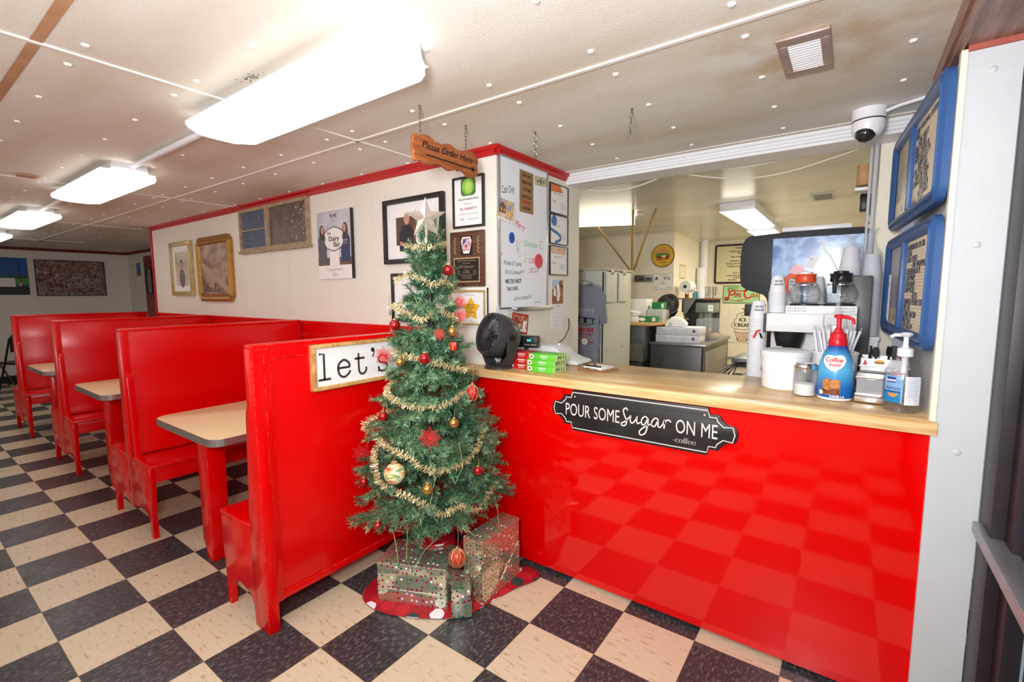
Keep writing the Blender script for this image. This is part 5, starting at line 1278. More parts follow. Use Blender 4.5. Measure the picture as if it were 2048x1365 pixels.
# pole display of the till
t = thing('customer_display', 'small black till display with green digits behind the snack boxes', 'display', (1.375, 1.56, CT), math.radians(12))
G('black').lathe([(0.045, 0), (0.045, 0.012), (0.02, 0.016)], n=20).build('base', t, smooth=True)
G('black').tube([(0, 0, 0.01), (0, 0, 0.10)], 0.010, 10).build('pole', t, smooth=True)
G('black').box(-0.078, 0.078, -0.028, 0.03, 0.098, 0.162).build('head', t, bevel=0.007)
g = G(pm('green_digits', (60, 226, 206), 0.4, var=0.0, emit=1.2)); g.text('888', 0.030, 0.132, 0.013, -0.0286, 0.9); g.mat('paper'); g.text('TOTAL CHANGE', 0.038, 0.110, 0.006, -0.0286, 1.1); g.build('readout', t)
t = thing('cash_register', 'off-white cash register seen from behind on the counter', 'cash register', (1.468, 1.66, CT), 0)
pl = pm('off_white_plastic', (224, 224, 226), 0.4, var=0.02)
G(pl).prism([(-0.145, 0.0), (0.20, 0.0), (0.20, 0.020), (0.15, 0.030), (0.10, 0.048), (0.065, 0.085), (0.04, 0.098), (-0.125, 0.105), (-0.145, 0.09)], -0.02, 0.16, 'y').build('body', t, bevel=0.010, seg=3)
G('grey').box(-0.15, 0.05, -0.015, 0.16, -0.0, 0.012).build('drawer', t, bevel=0.003)
g = G('white'); g.lathe([(0.010, 0.10), (0.010, 0.108), (0.004, 0.112)], (0.03, 0.07, 0), 12); g.build('cable_gland', t, smooth=True)
g = G('black'); g.tube([(0.03, 0.07, 0.112), (0.0, 0.19, 0.135), (-0.06, 0.34, 0.165), (-0.12, 0.46, 0.195), (-0.168, 0.54, 0.225)], 0.0045, 8); g.build('power_cord', t, smooth=True)
# snack boxes
def snack(loc, rz, col, lab, grp, w=0.16, d=0.105, h=0.030, end=None):
    t = thing('snack_box', lab, 'box', loc, rz, grp)
    nm = 'snack_%d_%d' % (col[0], col[1])
    G(pm(nm, col, 0.35, var=0.03)).box(0, w, 0, d, 0, h).build('carton', t, bevel=0.0015)
    g = G('paper'); g.ell(0.020, h*0.5, 0.014, 0.012, -0.0006, 16); g.text('BENITO', w*0.58, h*0.5, 0.009, -0.0006, 1.0, bold=0.0008); g.text('gum bars', w*0.58, h*0.22, 0.006, -0.0006, 1.0, bold=0.0003)
    g.mat('inkred').ell(0.020, h*0.5, 0.007, 0.006, -0.001, 12)
    g.build('print', t)
    if end:
        e = G(pm('snack_end_cream', (222, 232, 170), 0.4, var=0.1)); e.box(w-0.002, w+0.0006, 0.0005, d-0.0005, 0.001, h-0.001); e.mat(pm('leaf_green_print', (96, 170, 60), 0.4, var=0.2))
        for k in range(4): e.add([(w+0.0012, 0.014+k*0.024, 0.006), (w+0.0012, 0.026+k*0.024, 0.004), (w+0.0012, 0.030+k*0.024, h-0.006), (w+0.0012, 0.020+k*0.024, h-0.004)], [(0, 1, 2, 3)])
        e.mat('ink'); e.add([(w+0.0014, 0.02, h*0.55), (w+0.0014, 0.04, h*0.45), (w+0.0014, 0.042, h*0.60), (w+0.0014, 0.022, h*0.72)], [(0, 1, 2, 3)])
        e.build('end_panel', t)
    return t
for k, w_ in enumerate(('bottom', 'middle', 'top')):
    snack((1.378, 1.385, CT+k*0.0305), 0.02, (204, 36, 34), w_+' red snack box of the three-high stack next to the desk fan', 'red snack boxes', 0.145, 0.10)
    snack((1.520 if k < 2 else 1.532, 1.352, CT+k*0.0315), -0.03, (104, 206, 62), w_+' lime green snack box of the three-high stack in front of the register', 'green snack boxes', 0.168, 0.115, 0.031, True)
# clipboard with order pads
t = thing('clipboard', 'small brown hardboard clipboard on the counter', 'clipboard', (1.805, 1.60, CT), math.radians(-12))
G(pm('hardboard', (168, 112, 64), 0.5, var=0.1)).prism(rr_poly(-0.088, 0.088, -0.065, 0.085, 0.012), 0, 0.004, 'z').build('board', t)
G('chrome').box(-0.035, 0.035, -0.062, -0.046, 0.004, 0.012).build('clip', t, bevel=0.002)
t = thing('order_pad', 'white order pads with a pen on the brown clipboard', 'notepad', (1.805, 1.607, CT+0.0045), math.radians(-12))
G('paper').box(-0.06, 0.055, -0.042, 0.07, 0, 0.012).build('pad', t, bevel=0.001)
g = G('black'); g.tube([(-0.05, -0.045, 0.017), (0.05, -0.038, 0.017)], 0.004, 8); g.tube([(-0.01, -0.03, 0.015), (0.0, -0.02, 0.03), (0.01, -0.03, 0.015)], 0.003, 6); g.build('pen', t, smooth=True)
# big white tub
t = thing('plastic_tub', 'round white plastic tub with lid, first item from the left in the condiment row', 'tub', (2.668, 1.603, CT))
G(pm('white_tub_plastic', (240, 240, 242), 0.35, var=0.01)).lathe([(0.075, 0.0), (0.082, 0.006), (0.090, 0.138), (0.088, 0.146)], n=36).build('body', t, smooth=True)
G('white').lathe([(0.093, 0.138), (0.095, 0.146), (0.094, 0.160), (0.086, 0.164), (0.001, 0.160)], n=36).build('lid', t, smooth=True)
g = G('inkred'); a = math.radians(205)
g.T = Matrix.Rotation(math.radians(-72), 4, 'Z'); g.text('Salty', 0.0, 0.07, 0.022, -0.0885, 0.8, shear=0.5); g.build('scrawl', t)
# sugar shaker
t = thing('sugar_shaker', 'fluted glass sugar shaker with metal top, in front of the white tub', 'shaker', (2.752, 1.482, CT))
P = []
g = G('thin'); n = 40; prof = [(0.036, 0.0), (0.040, 0.005), (0.040, 0.095), (0.037, 0.108)]
vs = []; 
for i, (r, z) in enumerate(prof): vs += [(r*(1+(0.022 if j % 2 and 0 < i < 3 else 0))*math.cos(2*PI*j/n), r*(1+(0.022 if j % 2 and 0 < i < 3 else 0))*math.sin(2*PI*j/n), z) for j in range(n)]
g.add(vs, [(i*n+j, i*n+(j+1) % n, (i+1)*n+(j+1) % n, (i+1)*n+j) for i in range(3) for j in range(n)]+[tuple(range(n-1, -1, -1))]); g.build('jar', t, smooth=True)
G(pm('sugar', (250, 250, 250), 0.8, var=0.02)).lathe([(0.034, 0.004), (0.0365, 0.008), (0.0365, 0.048), (0.02, 0.051), (0.001, 0.050)], n=24).build('sugar_fill', t, smooth=True)
G('chrome').lathe([(0.041, 0.106), (0.043, 0.112), (0.042, 0.120), (0.034, 0.130), (0.001, 0.134)], n=28).build('lid', t, smooth=True)
g = G('chrome'); g.add([(0.02, -0.012, 0.130), (0.052, -0.010, 0.124), (0.052, 0.010, 0.124), (0.02, 0.012, 0.130)], [(0, 1, 2, 3)]); g.build('spout_flap', t)
# creamer pump bottle
def label_wrap(g, r_of, z0, z1, a0, a1, mat, nz=8, na=14, eps=0.0006):
    g.mat(mat); v = []
    for i in range(nz+1):
        z = z0+(z1-z0)*i/nz; r = r_of(z)+eps
        for j in range(na+1):
            a = a0+(a1-a0)*j/na; v.append((r*math.cos(a), r*math.sin(a), z))
    g.add(v, [(i*(na+1)+j, i*(na+1)+j+1, (i+1)*(na+1)+j+1, (i+1)*(na+1)+j) for i in range(nz) for j in range(na)])
def cyl_text(g, s, ang, z, h, r_of, eps=0.0012, sx=1.0, bold=0.0, maxw=None, shear=0.0):
    """text wrapped on a round body, centred at angle ang"""
    q = G(g.mats[g.cur]); q.text(s, 0, z, h, 0, sx, bold=bold, maxw=maxw, shear=shear)
    q.v = [((r_of(v[2])+eps)*math.cos(ang+v[0]/r_of(v[2])), (r_of(v[2])+eps)*math.sin(ang+v[0]/r_of(v[2])), v[2]) for v in q.v]
    g.add(q.v, q.f)
def cyl_poly(g, pts, ang, r_of, eps):
    bm = bmesh.new(); bm.faces.new([bm.verts.new((a, b, 0)) for a, b in pts])
    bmesh.ops.triangulate(bm, faces=bm.faces[:])
    for _ in range(3):
        ed = [e for e in bm.edges if e.calc_length() > 0.006]
        if ed: bmesh.ops.subdivide_edges(bm, edges=ed, cuts=1); bmesh.ops.triangulate(bm, faces=bm.faces[:])
    bm.verts.index_update(); q = [v.co.copy() for v in bm.verts]; f = [tuple(v.index for v in F.verts) for F in bm.faces]; bm.free()
    g.add([((r_of(c.y)+eps)*math.cos(ang+c.x/r_of(c.y)), (r_of(c.y)+eps)*math.sin(ang+c.x/r_of(c.y)), c.y) for c in q], f)
CAMANG = math.radians(-96)
t = thing('creamer_bottle', 'tall blue coffee creamer bottle with a red pump', 'bottle', (2.850, 1.475, CT))
CP = [(0.050, 0.0), (0.056, 0.004), (0.058, 0.02), (0.0585, 0.10), (0.054, 0.135), (0.044, 0.170), (0.032, 0.198), (0.026, 0.212)]
def rc(z):
    for (r0, a), (r1, b) in zip(CP, CP[1:]):
        if a <= z <= b: return r0+(r1-r0)*(z-a)/(b-a)
    return CP[-1][0]
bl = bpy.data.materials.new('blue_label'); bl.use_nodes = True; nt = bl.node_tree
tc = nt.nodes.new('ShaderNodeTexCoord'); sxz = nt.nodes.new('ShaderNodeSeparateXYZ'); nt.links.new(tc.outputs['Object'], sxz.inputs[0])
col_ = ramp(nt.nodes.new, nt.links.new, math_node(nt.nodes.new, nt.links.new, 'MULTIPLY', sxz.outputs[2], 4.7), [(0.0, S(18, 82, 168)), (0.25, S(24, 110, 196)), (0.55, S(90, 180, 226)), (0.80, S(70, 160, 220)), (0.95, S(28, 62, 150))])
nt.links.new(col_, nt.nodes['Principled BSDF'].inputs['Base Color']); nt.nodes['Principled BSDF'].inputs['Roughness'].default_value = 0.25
G('white').lathe([(0.050, 0.0), (0.056, 0.004), (0.057, 0.012)], n=36).build('base', t, smooth=True)
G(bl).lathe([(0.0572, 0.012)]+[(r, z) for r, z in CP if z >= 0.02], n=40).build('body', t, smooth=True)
PR = pm('red_pump_plastic', (214, 28, 48), 0.35, var=0.02)
G(pm('red_label_neck', (206, 22, 36), 0.3)).lathe([(0.030, 0.205), (0.031, 0.212), (0.029, 0.228), (0.026, 0.234)], n=28).build('neck_label', t, smooth=True)
g = G(PR); g.lathe([(0.026, 0.232), (0.026, 0.250), (0.016, 0.254), (0.012, 0.268), (0.008, 0.270), (0.008, 0.306), (0.016, 0.308), (0.017, 0.318), (0.008, 0.322)], n=24)
g.tube([(0.0, 0.0, 0.313), (0.025, -0.012, 0.312), (0.042, -0.020, 0.304), (0.045, -0.022, 0.286)], 0.0075, 10, True, 0.0055); g.build('pump', t, smooth=True)
g = G('paper'); ht = [(0.0, 0.108), (-0.030, 0.130), (-0.040, 0.150), (-0.032, 0.168), (-0.012, 0.172), (0.0, 0.166), (0.012, 0.174), (0.030, 0.170), (0.038, 0.152), (0.028, 0.130)]
cyl_poly(g, smooth_poly(ht), CAMANG, rc, 0.0010); g.mat('inkred'); cyl_text(g, 'Coffee', CAMANG-0.05, 0.146, 0.017, rc, 0.0016, 0.85, 0.0007, shear=0.1); cyl_text(g, 'mate', CAMANG+0.05, 0.131, 0.014, rc, 0.0016, 0.9, 0.0006)
g.mat(pm('iced_coffee_print', (196, 128, 70), 0.4, var=0.5, scale=90)); cyl_poly(g, rr_poly(-0.032, 0.026, 0.024, 0.082, 0.008), CAMANG-0.05, rc, 0.0010)
g.mat(pm('coffee_dark_print', (122, 66, 40), 0.4, var=0.4, scale=90)); cyl_poly(g, [(-0.030, 0.026), (0.024, 0.026), (0.025, 0.044), (0.01, 0.050), (-0.012, 0.040), (-0.031, 0.048)], CAMANG-0.05, rc, 0.0014)
g.mat('paper'); cyl_text(g, 'VANILLA', CAMANG+0.25, 0.014, 0.009, rc, 0.0014, 0.9, 0.0004)
g.mat(pm('vanilla_flower', (246, 240, 214), 0.5, var=0.05))
for k in range(5): a = 2*PI*k/5; cyl_poly(g, [(-0.036+0.004*math.cos(a)+0.005*math.cos(b_), 0.030+0.004*math.sin(a)+0.005*math.sin(b_)) for b_ in [j*PI/4 for j in range(8)]], CAMANG-0.05, rc, 0.0018)
g.build('label_art', t)
# napkin dispenser
t = thing('napkin_dispenser', 'chrome napkin dispenser between the creamer and the sanitizer', 'dispenser', (2.956, 1.455, CT), math.radians(-8))
G('steel').box(-0.044, 0.044, -0.002, 0.075, 0.002, 0.112).build('body', t, bevel=0.005)
G('chrome').box(-0.045, 0.045, -0.016, -0.001, 0.004, 0.038).build('lower_lip', t, bevel=0.004)
G('chrome').box(-0.045, 0.045, -0.008, 0.0, 0.088, 0.098).build('upper_lip', t, bevel=0.002)
G(pm('grey_face_plate', (140, 140, 146), 0.4, 0.5, var=0.06)).box(-0.040, 0.040, -0.006, -0.002, 0.036, 0.090).build('face_plate', t)
# sanitizer bottle
t = thing('sanitizer_bottle', 'clear hand sanitizer pump bottle at the right end of the counter', 'bottle', (3.040, 1.385, CT))
SP = [(0.046, 0.0), (0.052, 0.006), (0.054, 0.03), (0.054, 0.115), (0.050, 0.140), (0.038, 0.166), (0.024, 0.184), (0.019, 0.192)]
def rs(z):
    for (r0, a), (r1, b) in zip(SP, SP[1:]):
        if a <= z <= b: return r0+(r1-r0)*(z-a)/(b-a)
    return SP[-1][0]
G(make_thin('hand_gel_bottle', 0.05, (0.94, 0.95, 0.97, 1))).lathe(SP, n=40).build('bottle', t, smooth=True)
G('white').lathe([(0.022, 0.188), (0.022, 0.214), (0.012, 0.217), (0.008, 0.222), (0.007, 0.252), (0.012, 0.254), (0.019, 0.262), (0.012, 0.268), (0.001, 0.269)], n=24).build('pump', t, smooth=True)
g = G('white'); g.tube([(0.0, 0, 0.26), (-0.03, 0.01, 0.258), (-0.040, 0.012, 0.250)], 0.006, 8); g.build('nozzle', t, smooth=True)
g = G('film'); g.tube([(0, 0, 0.02), (0, 0, 0.19)], 0.004, 8); g.mat('white').tube([(0, 0, 0.13), (0, 0, 0.19)], 0.009, 10); g.build('dip_tube', t, smooth=True)
a0 = CAMANG; g = G('paper'); label_wrap(g, rs, 0.035, 0.125, a0-1.0, a0+0.05, pm('blue_clear_label', (126, 172, 214), 0.3, var=0.1)); label_wrap(g, rs, 0.035, 0.070, a0-1.0, a0-0.05, pm('teal_label', (28, 130, 190), 0.3, var=0.1), 4, 10, 0.001)
label_wrap(g, rs, 0.030, 0.125, a0+0.15, a0+1.0, pm('pale_info_label', (222, 226, 236), 0.4, var=0.03))
g.mat(pm('label_navy', (36, 60, 140), 0.4)); cyl_poly(g, [(-0.030, 0.102), (-0.004, 0.102), (-0.004, 0.120), (-0.030, 0.120)], a0-0.25, rs, 0.0012); label_wrap(g, rs, 0.070, 0.074, a0-1.0, a0-0.05, MATS['label_navy'], 2, 10, 0.0014)
g.mat('paper'); cyl_text(g, 'suave', a0-0.58, 0.106, 0.010, rs, 0.0018, 0.9, 0.0006)
g.mat(pm('orange_slice_print', (236, 150, 70), 0.4)); cyl_poly(g, [(0.014*math.cos(PI+PI*k/8)-0.010, 0.066+0.013*math.sin(PI+PI*k/8)) for k in range(9)], a0-0.25, rs, 0.0016)
g.mat('inkblue'); cyl_text(g, 'SANITIZER', a0-0.45, 0.079, 0.007, rs, 0.0016, 0.9, 0.0003)
for k in range(10): cyl_text(g, 'drug facts active', a0+0.52, 0.118-k*0.0068, 0.0028, rs, 0.0016, 1.0)
for k, x in enumerate((0.38, 0.55, 0.7)): cyl_text(g, 'o*u'[k], a0+x, 0.046, 0.006, rs, 0.0016)
g.build('labels', t)
# straw tub with wrapped straws
t = thing('straw_tub', 'white tub holding paper-wrapped straws behind the creamer', 'tub', (2.838, 1.678, CT))
G(MATS['white_tub_plastic']).lathe([(0.070, 0.0), (0.075, 0.005), (0.082, 0.150), (0.086, 0.156), (0.082, 0.160), (0.078, 0.156), (0.068, 0.02), (0.001, 0.012)], n=32).build('body', t, smooth=True)
s0 = None
SR = random.Random(3)
for k in range(24):
    an = 2*PI*k/24*1.0+SR.uniform(-.1, .1); rb = SR.uniform(0.01, 0.045); rt_ = SR.uniform(0.045, 0.095)
    p0 = Vector((rb*math.cos(an), rb*math.sin(an), 0.018)); p1 = Vector((rt_*math.cos(an), rt_*math.sin(an)*0.6, SR.uniform(0.235, 0.275)))
    if p1.y > 0.05: p1.y = 0.05
    d = (p1-p0)
    if s0 is None:
        g = G(pm('paper_straw_wrapper', (226, 226, 234), 0.55, var=0.03)); g.tube([(0, 0, 0), (0, 0, 0.236)], 0.0048, 8); g.add([(-0.006, 0, 0.236), (0.006, 0, 0.236), (0.006, 0, 0.252), (-0.006, 0, 0.252)], [(0, 1, 2, 3)])
        o = s0 = g.build('wrapped_straw', smooth=True); tag(o, 'paper-wrapped straw standing in the white tub behind the creamer', 'straw', 'wrapped straws')
    else: o = s0.copy(); COL.objects.link(o)
    o.location = Vector((2.838, 1.678, CT))+p0; o.rotation_euler = d.to_track_quat('Z', 'Y').to_euler()
# white organiser with black utensils and red items
t = thing('condiment_organizer', 'white condiment organizer with burger stickers behind the napkin dispenser', 'organizer', (2.997, 1.622, CT), math.radians(-4))
g = G('white'); g.box(-0.07, 0.075, -0.045, 0.05, 0, 0.006); g.box(-0.07, 0.075, -0.045, -0.041, 0, 0.150); g.box(-0.07, 0.075, 0.046, 0.05, 0, 0.155); g.box(-0.07, -0.066, -0.045, 0.05, 0, 0.150); g.box(0.071, 0.075, -0.045, 0.05, 0, 0.150); g.box(-0.002, 0.002, -0.045, 0.05, 0, 0.14)
g.box(-0.074, 0.079, -0.049, -0.041, 0.118, 0.124); g.build('box', t, bevel=0.001)
g = G(pm('burger_sticker', (220, 170, 60), 0.4, var=0.2)); g.ell(-0.012, 0.138, 0.016, 0.009, -0.0458, 14); g.mat(pm('patty_print', (110, 60, 40), 0.4)); g.rect(-0.027, 0.003, 0.134, 0.139, -0.0462); g.build('burger_sticker', t); g = G('inkred'); g.poly([(-0.062, 0.126), (-0.048, 0.126), (-0.055, 0.148)], -0.0458); g.build('sticker', t)
g = G(pm('pink_sachet', (240, 180, 200), 0.5)); g.rect(0.02, 0.065, 0.075, 0.105, -0.0456); g.mat('grey').ring(0.045, 0.09, 0.022, 0.022, 0.004, -0.0458); g.build('sachet_label', t)
f0 = None
for k, (x, y_, l) in enumerate(((-0.050, 0.0, 0.19), (-0.040, 0.015, 0.195), (-0.022, -0.01, 0.19), (0.012, 0.0, 0.20), (0.022, 0.012, 0.205), (0.030, -0.006, 0.195))):
    if f0 is None:
        g = G('black'); g.tube([(0, 0, 0), (0, 0, 0.15)], 0.0035, 6); g.prism([(-0.010, 0.148), (0.010, 0.148), (0.013, 0.165), (0.008, 0.185), (-0.008, 0.185), (-0.013, 0.165)], -0.002, 0.002, 'y')
        o = f0 = g.build('plastic_utensil'); tag(o, 'black plastic utensil standing in the white organizer', 'utensil', 'black utensils')
    else: o = f0.copy(); COL.objects.link(o)
    o.location = (2.997+x, 1.622+y_, CT+0.007+(l-0.19)*0.5); o.rotation_euler = (SR.uniform(-.05, .05), SR.uniform(-.12, .12), SR.uniform(0, 3))
g = G(pm('red_packet', (204, 30, 36), 0.4, var=0.05))
for k in range(3): g.box(-0.004+k*0.010, 0.003+k*0.010, -0.02, 0.02, 0, 0.155-k*0.006)
tag(g.build('sauce_packets', loc=(3.048, 1.622, CT+0.007)), 'red sauce packets at the right end of the white organizer', 'packets')

# ------------------------------------------------------------------ back bar: drink counter, brewer, cups, soda dispenser
DB = 0.985
t = thing('drink_counter', 'low steel drink counter behind the pine countertop', 'counter', (2.43, 1.86, 0))
G('steel').box(0, 0.52, 0, 0.86, DB-0.03, DB).build('top', t, bevel=0.003)
G('grey').box(0.01, 0.51, 0.02, 0.84, 0.05, DB-0.03).build('cabinet', t)
t = thing('coffee_brewer', 'white coffee brewer with two warmers on top and a black filter funnel', 'coffee maker', (2.553, 1.90, DB), 0)
wb_ = pm('white_enamel', (236, 236, 238), 0.3, var=0.01)
hd_ = G(wb_).box(0.0, 0.232, 0.0, 0.21, 0.25, 0.338).build('head', t, bevel=0.004)
dk_ = G(wb_).box(0.075, 0.355, 0.03, 0.21, 0.335, 0.375).build('warmer_deck', t, bevel=0.004)
G(wb_).box(0.228, 0.355, 0.04, 0.21, 0.0, 0.336).build('tower', t, bevel=0.004)
G(wb_).box(0.0, 0.23, 0.0, 0.21, 0.0, 0.03).build('base', t, bevel=0.003)
G(wb_).box(0.002, 0.228, 0.185, 0.209, 0.03, 0.25).build('back_plate', t)
g = G('black'); g.lathe([(0.034, -0.10), (0.052, -0.075), (0.062, -0.035), (0.068, 0.0)], (0.092, 0.08, 0.25), 28); g.box(-0.012, 0.0, 0.0, 0.20, 0.245, 0.335); g.build('filter_funnel', t, smooth=True)
for x in (0.145, 0.285): G('black').lathe([(0.062, 0.375), (0.062, 0.382), (0.05, 0.384), (0.001, 0.384)], (x, 0.118, 0), 28).build('warmer_plate', dk_, smooth=True)
g = G('grey')
for x in (0.090, 0.130, 0.275, 0.312):
    for z in (0.347, 0.360): g.box(x, x+0.026, 0.0265, 0.031, z, z+0.006)
g.mat('black')
for x in (0.087, 0.118, 0.128, 0.159, 0.272, 0.303, 0.31, 0.341):
    for z in (0.350, 0.363): g.ell(x, z, 0.002, 0.002, 0.0262, 6)
g.build('switches', dk_)
g = G('paper'); g.rect(0.008, 0.088, 0.282, 0.322, -0.0006); g.mat('grey'); g.text('CAUTION HOT', 0.05, 0.308, 0.006, -0.001, 0.9); g.text('coffee brewing equipment', 0.05, 0.298, 0.004, -0.001, 0.9); g.build('sticker', hd_)
def carafe(loc, rz, col, label):
    t = thing('coffee_carafe', label, 'carafe', loc, rz, 'glass carafes on the brewer')
    G('thin').lathe([(0.048, 0.0), (0.060, 0.008), (0.068, 0.035), (0.066, 0.060), (0.052, 0.088), (0.038, 0.104)], n=36).build('bowl', t, smooth=True)
    G('chrome').lathe([(0.054, 0.086), (0.054, 0.090), (0.050, 0.092)], n=32).build('band', t, smooth=True)
    c = pm('carafe_%d' % col[0], col, 0.35, var=0.03)
    G(c).lathe([(0.040, 0.100), (0.043, 0.108), (0.041, 0.128), (0.046, 0.134), (0.044, 0.140), (0.034, 0.138)], n=30).build('collar', t, smooth=True)
    G('white' if col[0] > 100 else 'black').lathe([(0.030, 0.13), (0.030, 0.150), (0.001, 0.154)], n=24).build('lid', t, smooth=True)
    g = G(c); g.tube([(0.038, 0, 0.128), (0.066, 0, 0.134), (0.080, 0, 0.120), (0.082, 0, 0.085), (0.076, 0, 0.048)], 0.011, 10, True, 0.008); g.build('handle', t, smooth=True)
    return t
carafe((2.698, 2.018, DB+0.3845), math.radians(190), (224, 84, 44), 'glass coffee carafe with an orange collar and handle')
carafe((2.838, 2.018, DB+0.3845), math.radians(-105), (32, 30, 30), 'glass coffee carafe with a black collar and handle')
# foam cups in upside-down stacks
cup0 = None
def cup_stack(loc, n, label, group, s=1.0, pitch=0.011):
    global cup0
    for k in range(n):
        if cup0 is None:
            g = G('foam'); g.lathe([(0.040, 0.0), (0.0425, 0.002), (0.0425, 0.006), (0.0395, 0.008), (0.0285, 0.094), (0.026, 0.096), (0.001, 0.094)], n=22, caps=False)
            o = cup0 = g.build('foam_cup', smooth=True); o['label'] = label; o['category'] = 'cup'; o['group'] = group
        else: o = cup0.copy(); COL.objects.link(o); o['label'] = label; o['group'] = group
        o.location = (loc[0], loc[1], loc[2]+k*pitch*s); o.scale = (s, s, s)
cup_stack((2.512, 1.935, DB+0.001), 29, 'white foam cup in the tall printed stack left of the brewer', 'foam cups left of the brewer', 0.98)
cup_stack((2.585, 1.985, DB+0.339), 10, 'white foam cup in the stack on the brewer head', 'foam cups on the brewer head', 0.92)
cup_stack((2.632, 2.22, DB+0.339), 10, 'white foam cup in the stack behind the orange carafe handle', 'foam cups behind the orange carafe', 0.92)
cup_stack((2.735, 2.215, DB+0.376), 5, 'white foam cup in the short stack seen through the orange carafe', 'foam cups behind the glass', 1.0)
# dark tank box behind the carafes with bagged cup stacks on it
t = thing('steel_canister', 'dark steel box behind the black carafe with bagged cups on top', 'appliance', (2.868, 2.125, DB))
G('dsteel').box(-0.030, 0.092, 0.0, 0.095, 0.0, 0.515).build('body', t, bevel=0.004)
cup_stack((2.868, 2.172, DB+0.516), 4, 'white foam cup in the left bagged stack on the dark steel box', 'bagged foam cups on the left', 1.05, 0.012)
cup_stack((2.955, 2.278, DB+0.22), 25, 'large white foam cup in the bagged stack by the menu board', 'bagged foam cups on the right', 1.05, 0.012)
t = thing('cup_stand', 'small white stand under the bagged cups beside the menu boards', 'stand', (2.955, 2.278, DB+0.20))
G('white').box(-0.05, 0.05, -0.05, 0.05, 0.0, 0.018).build('board', t); G('white').box(-0.045, 0.045, -0.045, 0.045, -0.20, 0.0).build('pedestal', t)
def bag(loc, r, h, label):
    g = G('film'); n = 18; prof = [(r*0.98, 0), (r*1.05, h*0.3), (r*0.92, h*0.75), (r*0.80, h), (r*0.35, h*1.08), (r*0.15, h*1.22), (r*0.42, h*1.30)]
    vs = []
    for i, (q, z) in enumerate(prof): vs += [(q*(1+0.07*math.sin(j*2.3+i))*math.cos(2*PI*j/n), q*(1+0.07*math.sin(j*2.3+i))*math.sin(2*PI*j/n), z) for j in range(n)]
    g.add(vs, [(i*n+j, i*n+(j+1) % n, (i+1)*n+(j+1) % n, (i+1)*n+j) for i in range(len(prof)-1) for j in range(n)])
    return tag(g.build('plastic_bag', loc=loc, smooth=True), label, 'bag', 'clear bags over cup stacks')
bag((2.868, 2.172, DB+0.517), 0.049, 0.15, 'clear plastic bag over the left foam cup stack on the dark steel box')
bag((2.955, 2.278, DB+0.219), 0.050, 0.41, 'clear plastic bag over the foam cups beside the menu board')
cup_stack((2.838, 1.815, CT), 18, 'white foam cup in the bagged stack between the brewer and the red pump', 'bagged cups behind the pump', 0.92)
bag((2.838, 1.815, CT), 0.044, 0.29, 'clear plastic bag over the cup stack between the brewer and the red pump')
cup_stack((2.688, 1.765, CT), 6, 'white foam cup in the short stack under the black filter funnel', 'short cup stack under the funnel', 0.85)
cup_stack((2.615, 1.79, CT), 9, 'white foam cup in the stack behind the white tub', 'cup stack behind the tub', 0.85)
# printing on the top cups
def cup_print(cup, logo=False):
    g = G('ink'); rr = lambda z: 0.0395-(z-0.008)*0.1279 if z > 0.008 else 0.043
    cyl_text(g, 'DRIVE THRU', CAMANG+0.35, 0.062, 0.010, rr, 0.0006, 0.9, 0.0008, maxw=0.036); cyl_text(g, 'SHAKES & CONES', CAMANG+0.35, 0.046, 0.009, rr, 0.0006, 0.9, 0.0008, maxw=0.042)
    g.build('cup_print', cup)
tops = {}
for o in COL.objects:
    if o.name.startswith('foam_cup') and o.get('group') in ('foam cups left of the brewer', 'foam cups on the brewer head', 'foam cups behind the orange carafe'):
        k = o['group']
        if k not in tops or o.location.z > tops[k].location.z: tops[k] = o
for k in tops: cup_print(tops[k])
g = G('inkred'); Lg = [(-0.024, -0.022), (-0.008, 0.018), (0.012, 0.022), (0.012, 0.012), (0.002, 0.010), (-0.012, -0.022)]
cyl_poly(g, [(a, b+0.24) for a, b in Lg], CAMANG+0.3, lambda z: 0.0428, 0.0004); g.mat('ink'); cyl_poly(g, [(a, b+0.24) for a, b in [(0.004, 0.006), (0.014, 0.004), (0.026, -0.022), (0.014, -0.022)]], CAMANG+0.3, lambda z: 0.0428, 0.0004)
low = sorted([o for o in COL.objects if o.name.startswith('foam_cup') and o.get('group') == 'foam cups left of the brewer'], key=lambda o: o.location.z)
g.build('cup_print', low[0])
# soda dispenser
t = thing('soda_dispenser', 'black soda fountain with an icy blue picture panel behind the carafes', 'soda fountain', (2.345, 2.36, DB))
bk = pm('pebbled_black_plastic', (46, 48, 54), 0.45, var=0.12, scale=90, bump=0.3, bscale=300)
body = [(0.0, 0.50), (0.02, 0.46), (0.08, 0.44), (0.14, 0.42), (0.155, 0.36), (0.155, 0.0), (0.60, 0.0), (0.60, 0.755), (0.57, 0.775), (0.05, 0.765), (0.015, 0.74), (0.0, 0.68)]
G(bk).prism(smooth_poly(body)[::-1], 0.0, 0.34, 'y').build('cabinet', t, bevel=0.006)
ice = make_photo('icy_drink_panel', [(0.30, (34, 66, 140)), (0.42, (74, 120, 190)), (0.50, (150, 186, 226)), (0.57, (92, 126, 190)), (0.72, (226, 234, 246))], 5, 0.2, 6, (1, 1, 1.4))
g = G(ice); g.box(0.165, 0.598, -0.006, -0.0002, 0.38, 0.735)
g.mat('paper'); g.poly([(0.325, 0.575), (0.36, 0.56), (0.385, 0.62), (0.35, 0.64)], -0.0068); g.stroke([(0.40, 0.71), (0.41, 0.66), (0.44, 0.62), (0.47, 0.55)], 0.010, -0.0068); g.mat('inkblue').text('*', 0.352, 0.60, 0.02, -0.0074)
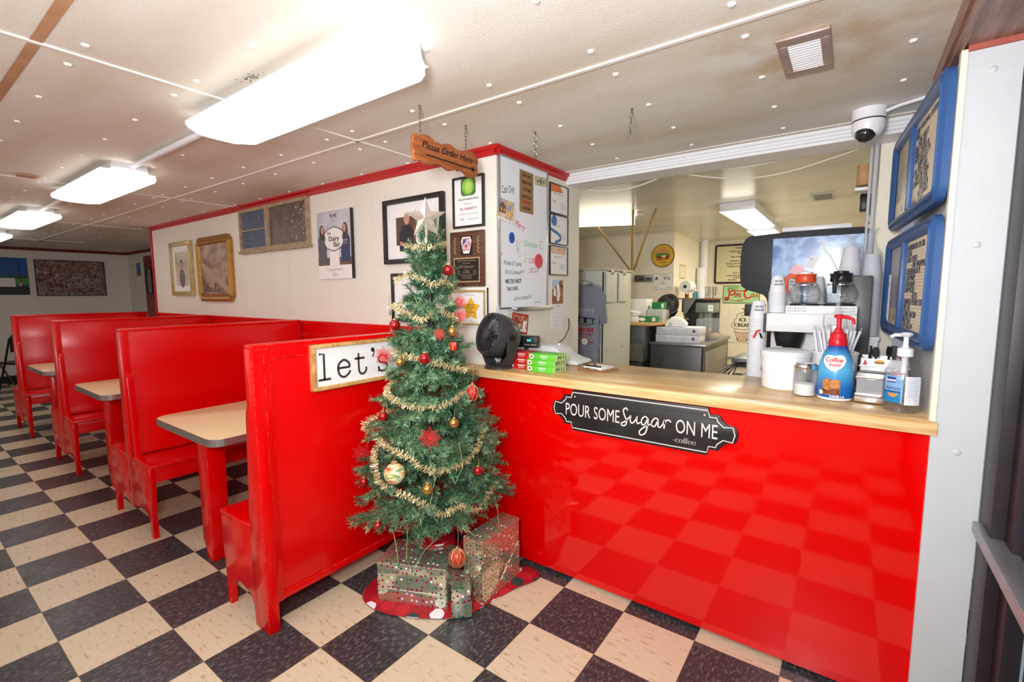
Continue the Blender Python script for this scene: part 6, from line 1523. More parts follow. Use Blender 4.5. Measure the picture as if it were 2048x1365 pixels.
g.mat(pm('pink_ice_print', (226, 150, 160), 0.3, var=0.1)); g.ell(0.29, 0.545, 0.035, 0.045, -0.0066, 18); g.mat(pm('white_ice_print', (240, 244, 250), 0.3, var=0.02)); g.ell(0.39, 0.50, 0.05, 0.05, -0.0064, 18); g.build('picture_panel', t)
g = G(bk); g.box(0.03, 0.12, 0.02, 0.2, 0.30, 0.37); g.build('nozzle_block', t, bevel=0.006)
G('dsteel').box(-0.02, 0.14, -0.02, 0.30, 0.0, 0.05).build('drip_tray', t, bevel=0.004)
G('white').box(0.20, 0.52, 0.05, 0.33, 0.775, 0.80).build('ice_lid', t, bevel=0.004)

# ------------------------------------------------------------------ menu boards on the right wall (local x = -Y world)
def menu_board(z0, z1, label, lines, price, side):
    t = thing('menu_board', label, 'menu board', (3.100, 1.288, z0), WALL_W+math.radians(4.2), 'blue letter menu boards')
    W_ = 0.92; H = z1-z0; o = rr_poly(-W_, 0.0, 0.0, H, 0.055, 6)
    def ins(k): return rr_poly(-W_+k, -k, k, H-k, max(0.012, 0.055-k), 6)
    g = G('blue'); v = []; n = len(o); lv = [(0, 0.0), (0, -0.020), (0.010, -0.030), (0.020, -0.022), (0.026, -0.034), (0.040, -0.030), (0.050, -0.016)]
    for k, y in lv: v += [(a, y, b) for a, b in ins(k)]
    g.add(v, [(i*n+j, i*n+(j+1) % n, (i+1)*n+(j+1) % n, (i+1)*n+j) for i in range(len(lv)-1) for j in range(n)]); g.build('frame', t, smooth=True)
    G('blue').box(-0.52, -0.49, -0.030, -0.008, 0.045, H-0.045).build('divider', t, bevel=0.003)
    g = G('cream'); g.box(-0.87, -0.05, -0.012, 0.0, 0.045, H-0.045); g.mat(pm('letter_track_line', (206, 176, 140), 0.5))
    for k in range(int((H-0.1)/0.0115)): g.rect(-0.49, -0.05, 0.05+k*0.0115, 0.0515+k*0.0115, -0.0123)
    g.build('letter_panel', t)
    g = G('navy'); z = H-0.084; st = (H-0.135)/(len(lines)-1)
    for s, x in lines:
        g.text(s, -0.48+x, z, 0.0215, -0.0128, 1.0, 'l', bold=0.0016, maxw=0.415-x); z -= st
    g.build('letters', t)
    g = G(side); g.rect(-0.87, -0.525, 0.12, H-0.05, -0.0125); g.mat('cream').rect(-0.87, -0.525, 0.05, 0.11, -0.0125); g.mat('navy').text(price, -0.70, 0.07, 0.018, -0.013, 0.9); g.build('picture_panel', t)
    return t
u = menu_board(1.700, 2.105, 'upper blue framed letter menu board on the right wall', (('BAR PERSONAL DESSERT', 0), ('BBQ', 0), ('CHIC FILLET', 0.04), ('BACON FISH', 0.0), ('GRILL CHEESE PL', 0), ('WITH EGG LG CH', 0.0), ('SHRIMP PLT', 0.06), ('3 PC FISH CHIPS', 0), ('HAM OR CHKN', 0.03), ('CORN DOG FOR', 0), ('ADD BCN', 0.12), ('NO CARDS', 0.10), ('G.A.R. 2.3.10 .5', 0.0)), '3.25', make_photo('faded_food_poster', [(0.3, (150, 130, 110)), (0.5, (196, 180, 150)), (0.7, (180, 200, 190))], 6))
l = menu_board(1.232, 1.665, 'lower blue framed letter menu board, above the sanitizer', (('HAMBURGER OR DBL', 0), ('STEAK', 0), ('CHILI CHEESE', 0), ('-ONE WRAPPER', 0.10), ('CHEESEBURGER PL', 0), ('CLUB WRAP', 0), ('CLUB SALAD', 0), ('SLAW PICKLE', 0), ('-SLICES-', 0.14), ('QUARTER POUND STK', 0), ('SPEC DEL', 0), ('DOUBLE BACON', 0), ('BBQ PLATE', 0), ('HOT DOG W', 0)), '4.75', make_photo('faded_drink_poster', [(0.3, (150, 140, 146)), (0.5, (190, 182, 186)), (0.7, (206, 200, 206))], 3))
def art_tag(g, y, hw, hh):
    g.mat('inkred').text('$', 0, -0.02, 0.03, y, 0.8); g.mat('ink').rect(-0.012, 0.015, hh-0.05, hh-0.035, y)
flat('paper_slip', 'narrow white paper slip hanging from the lower menu board', 'paper', (3.012, 1.92, 1.40), WALL_W, 0.10, 0.19, art_tag, 0.08)
# ------------------------------------------------------------------ kitchen behind the counter
t = thing('storage_cabinet', 'tall pale green-grey metal cabinet at the back left, shirt hung on its front', 'cabinet', (0.60, 3.0, 0))
cb = pm('pale_green_enamel', (206, 208, 196), 0.4, var=0.03, scale=5)
G(cb).box(0.0, 0.585, 0.012, 0.62, 0.02, 1.615).build('body', t, bevel=0.004)
cdoor = G(cb).box(0.0, 0.575, 0.0, 0.012, 0.03, 1.605).build('door', t, bevel=0.003)
g = G('black'); g.box(0.578, 0.586, 0.004, 0.012, 0.03, 1.60); g.build('door_gasket', cdoor)
G(pm('cabinet_top_wood', (206, 196, 168), 0.5, var=0.1)).box(-0.01, 0.60, -0.005, 0.63, 1.616, 1.632).build('top_board', t)
g = G('black')
for y_, z in ((0.08, 0.93), (0.42, 0.93)): g.cyl((0.585, y_, z), (0.588, y_, z), 0.006, n=8)
g.build('rivets', t)
# t-shirt on a hanger
t = thing('clothes_hanger', 'thin white hanger on the cabinet front', 'hanger', (1.03, 2.955, 1.475))
g = G('grey'); g.tube([(0, 0.02, 0.115), (0.0, 0.0, 0.12), (0.012, 0, 0.11), (0.0, 0, 0.09), (0.0, 0, 0.06)], 0.003, 6); g.tube([(0.0, 0, 0.06), (-0.17, 0, 0.0), (0.17, 0, 0.0), (0.0, 0, 0.06)], 0.003, 6); g.build('wire', t, smooth=True)
def tee():
    t = thing('t_shirt', 'grey t-shirt with a red and black print hanging on the tall cabinet', 't-shirt', (1.03, 2.955, 0))
    m = pm('heather_grey_cotton', (140, 142, 156), 0.85, var=0.06, scale=120, bump=0.1)
    outl = [(-0.055, 1.505), (-0.10, 1.495), (-0.175, 1.465), (-0.225, 1.40), (-0.245, 1.20), (-0.19, 1.16), (-0.165, 1.24), (-0.155, 1.0), (-0.17, 0.78), (0.17, 0.78), (0.155, 1.0), (0.165, 1.24), (0.185, 1.15), (0.245, 1.18), (0.225, 1.40), (0.175, 1.465), (0.10, 1.495), (0.055, 1.505), (0.03, 1.485), (-0.03, 1.485)]
    bm = bmesh.new(); vs = [bm.verts.new((x*0.92, 0, z)) for x, z in outl]; bm.faces.new(vs)
    bmesh.ops.triangulate(bm, faces=bm.faces[:]); bmesh.ops.subdivide_edges(bm, edges=bm.edges[:], cuts=3, use_grid_fill=True); bmesh.ops.subdivide_edges(bm, edges=bm.edges[:], cuts=1, use_grid_fill=True)
    for v in bm.verts:
        k = min(1, max(0, (1.5-v.co.z)/0.7)); v.co.y = -0.018+0.012*k*math.sin(v.co.x*46+0.6*math.sin(v.co.z*7))+0.004*math.sin(v.co.z*21+v.co.x*9)
    me = bpy.data.meshes.new('cloth'); bm.to_mesh(me); bm.free(); me.materials.append(m); me.polygons.foreach_set('use_smooth', [True]*len(me.polygons))
    o = bpy.data.objects.new('cloth', me); COL.objects.link(o); o.parent = t
    md = o.modifiers.new('thickness', 'SOLIDIFY'); md.thickness = 0.010; md.offset = 1.0
    y = -0.042; g = G('ink')
    g.stroke([(-0.07, 1.225), (0.13, 1.205)], 0.007, y, False); g.rect(-0.05, -0.02, 1.18, 1.222, y); g.rect(0.02, 0.05, 1.17, 1.215, y); g.rect(0.10, 0.11, 1.17, 1.208, y); g.stroke([(-0.06, 1.175), (0.02, 1.155), (0.13, 1.168)], 0.005, y)
    g.mat('foam')
    for k in range(7): g.stroke([(-0.05+k*0.025, 1.24), (-0.06+k*0.028, 1.29), (-0.03+k*0.024, 1.27)], 0.003, y)
    g.mat('inkred'); g.text('THE', 0.04, 1.135, 0.012, y, 0.9); g.text('DAIRY BAR', 0.03, 1.095, 0.034, y, 0.7, bold=0.002, maxw=0.20); g.text('ROCKY POINT', 0.03, 1.065, 0.018, y, 0.9, bold=0.001, maxw=0.20); g.text('SINCE 1962', 0.03, 1.048, 0.008, y, 0.9); g.text('EST', -0.035, 1.005, 0.02, y, 0.8, bold=0.001); g.text('1962', 0.09, 1.0, 0.018, y, 0.8, bold=0.001)
    g.mat('paper').ell(0.03, 1.012, 0.032, 0.03, y); g.mat('inkred'); g.ring(0.03, 1.012, 0.033, 0.031, 0.004, y-0.0004); g.text('A', 0.03, 1.004, 0.02, y-0.0006, 1.0, bold=0.001)
    g.build('shirt_print', t)
tee()
for k, (y_, lab) in enumerate(((3.14, 'left of two sheet bundles hanging on the side of the tall cabinet'), (3.40, 'right of two sheet bundles hanging on the side of the tall cabinet'))):
    t = thing('paper_bundle', lab, 'papers', (1.192, y_, 1.345), PI/2, 'sheet bundles on the cabinet side')
    G(pm('translucent_sheet', (226, 228, 214), 0.5, var=0.05, scale=12)).box(-0.10, 0.11, -0.012, 0.0, 0.0, 0.255).build('sheets', t, bevel=0.002)
    G('steel').box(-0.03, 0.03, -0.018, 0.002, 0.235, 0.27).build('clip', t, bevel=0.003)
# three brass pipes from the ceiling to the cabinet side
for pts, r, lab in (([(1.20, 3.60, 1.635), (1.195, 3.60, 2.19)], 0.012, 'thick upright brown pipe of the three above the cabinet'), ([(1.185, 3.58, 1.635), (0.83, 3.60, 2.08), (0.78, 3.62, 2.19)], 0.007, 'left slanting brass pipe of the three above the cabinet'), ([(1.21, 3.62, 1.635), (1.36, 3.60, 2.05), (1.41, 3.62, 2.19)], 0.009, 'right slanting brass pipe of the three above the cabinet')):
    g = G(pm('tarnished_brass', (150, 116, 64), 0.35, 0.6, var=0.15, scale=20)); g.tube(pts, r, 10)
    tag(g.build('brass_pipe', smooth=True), lab, 'pipe', 'brass pipes above the cabinet')
# kitchen lights
t = thing('ceiling_light', 'glowing white kitchen ceiling light above the tall cabinet', 'ceiling light', (0.60, 3.52, 2.165), math.radians(22))
h_ = G('white'); h_.box(-0.62, 0.62, -0.08, 0.08, -0.030, 0.025); h_.box(-0.60, 0.60, -0.124, 0.124, -0.0325, -0.030); h_.build('housing', t)
g = G('diffl'); g.prism([(-0.125, -0.03), (-0.12, -0.055), (-0.09, -0.078), (-0.04, -0.088), (0.04, -0.088), (0.09, -0.078), (0.12, -0.055), (0.125, -0.03)], -0.60, 0.60, 'x'); g.build('diffuser', t)
g = G(pm('frosted_end_cap', (206, 206, 196), 0.3, var=0.1)); g.prism([(-0.125, -0.03), (-0.12, -0.055), (-0.09, -0.078), (-0.04, -0.09), (0.04, -0.09), (0.09, -0.078), (0.12, -0.055), (0.125, -0.03)], 0.601, 0.615, 'x'); g.build('end_cap', t)
def klight(loc, label):
    t = thing('ceiling_light', label, 'ceiling light', loc, 0, 'box lights over the kitchen')
    G('white').box(-0.14, 0.14, 0, 1.24, -0.075, 0).build('housing', t, bevel=0.004)
    G('diffk').prism([(-0.138, -0.075), (-0.10, -0.098), (0.10, -0.098), (0.138, -0.075)], 0.004, 1.236, 'y').build('diffuser', t)
    return t
k1 = klight((2.055, 3.75, 2.19), 'nearer of two glowing box lights over the kitchen')
dup(k1, (2.02, 5.30, 2.19), label='farther of two glowing box lights over the kitchen')
t = thing('ceiling_vent', 'small dark vent in the kitchen ceiling at the right', 'vent', (2.655, 3.93, 2.19))
g = G('grey'); g.box(-0.08, 0.08, -0.17, -0.14, -0.008, 0); g.box(-0.08, 0.08, 0.14, 0.17, -0.008, 0); g.box(-0.08, -0.06, -0.14, 0.14, -0.008, 0); g.box(0.06, 0.08, -0.14, 0.14, -0.008, 0); g.build('frame', t)
G('dsteel').box(-0.06, 0.06, -0.14, 0.14, -0.004, -0.001).build('grille', t)
# left-hand wall: round burger sign, grade card, knife rack
YB = 5.428
t = thing('round_sign', 'round yellow wooden sign with a hamburger on the back wall', 'sign', (0.89, YB, 1.898))
P = [(0.148*math.cos(2*PI*i/40), 0.148*math.sin(2*PI*i/40)) for i in range(40)]
G(pm('burger_sign_rim', (110, 66, 34), 0.5)).prism(P, -0.015, 0, 'y').build('board', t)
g = G(pm('burger_sign_yellow', (222, 176, 56), 0.5, var=0.25, scale=7)); g.ell(0, 0, 0.139, 0.139, -0.0155, 36); y = -0.016
g.mat(pm('bun_print', (214, 150, 92), 0.5, var=0.15, scale=30)); g.poly([(-0.075, 0.025)]+[(0.08*math.cos(PI-PI*k/12), 0.03+0.065*math.sin(PI-PI*k/12)) for k in range(13)][::1]+[(0.075, 0.025)], y)
g.mat(pm('lettuce_print', (86, 140, 60), 0.5, var=0.3, scale=60)); g.poly([(-0.095, 0.005), (-0.06, -0.012), (0.0, 0.0), (0.06, -0.012), (0.095, 0.005), (0.08, 0.028), (-0.08, 0.028)], y-0.0005)
g.mat(MATS['patty_print']); g.poly([(-0.085, -0.035), (0.05, -0.045), (0.09, -0.02), (0.08, -0.003), (-0.08, -0.003)], y-0.001); g.mat(pm('cheese_print', (240, 210, 90), 0.5)); g.poly([(-0.03, 0.0), (0.02, -0.045), (0.05, 0.005)], y-0.0013); g.mat('inkred'); g.poly([(0.0, -0.055), (0.07, -0.05), (0.085, -0.03), (0.02, -0.04)], y-0.0015); g.poly([(-0.08, -0.06), (0.0, -0.065), (0.0, -0.05), (-0.085, -0.045)], y-0.0012)
g.mat('ink'); g.text('hamburgers', 0, -0.095, 0.018, y-0.0008, 0.9, shear=0.2, maxw=0.13); g.build('painting', t)
def art_grade(g, y, hw, hh):
    g.mat('inkblue').frame(-hw+0.004, hw-0.004, -hh+0.004, hh-0.004, 0.002, y, y+0.0001)
    g.mat('ink'); g.text('A', -0.085, 0.018, 0.042, y, 1.0, bold=0.003); g.text('97.0', 0.045, 0.018, 0.042, y, 0.85, bold=0.0006, maxw=0.13); g.text('SANITATION GRADE', 0, 0.078, 0.009, y, 0.9)
    g.text('SCORE', -0.01, -0.015, 0.009, y, 0.9); g.text('11/13/24', -0.02, -0.035, 0.016, y, 0.9, shear=0.2); g.text('Bldg 12', -0.08, -0.08, 0.016, y, 0.8, shear=0.3); g.stroke([(0.04, -0.08), (0.055, -0.068), (0.06, -0.085), (0.08, -0.072), (0.09, -0.084), (0.11, -0.076)], 0.003, y)
flat('grade_card', 'sanitation grade card reading A 97.0 below the round burger sign', 'card', (0.90, YB-0.001, 1.568), 0, 0.255, 0.205, art_grade)
t = thing('knife_rack', 'short steel magnetic rack with kitchen tools left of the grade card', 'rack', (0.645, YB, 1.612))
G('steel').box(-0.12, 0.12, -0.02, 0, -0.045, 0.045).build('strip', t, bevel=0.003)
g = G('dsteel'); g.box(-0.118, -0.07, -0.032, -0.02, -0.03, 0.03); g.box(-0.05, 0.02, -0.030, -0.02, -0.025, 0.02); g.box(0.04, 0.118, -0.030, -0.02, -0.014, 0.01); g.build('tools', t, bevel=0.003)
# work table with cutting board
t = thing('work_table', 'dark work table with a wooden cutting board top beside the cabinet', 'table', (0.60, 3.95, 0))
G(make_wood('butcher_block', (176, 132, 72), (214, 172, 104), (226, 190, 128), (6, 1, 6), 3.0, 0.45)).prism([(0, 0), (0.66, 0), (0.72, 0.25), (0.72, 1.20), (0, 1.20)], 1.090, 1.118, 'z').build('cutting_board', t, bevel=0.003)
G('dsteel').box(0.02, 0.60, 0.03, 1.18, 0.72, 1.088).build('apron', t, bevel=0.003)
G('steel').box(0.02, 0.585, 0.02, 0.03, 0.72, 0.90).build('front_plate', t)
for x, y_ in ((0.04, 0.05), (0.56, 0.05), (0.04, 1.14), (0.56, 1.14)): G('dsteel').box(x-0.02, x+0.02, y_-0.02, y_+0.02, 0, 0.72).build('leg', t)
G('dsteel').box(0.05, 0.56, 0.06, 1.1, 0.10, 0.70).build('lower_shelf', t)
BT = 1.1185
t = thing('carton', 'plain white cardboard carton on the cutting board against the cabinet', 'box', (0.78, 4.42, BT)); G('paper').box(0, 0.27, 0, 0.2, 0, 0.235).build('box', t, bevel=0.002)
t = thing('napkin_pack', 'open pack of white napkins at the front of the cutting board', 'napkins', (0.86, 4.02, BT), 0.1); g = G('paper'); g.box(0, 0.24, 0, 0.16, 0, 0.06); g.build('pack', t, bevel=0.006)
g = G('paper'); g.prism([(0.0, 0.061), (0.23, 0.066), (0.245, 0.10), (0.12, 0.125), (0.03, 0.10)], 0.01, 0.15, 'y'); g.mat('grey'); g.stroke([(0.04, 0.085), (0.12, 0.10), (0.2, 0.09)], 0.004, 0.009); g.build('loose_napkins', t, bevel=0.004)
t = thing('green_box', 'green and white carton leaning behind the foil box on the cutting board', 'box', (1.10, 4.45, BT+0.115), 0.05); g = G(pm('green_carton', (30, 132, 62), 0.4, var=0.05)); g.box(0, 0.13, 0, 0.12, 0.0, 0.085); g.build('carton', t, bevel=0.002); g = G('paper'); g.poly([(0.11, 0.02), (0.13, 0.02), (0.13, 0.08), (0.10, 0.06)], -0.0006); g.build('print', t)
t = thing('foil_box', 'grey foil-patterned carton under the green carton', 'box', (1.06, 4.38, BT)); G(make_photo('grey_foil_print', [(0.35, (120, 116, 124)), (0.55, (190, 188, 194)), (0.7, (230, 230, 232))], 14)).box(0, 0.19, 0, 0.2, 0, 0.112).build('carton', t, bevel=0.002)
t = thing('plastic_bin', 'clear plastic bin of lids behind the long green box', 'bin', (1.13, 4.22, BT)); g = G(pm('frosted_bin', (220, 224, 220), 0.3, var=0.05, alpha=0.6)); g.box(0, 0.17, 0, 0.12, 0, 0.13); g.build('bin', t, bevel=0.004)
t = thing('glove_box', 'long green and white glove box at the edge of the cutting board', 'box', (1.06, 4.08, BT), 0.08); g = G(MATS['green_carton']); g.box(0, 0.22, 0, 0.10, 0, 0.06); g.build('carton', t, bevel=0.002); g = G('paper'); g.ell(0.07, 0.03, 0.035, 0.018, -0.0006, 18); g.rect(0.17, 0.205, 0.01, 0.05, -0.0006); g.build('print', t)
desk_fan((1.13, 4.90, BT), math.radians(60), 'glossy black fan on the cutting board in front of the grade card', r=0.115, tilt=0.1)
# dark steel cabinet with boxes and display case
t = thing('steel_cabinet', 'low dark steel prep cabinet right of the work table', 'cabinet', (1.225, 4.08, 0))
G('dsteel').box(0, 0.52, 0, 1.15, 0.05, 0.888).build('body', t, bevel=0.004)
G('steel').box(-0.01, 0.545, -0.01, 1.16, 0.889, 0.920).build('top', t, bevel=0.004)
G('steel').box(0.521, 0.527, 0.10, 1.05, 0.12, 0.84).build('side_door', t, bevel=0.003)
g = G('black'); g.box(0.508, 0.522, -0.004, 0.0, 0.05, 0.88); g.build('corner_post', t)
for k, lab in enumerate(('lower of two flat white pastry cartons on the dark steel cabinet', 'upper of two flat white pastry cartons on the dark steel cabinet')):
    t = thing('bakery_box', lab, 'box', (1.26+0.006*k, 4.13, 0.921+k*0.077), 0.02, 'flat white cartons')
    G(pm('carton_white_violet', (226, 226, 240), 0.5, var=0.02)).box(0, 0.42, 0, 0.30, 0, 0.075).build('carton', t, bevel=0.003)
    g = G('grey')
    for j in range(3): g.ring(0.08+j*0.10, 0.040, 0.034, 0.016, 0.004, -0.0006, 20); g.text('fresh', 0.08+j*0.10, 0.034, 0.010, -0.0008, 1.0, shear=0.3)
    g.mat('inkblue'); g.rect(0.36, 0.385, 0.03, 0.055, -0.0006); g.build('print', t)
t = thing('wrapped_bundle', 'white paper-wrapped bundle lying on the flat white cartons', 'bundle', (1.42, 4.26, 1.0755), 0.2)
g = G('paper'); g.prism([(-0.10, 0.0), (0.11, 0.0), (0.12, 0.03), (0.06, 0.085), (-0.03, 0.10), (-0.09, 0.05)], -0.08, 0.12, 'y'); g.mat('grey'); g.poly([(-0.08, 0.0), (-0.02, 0.0), (-0.04, 0.05)], -0.081); g.build('bundle', t, bevel=0.012)
t = thing('display_case', 'clear acrylic bread case on the dark steel cabinet', 'case', (1.525, 4.66, 0.921))
g = G('film'); g.frame(0, 0.24, 0, 0.215, 0.004, 0.0, 0.004); g.box(0, 0.24, 0, 0.004, 0, 0.215); g.box(0.236, 0.24, 0, 0.30, 0, 0.215); g.box(0, 0.24, 0, 0.30, 0.211, 0.215); g.build('case', t)
bread = None
for k in range(5):
    if bread is None:
        g = G(pm('bread_crust', (216, 166, 104), 0.7, var=0.2, scale=20)); g.sph((0, 0, 0), 1.0, 16, 10, (0.055, 0.045, 0.030)); o = bread = g.build('bread_roll', smooth=True)
        tag(o, 'bread roll heaped inside the clear acrylic case', 'bread', 'rolls in the clear case')
    else: o = bread.copy(); COL.objects.link(o)
    o.location = (1.59+0.055*(k % 2)*2, 4.73+0.07*(k//2), 0.952+(0.052 if k == 4 else 0)); o.rotation_euler = (0, 0, k*1.1)
t = thing('dark_block', 'grey-brown toaster-like steel box between the cartons and the bread case', 'appliance', (1.515, 4.46, 0.921)); G(pm('grey_brown_enamel', (128, 116, 112), 0.4, var=0.08)).box(0, 0.15, 0, 0.18, 0, 0.13).build('body', t, bevel=0.006)
# steel shelf with cups and roll, mixer below
t = thing('steel_shelf', 'small steel shelf on brackets holding cups and bottles', 'shelf', (1.22, 5.0, 1.345))
G('steel').box(0, 0.43, 0, 0.36, 0.0, 0.014).build('plate', t, bevel=0.002); G(pm('copper_edge', (170, 90, 70), 0.4, 0.3)).box(0.30, 0.435, -0.004, 0.0, -0.004, 0.014).build('edge_strip', t)
g = G('steel'); g.prism([(0.06, 0.0), (0.20, 0.0), (0.10, -0.16), (0.06, -0.20)], 0.02, 0.03, 'y'); g.build('bracket', t)
G('dsteel').box(0.02, 0.40, 0.32, 0.34, -0.45, 0.0).build('rear_post', t)
SH = 1.3595
t = thing('steel_cup', 'left tall steel milkshake cup on the small shelf', 'cup', (1.525, 5.12, SH), 0, 'steel milkshake cups'); G('chrome').lathe([(0.026, 0), (0.036, 0.13), (0.037, 0.132), (0.034, 0.13), (0.025, 0.006)], n=24).build('cup', t, smooth=True)
dup(t, (1.60, 5.14, SH), label='right tall steel milkshake cup on the small shelf')
t = thing('spray_bottle', 'small bottle of turquoise liquid on the steel shelf', 'bottle', (1.39, 5.10, SH)); g = G(pm('turquoise_liquid', (70, 170, 190), 0.2, var=0.05)); g.lathe([(0.028, 0), (0.030, 0.05), (0.012, 0.075), (0.010, 0.085)], n=20); g.build('bottle', t, smooth=True); g = G('white'); g.lathe([(0.012, 0.084), (0.012, 0.105), (0.001, 0.108)], n=14); g.build('cap', t, smooth=True)
t = thing('white_container', 'white plastic container on the steel shelf beside the turquoise bottle', 'container', (1.46, 5.08, SH)); G('white').lathe([(0.042, 0), (0.045, 0.085), (0.001, 0.09)], n=24).build('body', t, smooth=True)
t = thing('spice_jar', 'small brown spice jar at the left of the steel shelf', 'jar', (1.30, 5.08, SH)); G(pm('brown_spice', (130, 62, 48), 0.5, var=0.2)).lathe([(0.022, 0), (0.022, 0.045), (0.018, 0.05)], n=18).build('jar', t, smooth=True); G('chrome').lathe([(0.02, 0.049), (0.02, 0.062), (0.001, 0.064)], n=18).build('lid', t, smooth=True)
t = thing('milkshake_mixer', 'grey-green milkshake mixer with spindles below the steel shelf', 'mixer', (1.43, 5.02, 0.9205))
mg = pm('hammered_grey_green', (128, 140, 134), 0.4, 0.3, var=0.06); G(mg).box(0.0, 0.13, 0.10, 0.26, 0, 0.33).build('column', t, bevel=0.006); G(mg).box(0.0, 0.20, -0.05, 0.24, 0.27, 0.385).build('motor_head', t, bevel=0.010)
g = G('chrome')
for x in (0.06, 0.11, 0.16): g.tube([(x, -0.02, 0.27), (x, -0.02, 0.12)], 0.005, 8); g.lathe([(0.018, 0.12), (0.018, 0.128)], (x, -0.02, 0), 12)
g.build('spindle', t, smooth=True); g = G('paper'); g.box(0.14, 0.195, -0.053, -0.05, 0.29, 0.36); g.mat('ink').text('H3', 0.168, 0.315, 0.025, -0.0536, 0.8); g.build('nameplate', t); G(mg).box(0.0, 0.24, -0.06, 0.26, 0, 0.02).build('base', t, bevel=0.004)
t = thing('paper_towel_roll', 'white paper towel roll on the wall above the steel shelf', 'paper towel', (1.17, 5.58, 1.50)); g = G('paper'); g.cyl((0, -0.12, 0), (0, 0.12, 0), 0.072, n=28); g.build('roll', t, smooth=True); g = G('black'); g.cyl((0, -0.125, 0), (0, -0.119, 0), 0.02, n=16); g.build('core', t)
t = thing('black_appliance', 'dark upright appliance under the left end of the steel shelf', 'appliance', (1.195, 5.25, 0.9205)); G('charc').box(0.0, 0.11, 0, 0.05, 0.26, 0.42).build('body', t, bevel=0.008); G('dsteel').box(0.03, 0.08, 0.02, 0.05, -0.92, 0.26).build('stand', t)
g = G('white'); g.tube([(1.10, 6.65, 1.44), (1.10, 6.65, 2.19)], 0.052, 16); g.tube([(1.10, 6.5, 1.44), (1.10, 6.5, 1.78)], 0.06, 16)
tag(g.build('drain_pipe', smooth=True), 'thick white vertical pipe in the kitchen recess', 'pipe')
def art_thin(g, y, hw, hh): g.mat('ink').frame(-hw, hw, -hh, hh, 0.008, y, y+0.0002)
flat('framed_notice', 'narrow framed notice on the recess side wall above the towel roll', 'notice', (1.031, 5.81, 1.70), PI/2, 0.26, 0.18, art_thin, base='cream')
# recess back wall: menu, cola sign, ice cream sign
YR = 7.028
t = thing('menu_board', 'cream letter menu board in a dark frame on the back wall of the kitchen', 'menu board', (1.165, YR, 1.555), 0)
o = rr_poly(0, 0.74, 0, 0.585, 0.035); G(pm('dark_brown_frame', (48, 36, 38), 0.4)).prism(o, -0.02, -0.001, 'y').build('frame', t, bevel=0.003)
g = G(pm('pale_yellow_panel', (222, 214, 176), 0.5, var=0.03)); g.poly(rr_poly(0.028, 0.712, 0.028, 0.557, 0.015), -0.0206); g.mat('ink'); y = -0.021
for s, x, z in (('-SUNDAES-', 0.36, 0.515), ('CHOCOLATE,PINEAPPLE,', 0.40, 0.465), ('HOT FUDGE', 0.42, 0.435), ('SM 14.60 LG 5.90', 0.36, 0.385), ('-SHAKES-', 0.28, 0.325), ('CHOCOLATE PINEAPPLE', 0.36, 0.285), ('VANILLA BANANA', 0.33, 0.245), ('ORANGE', 0.42, 0.212), ('-ICE CREAM-', 0.36, 0.150), ('CHOCOLATE VANILLA', 0.36, 0.110), ('STRAWBERRY', 0.38, 0.078), ('SM-LRG', 0.26, 0.046)):
    g.text(s, x, z, 0.020, y, 1.25, bold=0.0022, maxw=0.62)
g.build('letters', t)
t = thing('cola_sign', 'pale green vintage cola sign with red script on the kitchen wall', 'sign', (1.30, YR, 1.262))
G(pm('sign_pale_green', (176, 220, 160), 0.4, var=0.03)).box(0, 0.50, -0.006, -0.001, 0, 0.262).build('plate', t)
g = G(pm('sign_dark_green', (48, 70, 50), 0.4)); g.frame(0, 0.50, 0, 0.262, 0.008, -0.0075, -0.0062); g.mat(pm('sign_green_text', (46, 120, 60), 0.4)); g.text('ENJOY', 0.135, 0.205, 0.034, -0.007, 1.0, bold=0.001); g.text('NOW', 0.24, 0.022, 0.018, -0.007, 1.0, bold=0.001)
rs_ = pm('sign_red_script', (206, 44, 40), 0.4)
g.mat(rs_); P_ = [(0.045, 0.05), (0.028, 0.075), (0.05, 0.085), (0.075, 0.06), (0.085, 0.11), (0.10, 0.17), (0.15, 0.185), (0.165, 0.15), (0.13, 0.125), (0.095, 0.13)]
g.stroke(P_, 0.022, -0.0072); g.stroke([(0.075, 0.06), (0.05, 0.04), (0.035, 0.06)], 0.02, -0.0072); g.stroke([(0.09, 0.16), (0.07, 0.19), (0.10, 0.20)], 0.014, -0.0072)
g.text('EPSI', 0.205, 0.088, 0.062, -0.0074, 0.62, bold=0.0045); g.text(':', 0.285, 0.10, 0.05, -0.0074, 0.6, bold=0.003)
g.stroke([(0.40, 0.205), (0.36, 0.215), (0.30, 0.17), (0.305, 0.10), (0.35, 0.075), (0.39, 0.10)], 0.022, -0.0072); g.text('OLA', 0.43, 0.088, 0.055, -0.0074, 0.62, bold=0.004)
g.stroke([(0.10, 0.05), (0.18, 0.035), (0.27, 0.055), (0.33, 0.06)], 0.010, -0.0072); g.stroke([(0.16, 0.195), (0.22, 0.18), (0.30, 0.19), (0.38, 0.225)], 0.016, -0.0072)
g.build('lettering', t)
t = thing('ice_cream_sign', 'white ice cream cone sign below the cola sign', 'sign', (1.39, YR, 0.675))
G(pm('sign_cream_white', (240, 236, 218), 0.5, var=0.02)).box(0, 0.41, -0.006, -0.001, 0, 0.545).build('plate', t)
g = G(pm('sign_brown_line', (130, 60, 40), 0.5)); y = -0.0065; lw = 0.008
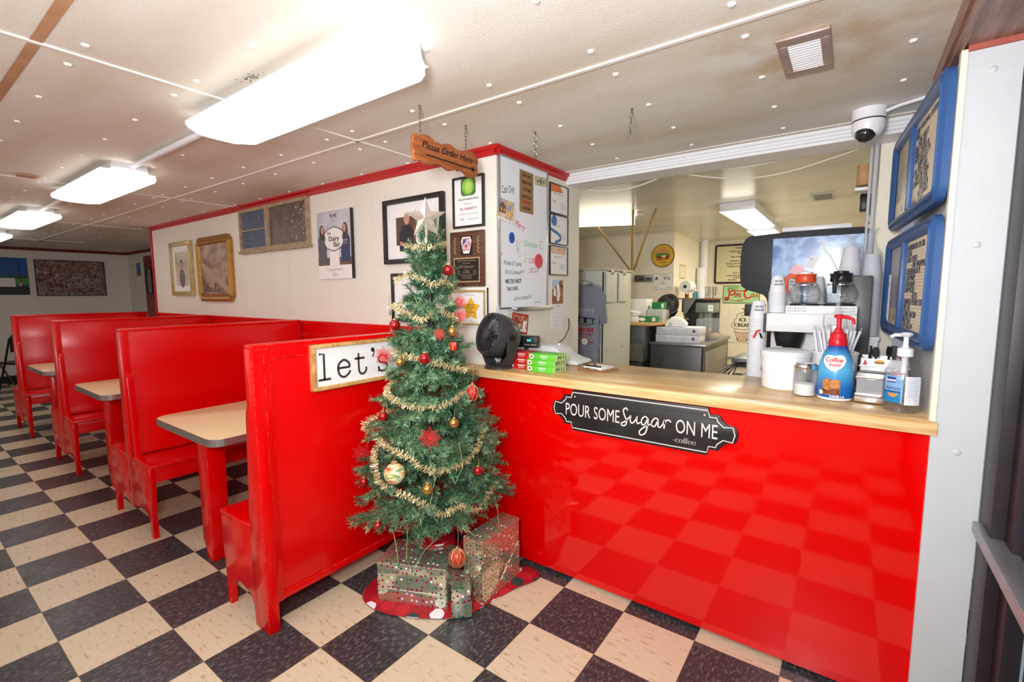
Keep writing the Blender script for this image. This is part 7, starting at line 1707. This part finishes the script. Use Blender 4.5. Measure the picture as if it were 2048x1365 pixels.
for P_ in ([(0.08, 0.21), (0.05, 0.24), (0.055, 0.28), (0.09, 0.295), (0.08, 0.33), (0.11, 0.36), (0.12, 0.41), (0.17, 0.44), (0.21, 0.455), (0.215, 0.49), (0.185, 0.505), (0.20, 0.51), (0.25, 0.49), (0.27, 0.44), (0.25, 0.41), (0.30, 0.39), (0.32, 0.34), (0.31, 0.30), (0.345, 0.28), (0.35, 0.23), (0.32, 0.21)], [(0.17, 0.41), (0.22, 0.40), (0.26, 0.42)], [(0.08, 0.21), (0.2, 0.19), (0.32, 0.21)], [(0.09, 0.20), (0.095, 0.155)], [(0.315, 0.20), (0.31, 0.155)], [(0.095, 0.155), (0.20, 0.145), (0.31, 0.155)], [(0.105, 0.15), (0.135, 0.02)], [(0.30, 0.15), (0.265, 0.02)], [(0.135, 0.02), (0.265, 0.02)]): g.stroke(P_, lw, y)
g.mat(pm('sign_cone_red', (196, 80, 50), 0.5))
for k in range(6):
    a = 0.115+k*0.032; g.stroke([(a, 0.148), (min(0.262, a+0.09), 0.024)], 0.005, y-0.0003, False); g.stroke([(0.405-a, 0.148), (max(0.14, 0.315-a), 0.024)], 0.005, y-0.0003, False)
g.mat('ink'); g.text('ICE', 0.20, 0.315, 0.052, y, 0.95, bold=0.003); g.text('CREAM', 0.20, 0.235, 0.052, y, 0.95, bold=0.003, maxw=0.27); g.build('drawing', t)
# folded lids box / black tray at the left of the cup stack
t = thing('lid_tray', 'black slanted lid organizer on the floor side of the drink counter', 'organizer', (2.33, 2.02, 0.70))
G('black').prism([(-0.12, 0.0), (0.09, 0.0), (0.09, 0.26), (0.03, 0.26), (-0.12, 0.06)], 0.0, 0.25, 'y').build('body', t, bevel=0.01)
g = G('chrome')
for k in range(4): g.tube([(-0.02+k*0.02, 0.05+0.02*k, 0.29-0.01*k), (0.05, 0.10+0.02*k, 0.335-0.008*k), (0.09, 0.20, 0.33)], 0.005, 6)
g.build('wire_loops', t, smooth=True)
G('black').box(-0.10, 0.08, 0.02, 0.23, -0.70, 0.0).build('stand', t)
# things high on the right kitchen wall
t = thing('wall_speaker', 'small black speaker high on the right kitchen wall', 'speaker', (2.955, 2.80, 1.94), WALL_W)
G('black').box(-0.05, 0.05, -0.065, -0.012, -0.05, 0.045).build('body', t, bevel=0.008); G('black').box(-0.02, 0.02, -0.03, 0.0, -0.075, -0.045).build('bracket', t); g = G('black'); g.tube([(0.0, -0.02, -0.06), (0.04, -0.03, -0.11), (-0.03, -0.015, -0.12), (-0.06, -0.004, -0.10)], 0.003, 6); g.build('wire', t, smooth=True)
t = thing('cup_dispenser', 'brown paper roll in a white holder high on the right kitchen wall', 'dispenser', (2.93, 2.42, 2.00), WALL_W)
G(pm('brown_kraft_roll', (190, 148, 102), 0.6, var=0.08)).cyl((0.0, -0.03, -0.03), (0.0, -0.03, 0.075), 0.03, n=24).build('roll', t, smooth=True); g = G('white'); g.box(-0.05, 0.05, -0.065, 0.0, -0.06, -0.045); g.box(-0.045, 0.05, -0.004, 0.0, -0.06, 0.09); g.build('holder', t, bevel=0.004)
g = G('grey'); g.tube([(2.945, 2.325, 1.0), (2.945, 2.325, 2.18)], 0.010, 10); g.tube([(2.925, 2.322, 1.0), (2.925, 2.322, 2.18)], 0.007, 10)
tag(g.build('wall_conduit', smooth=True), 'pair of pale vertical conduits on the right kitchen wall', 'pipe')
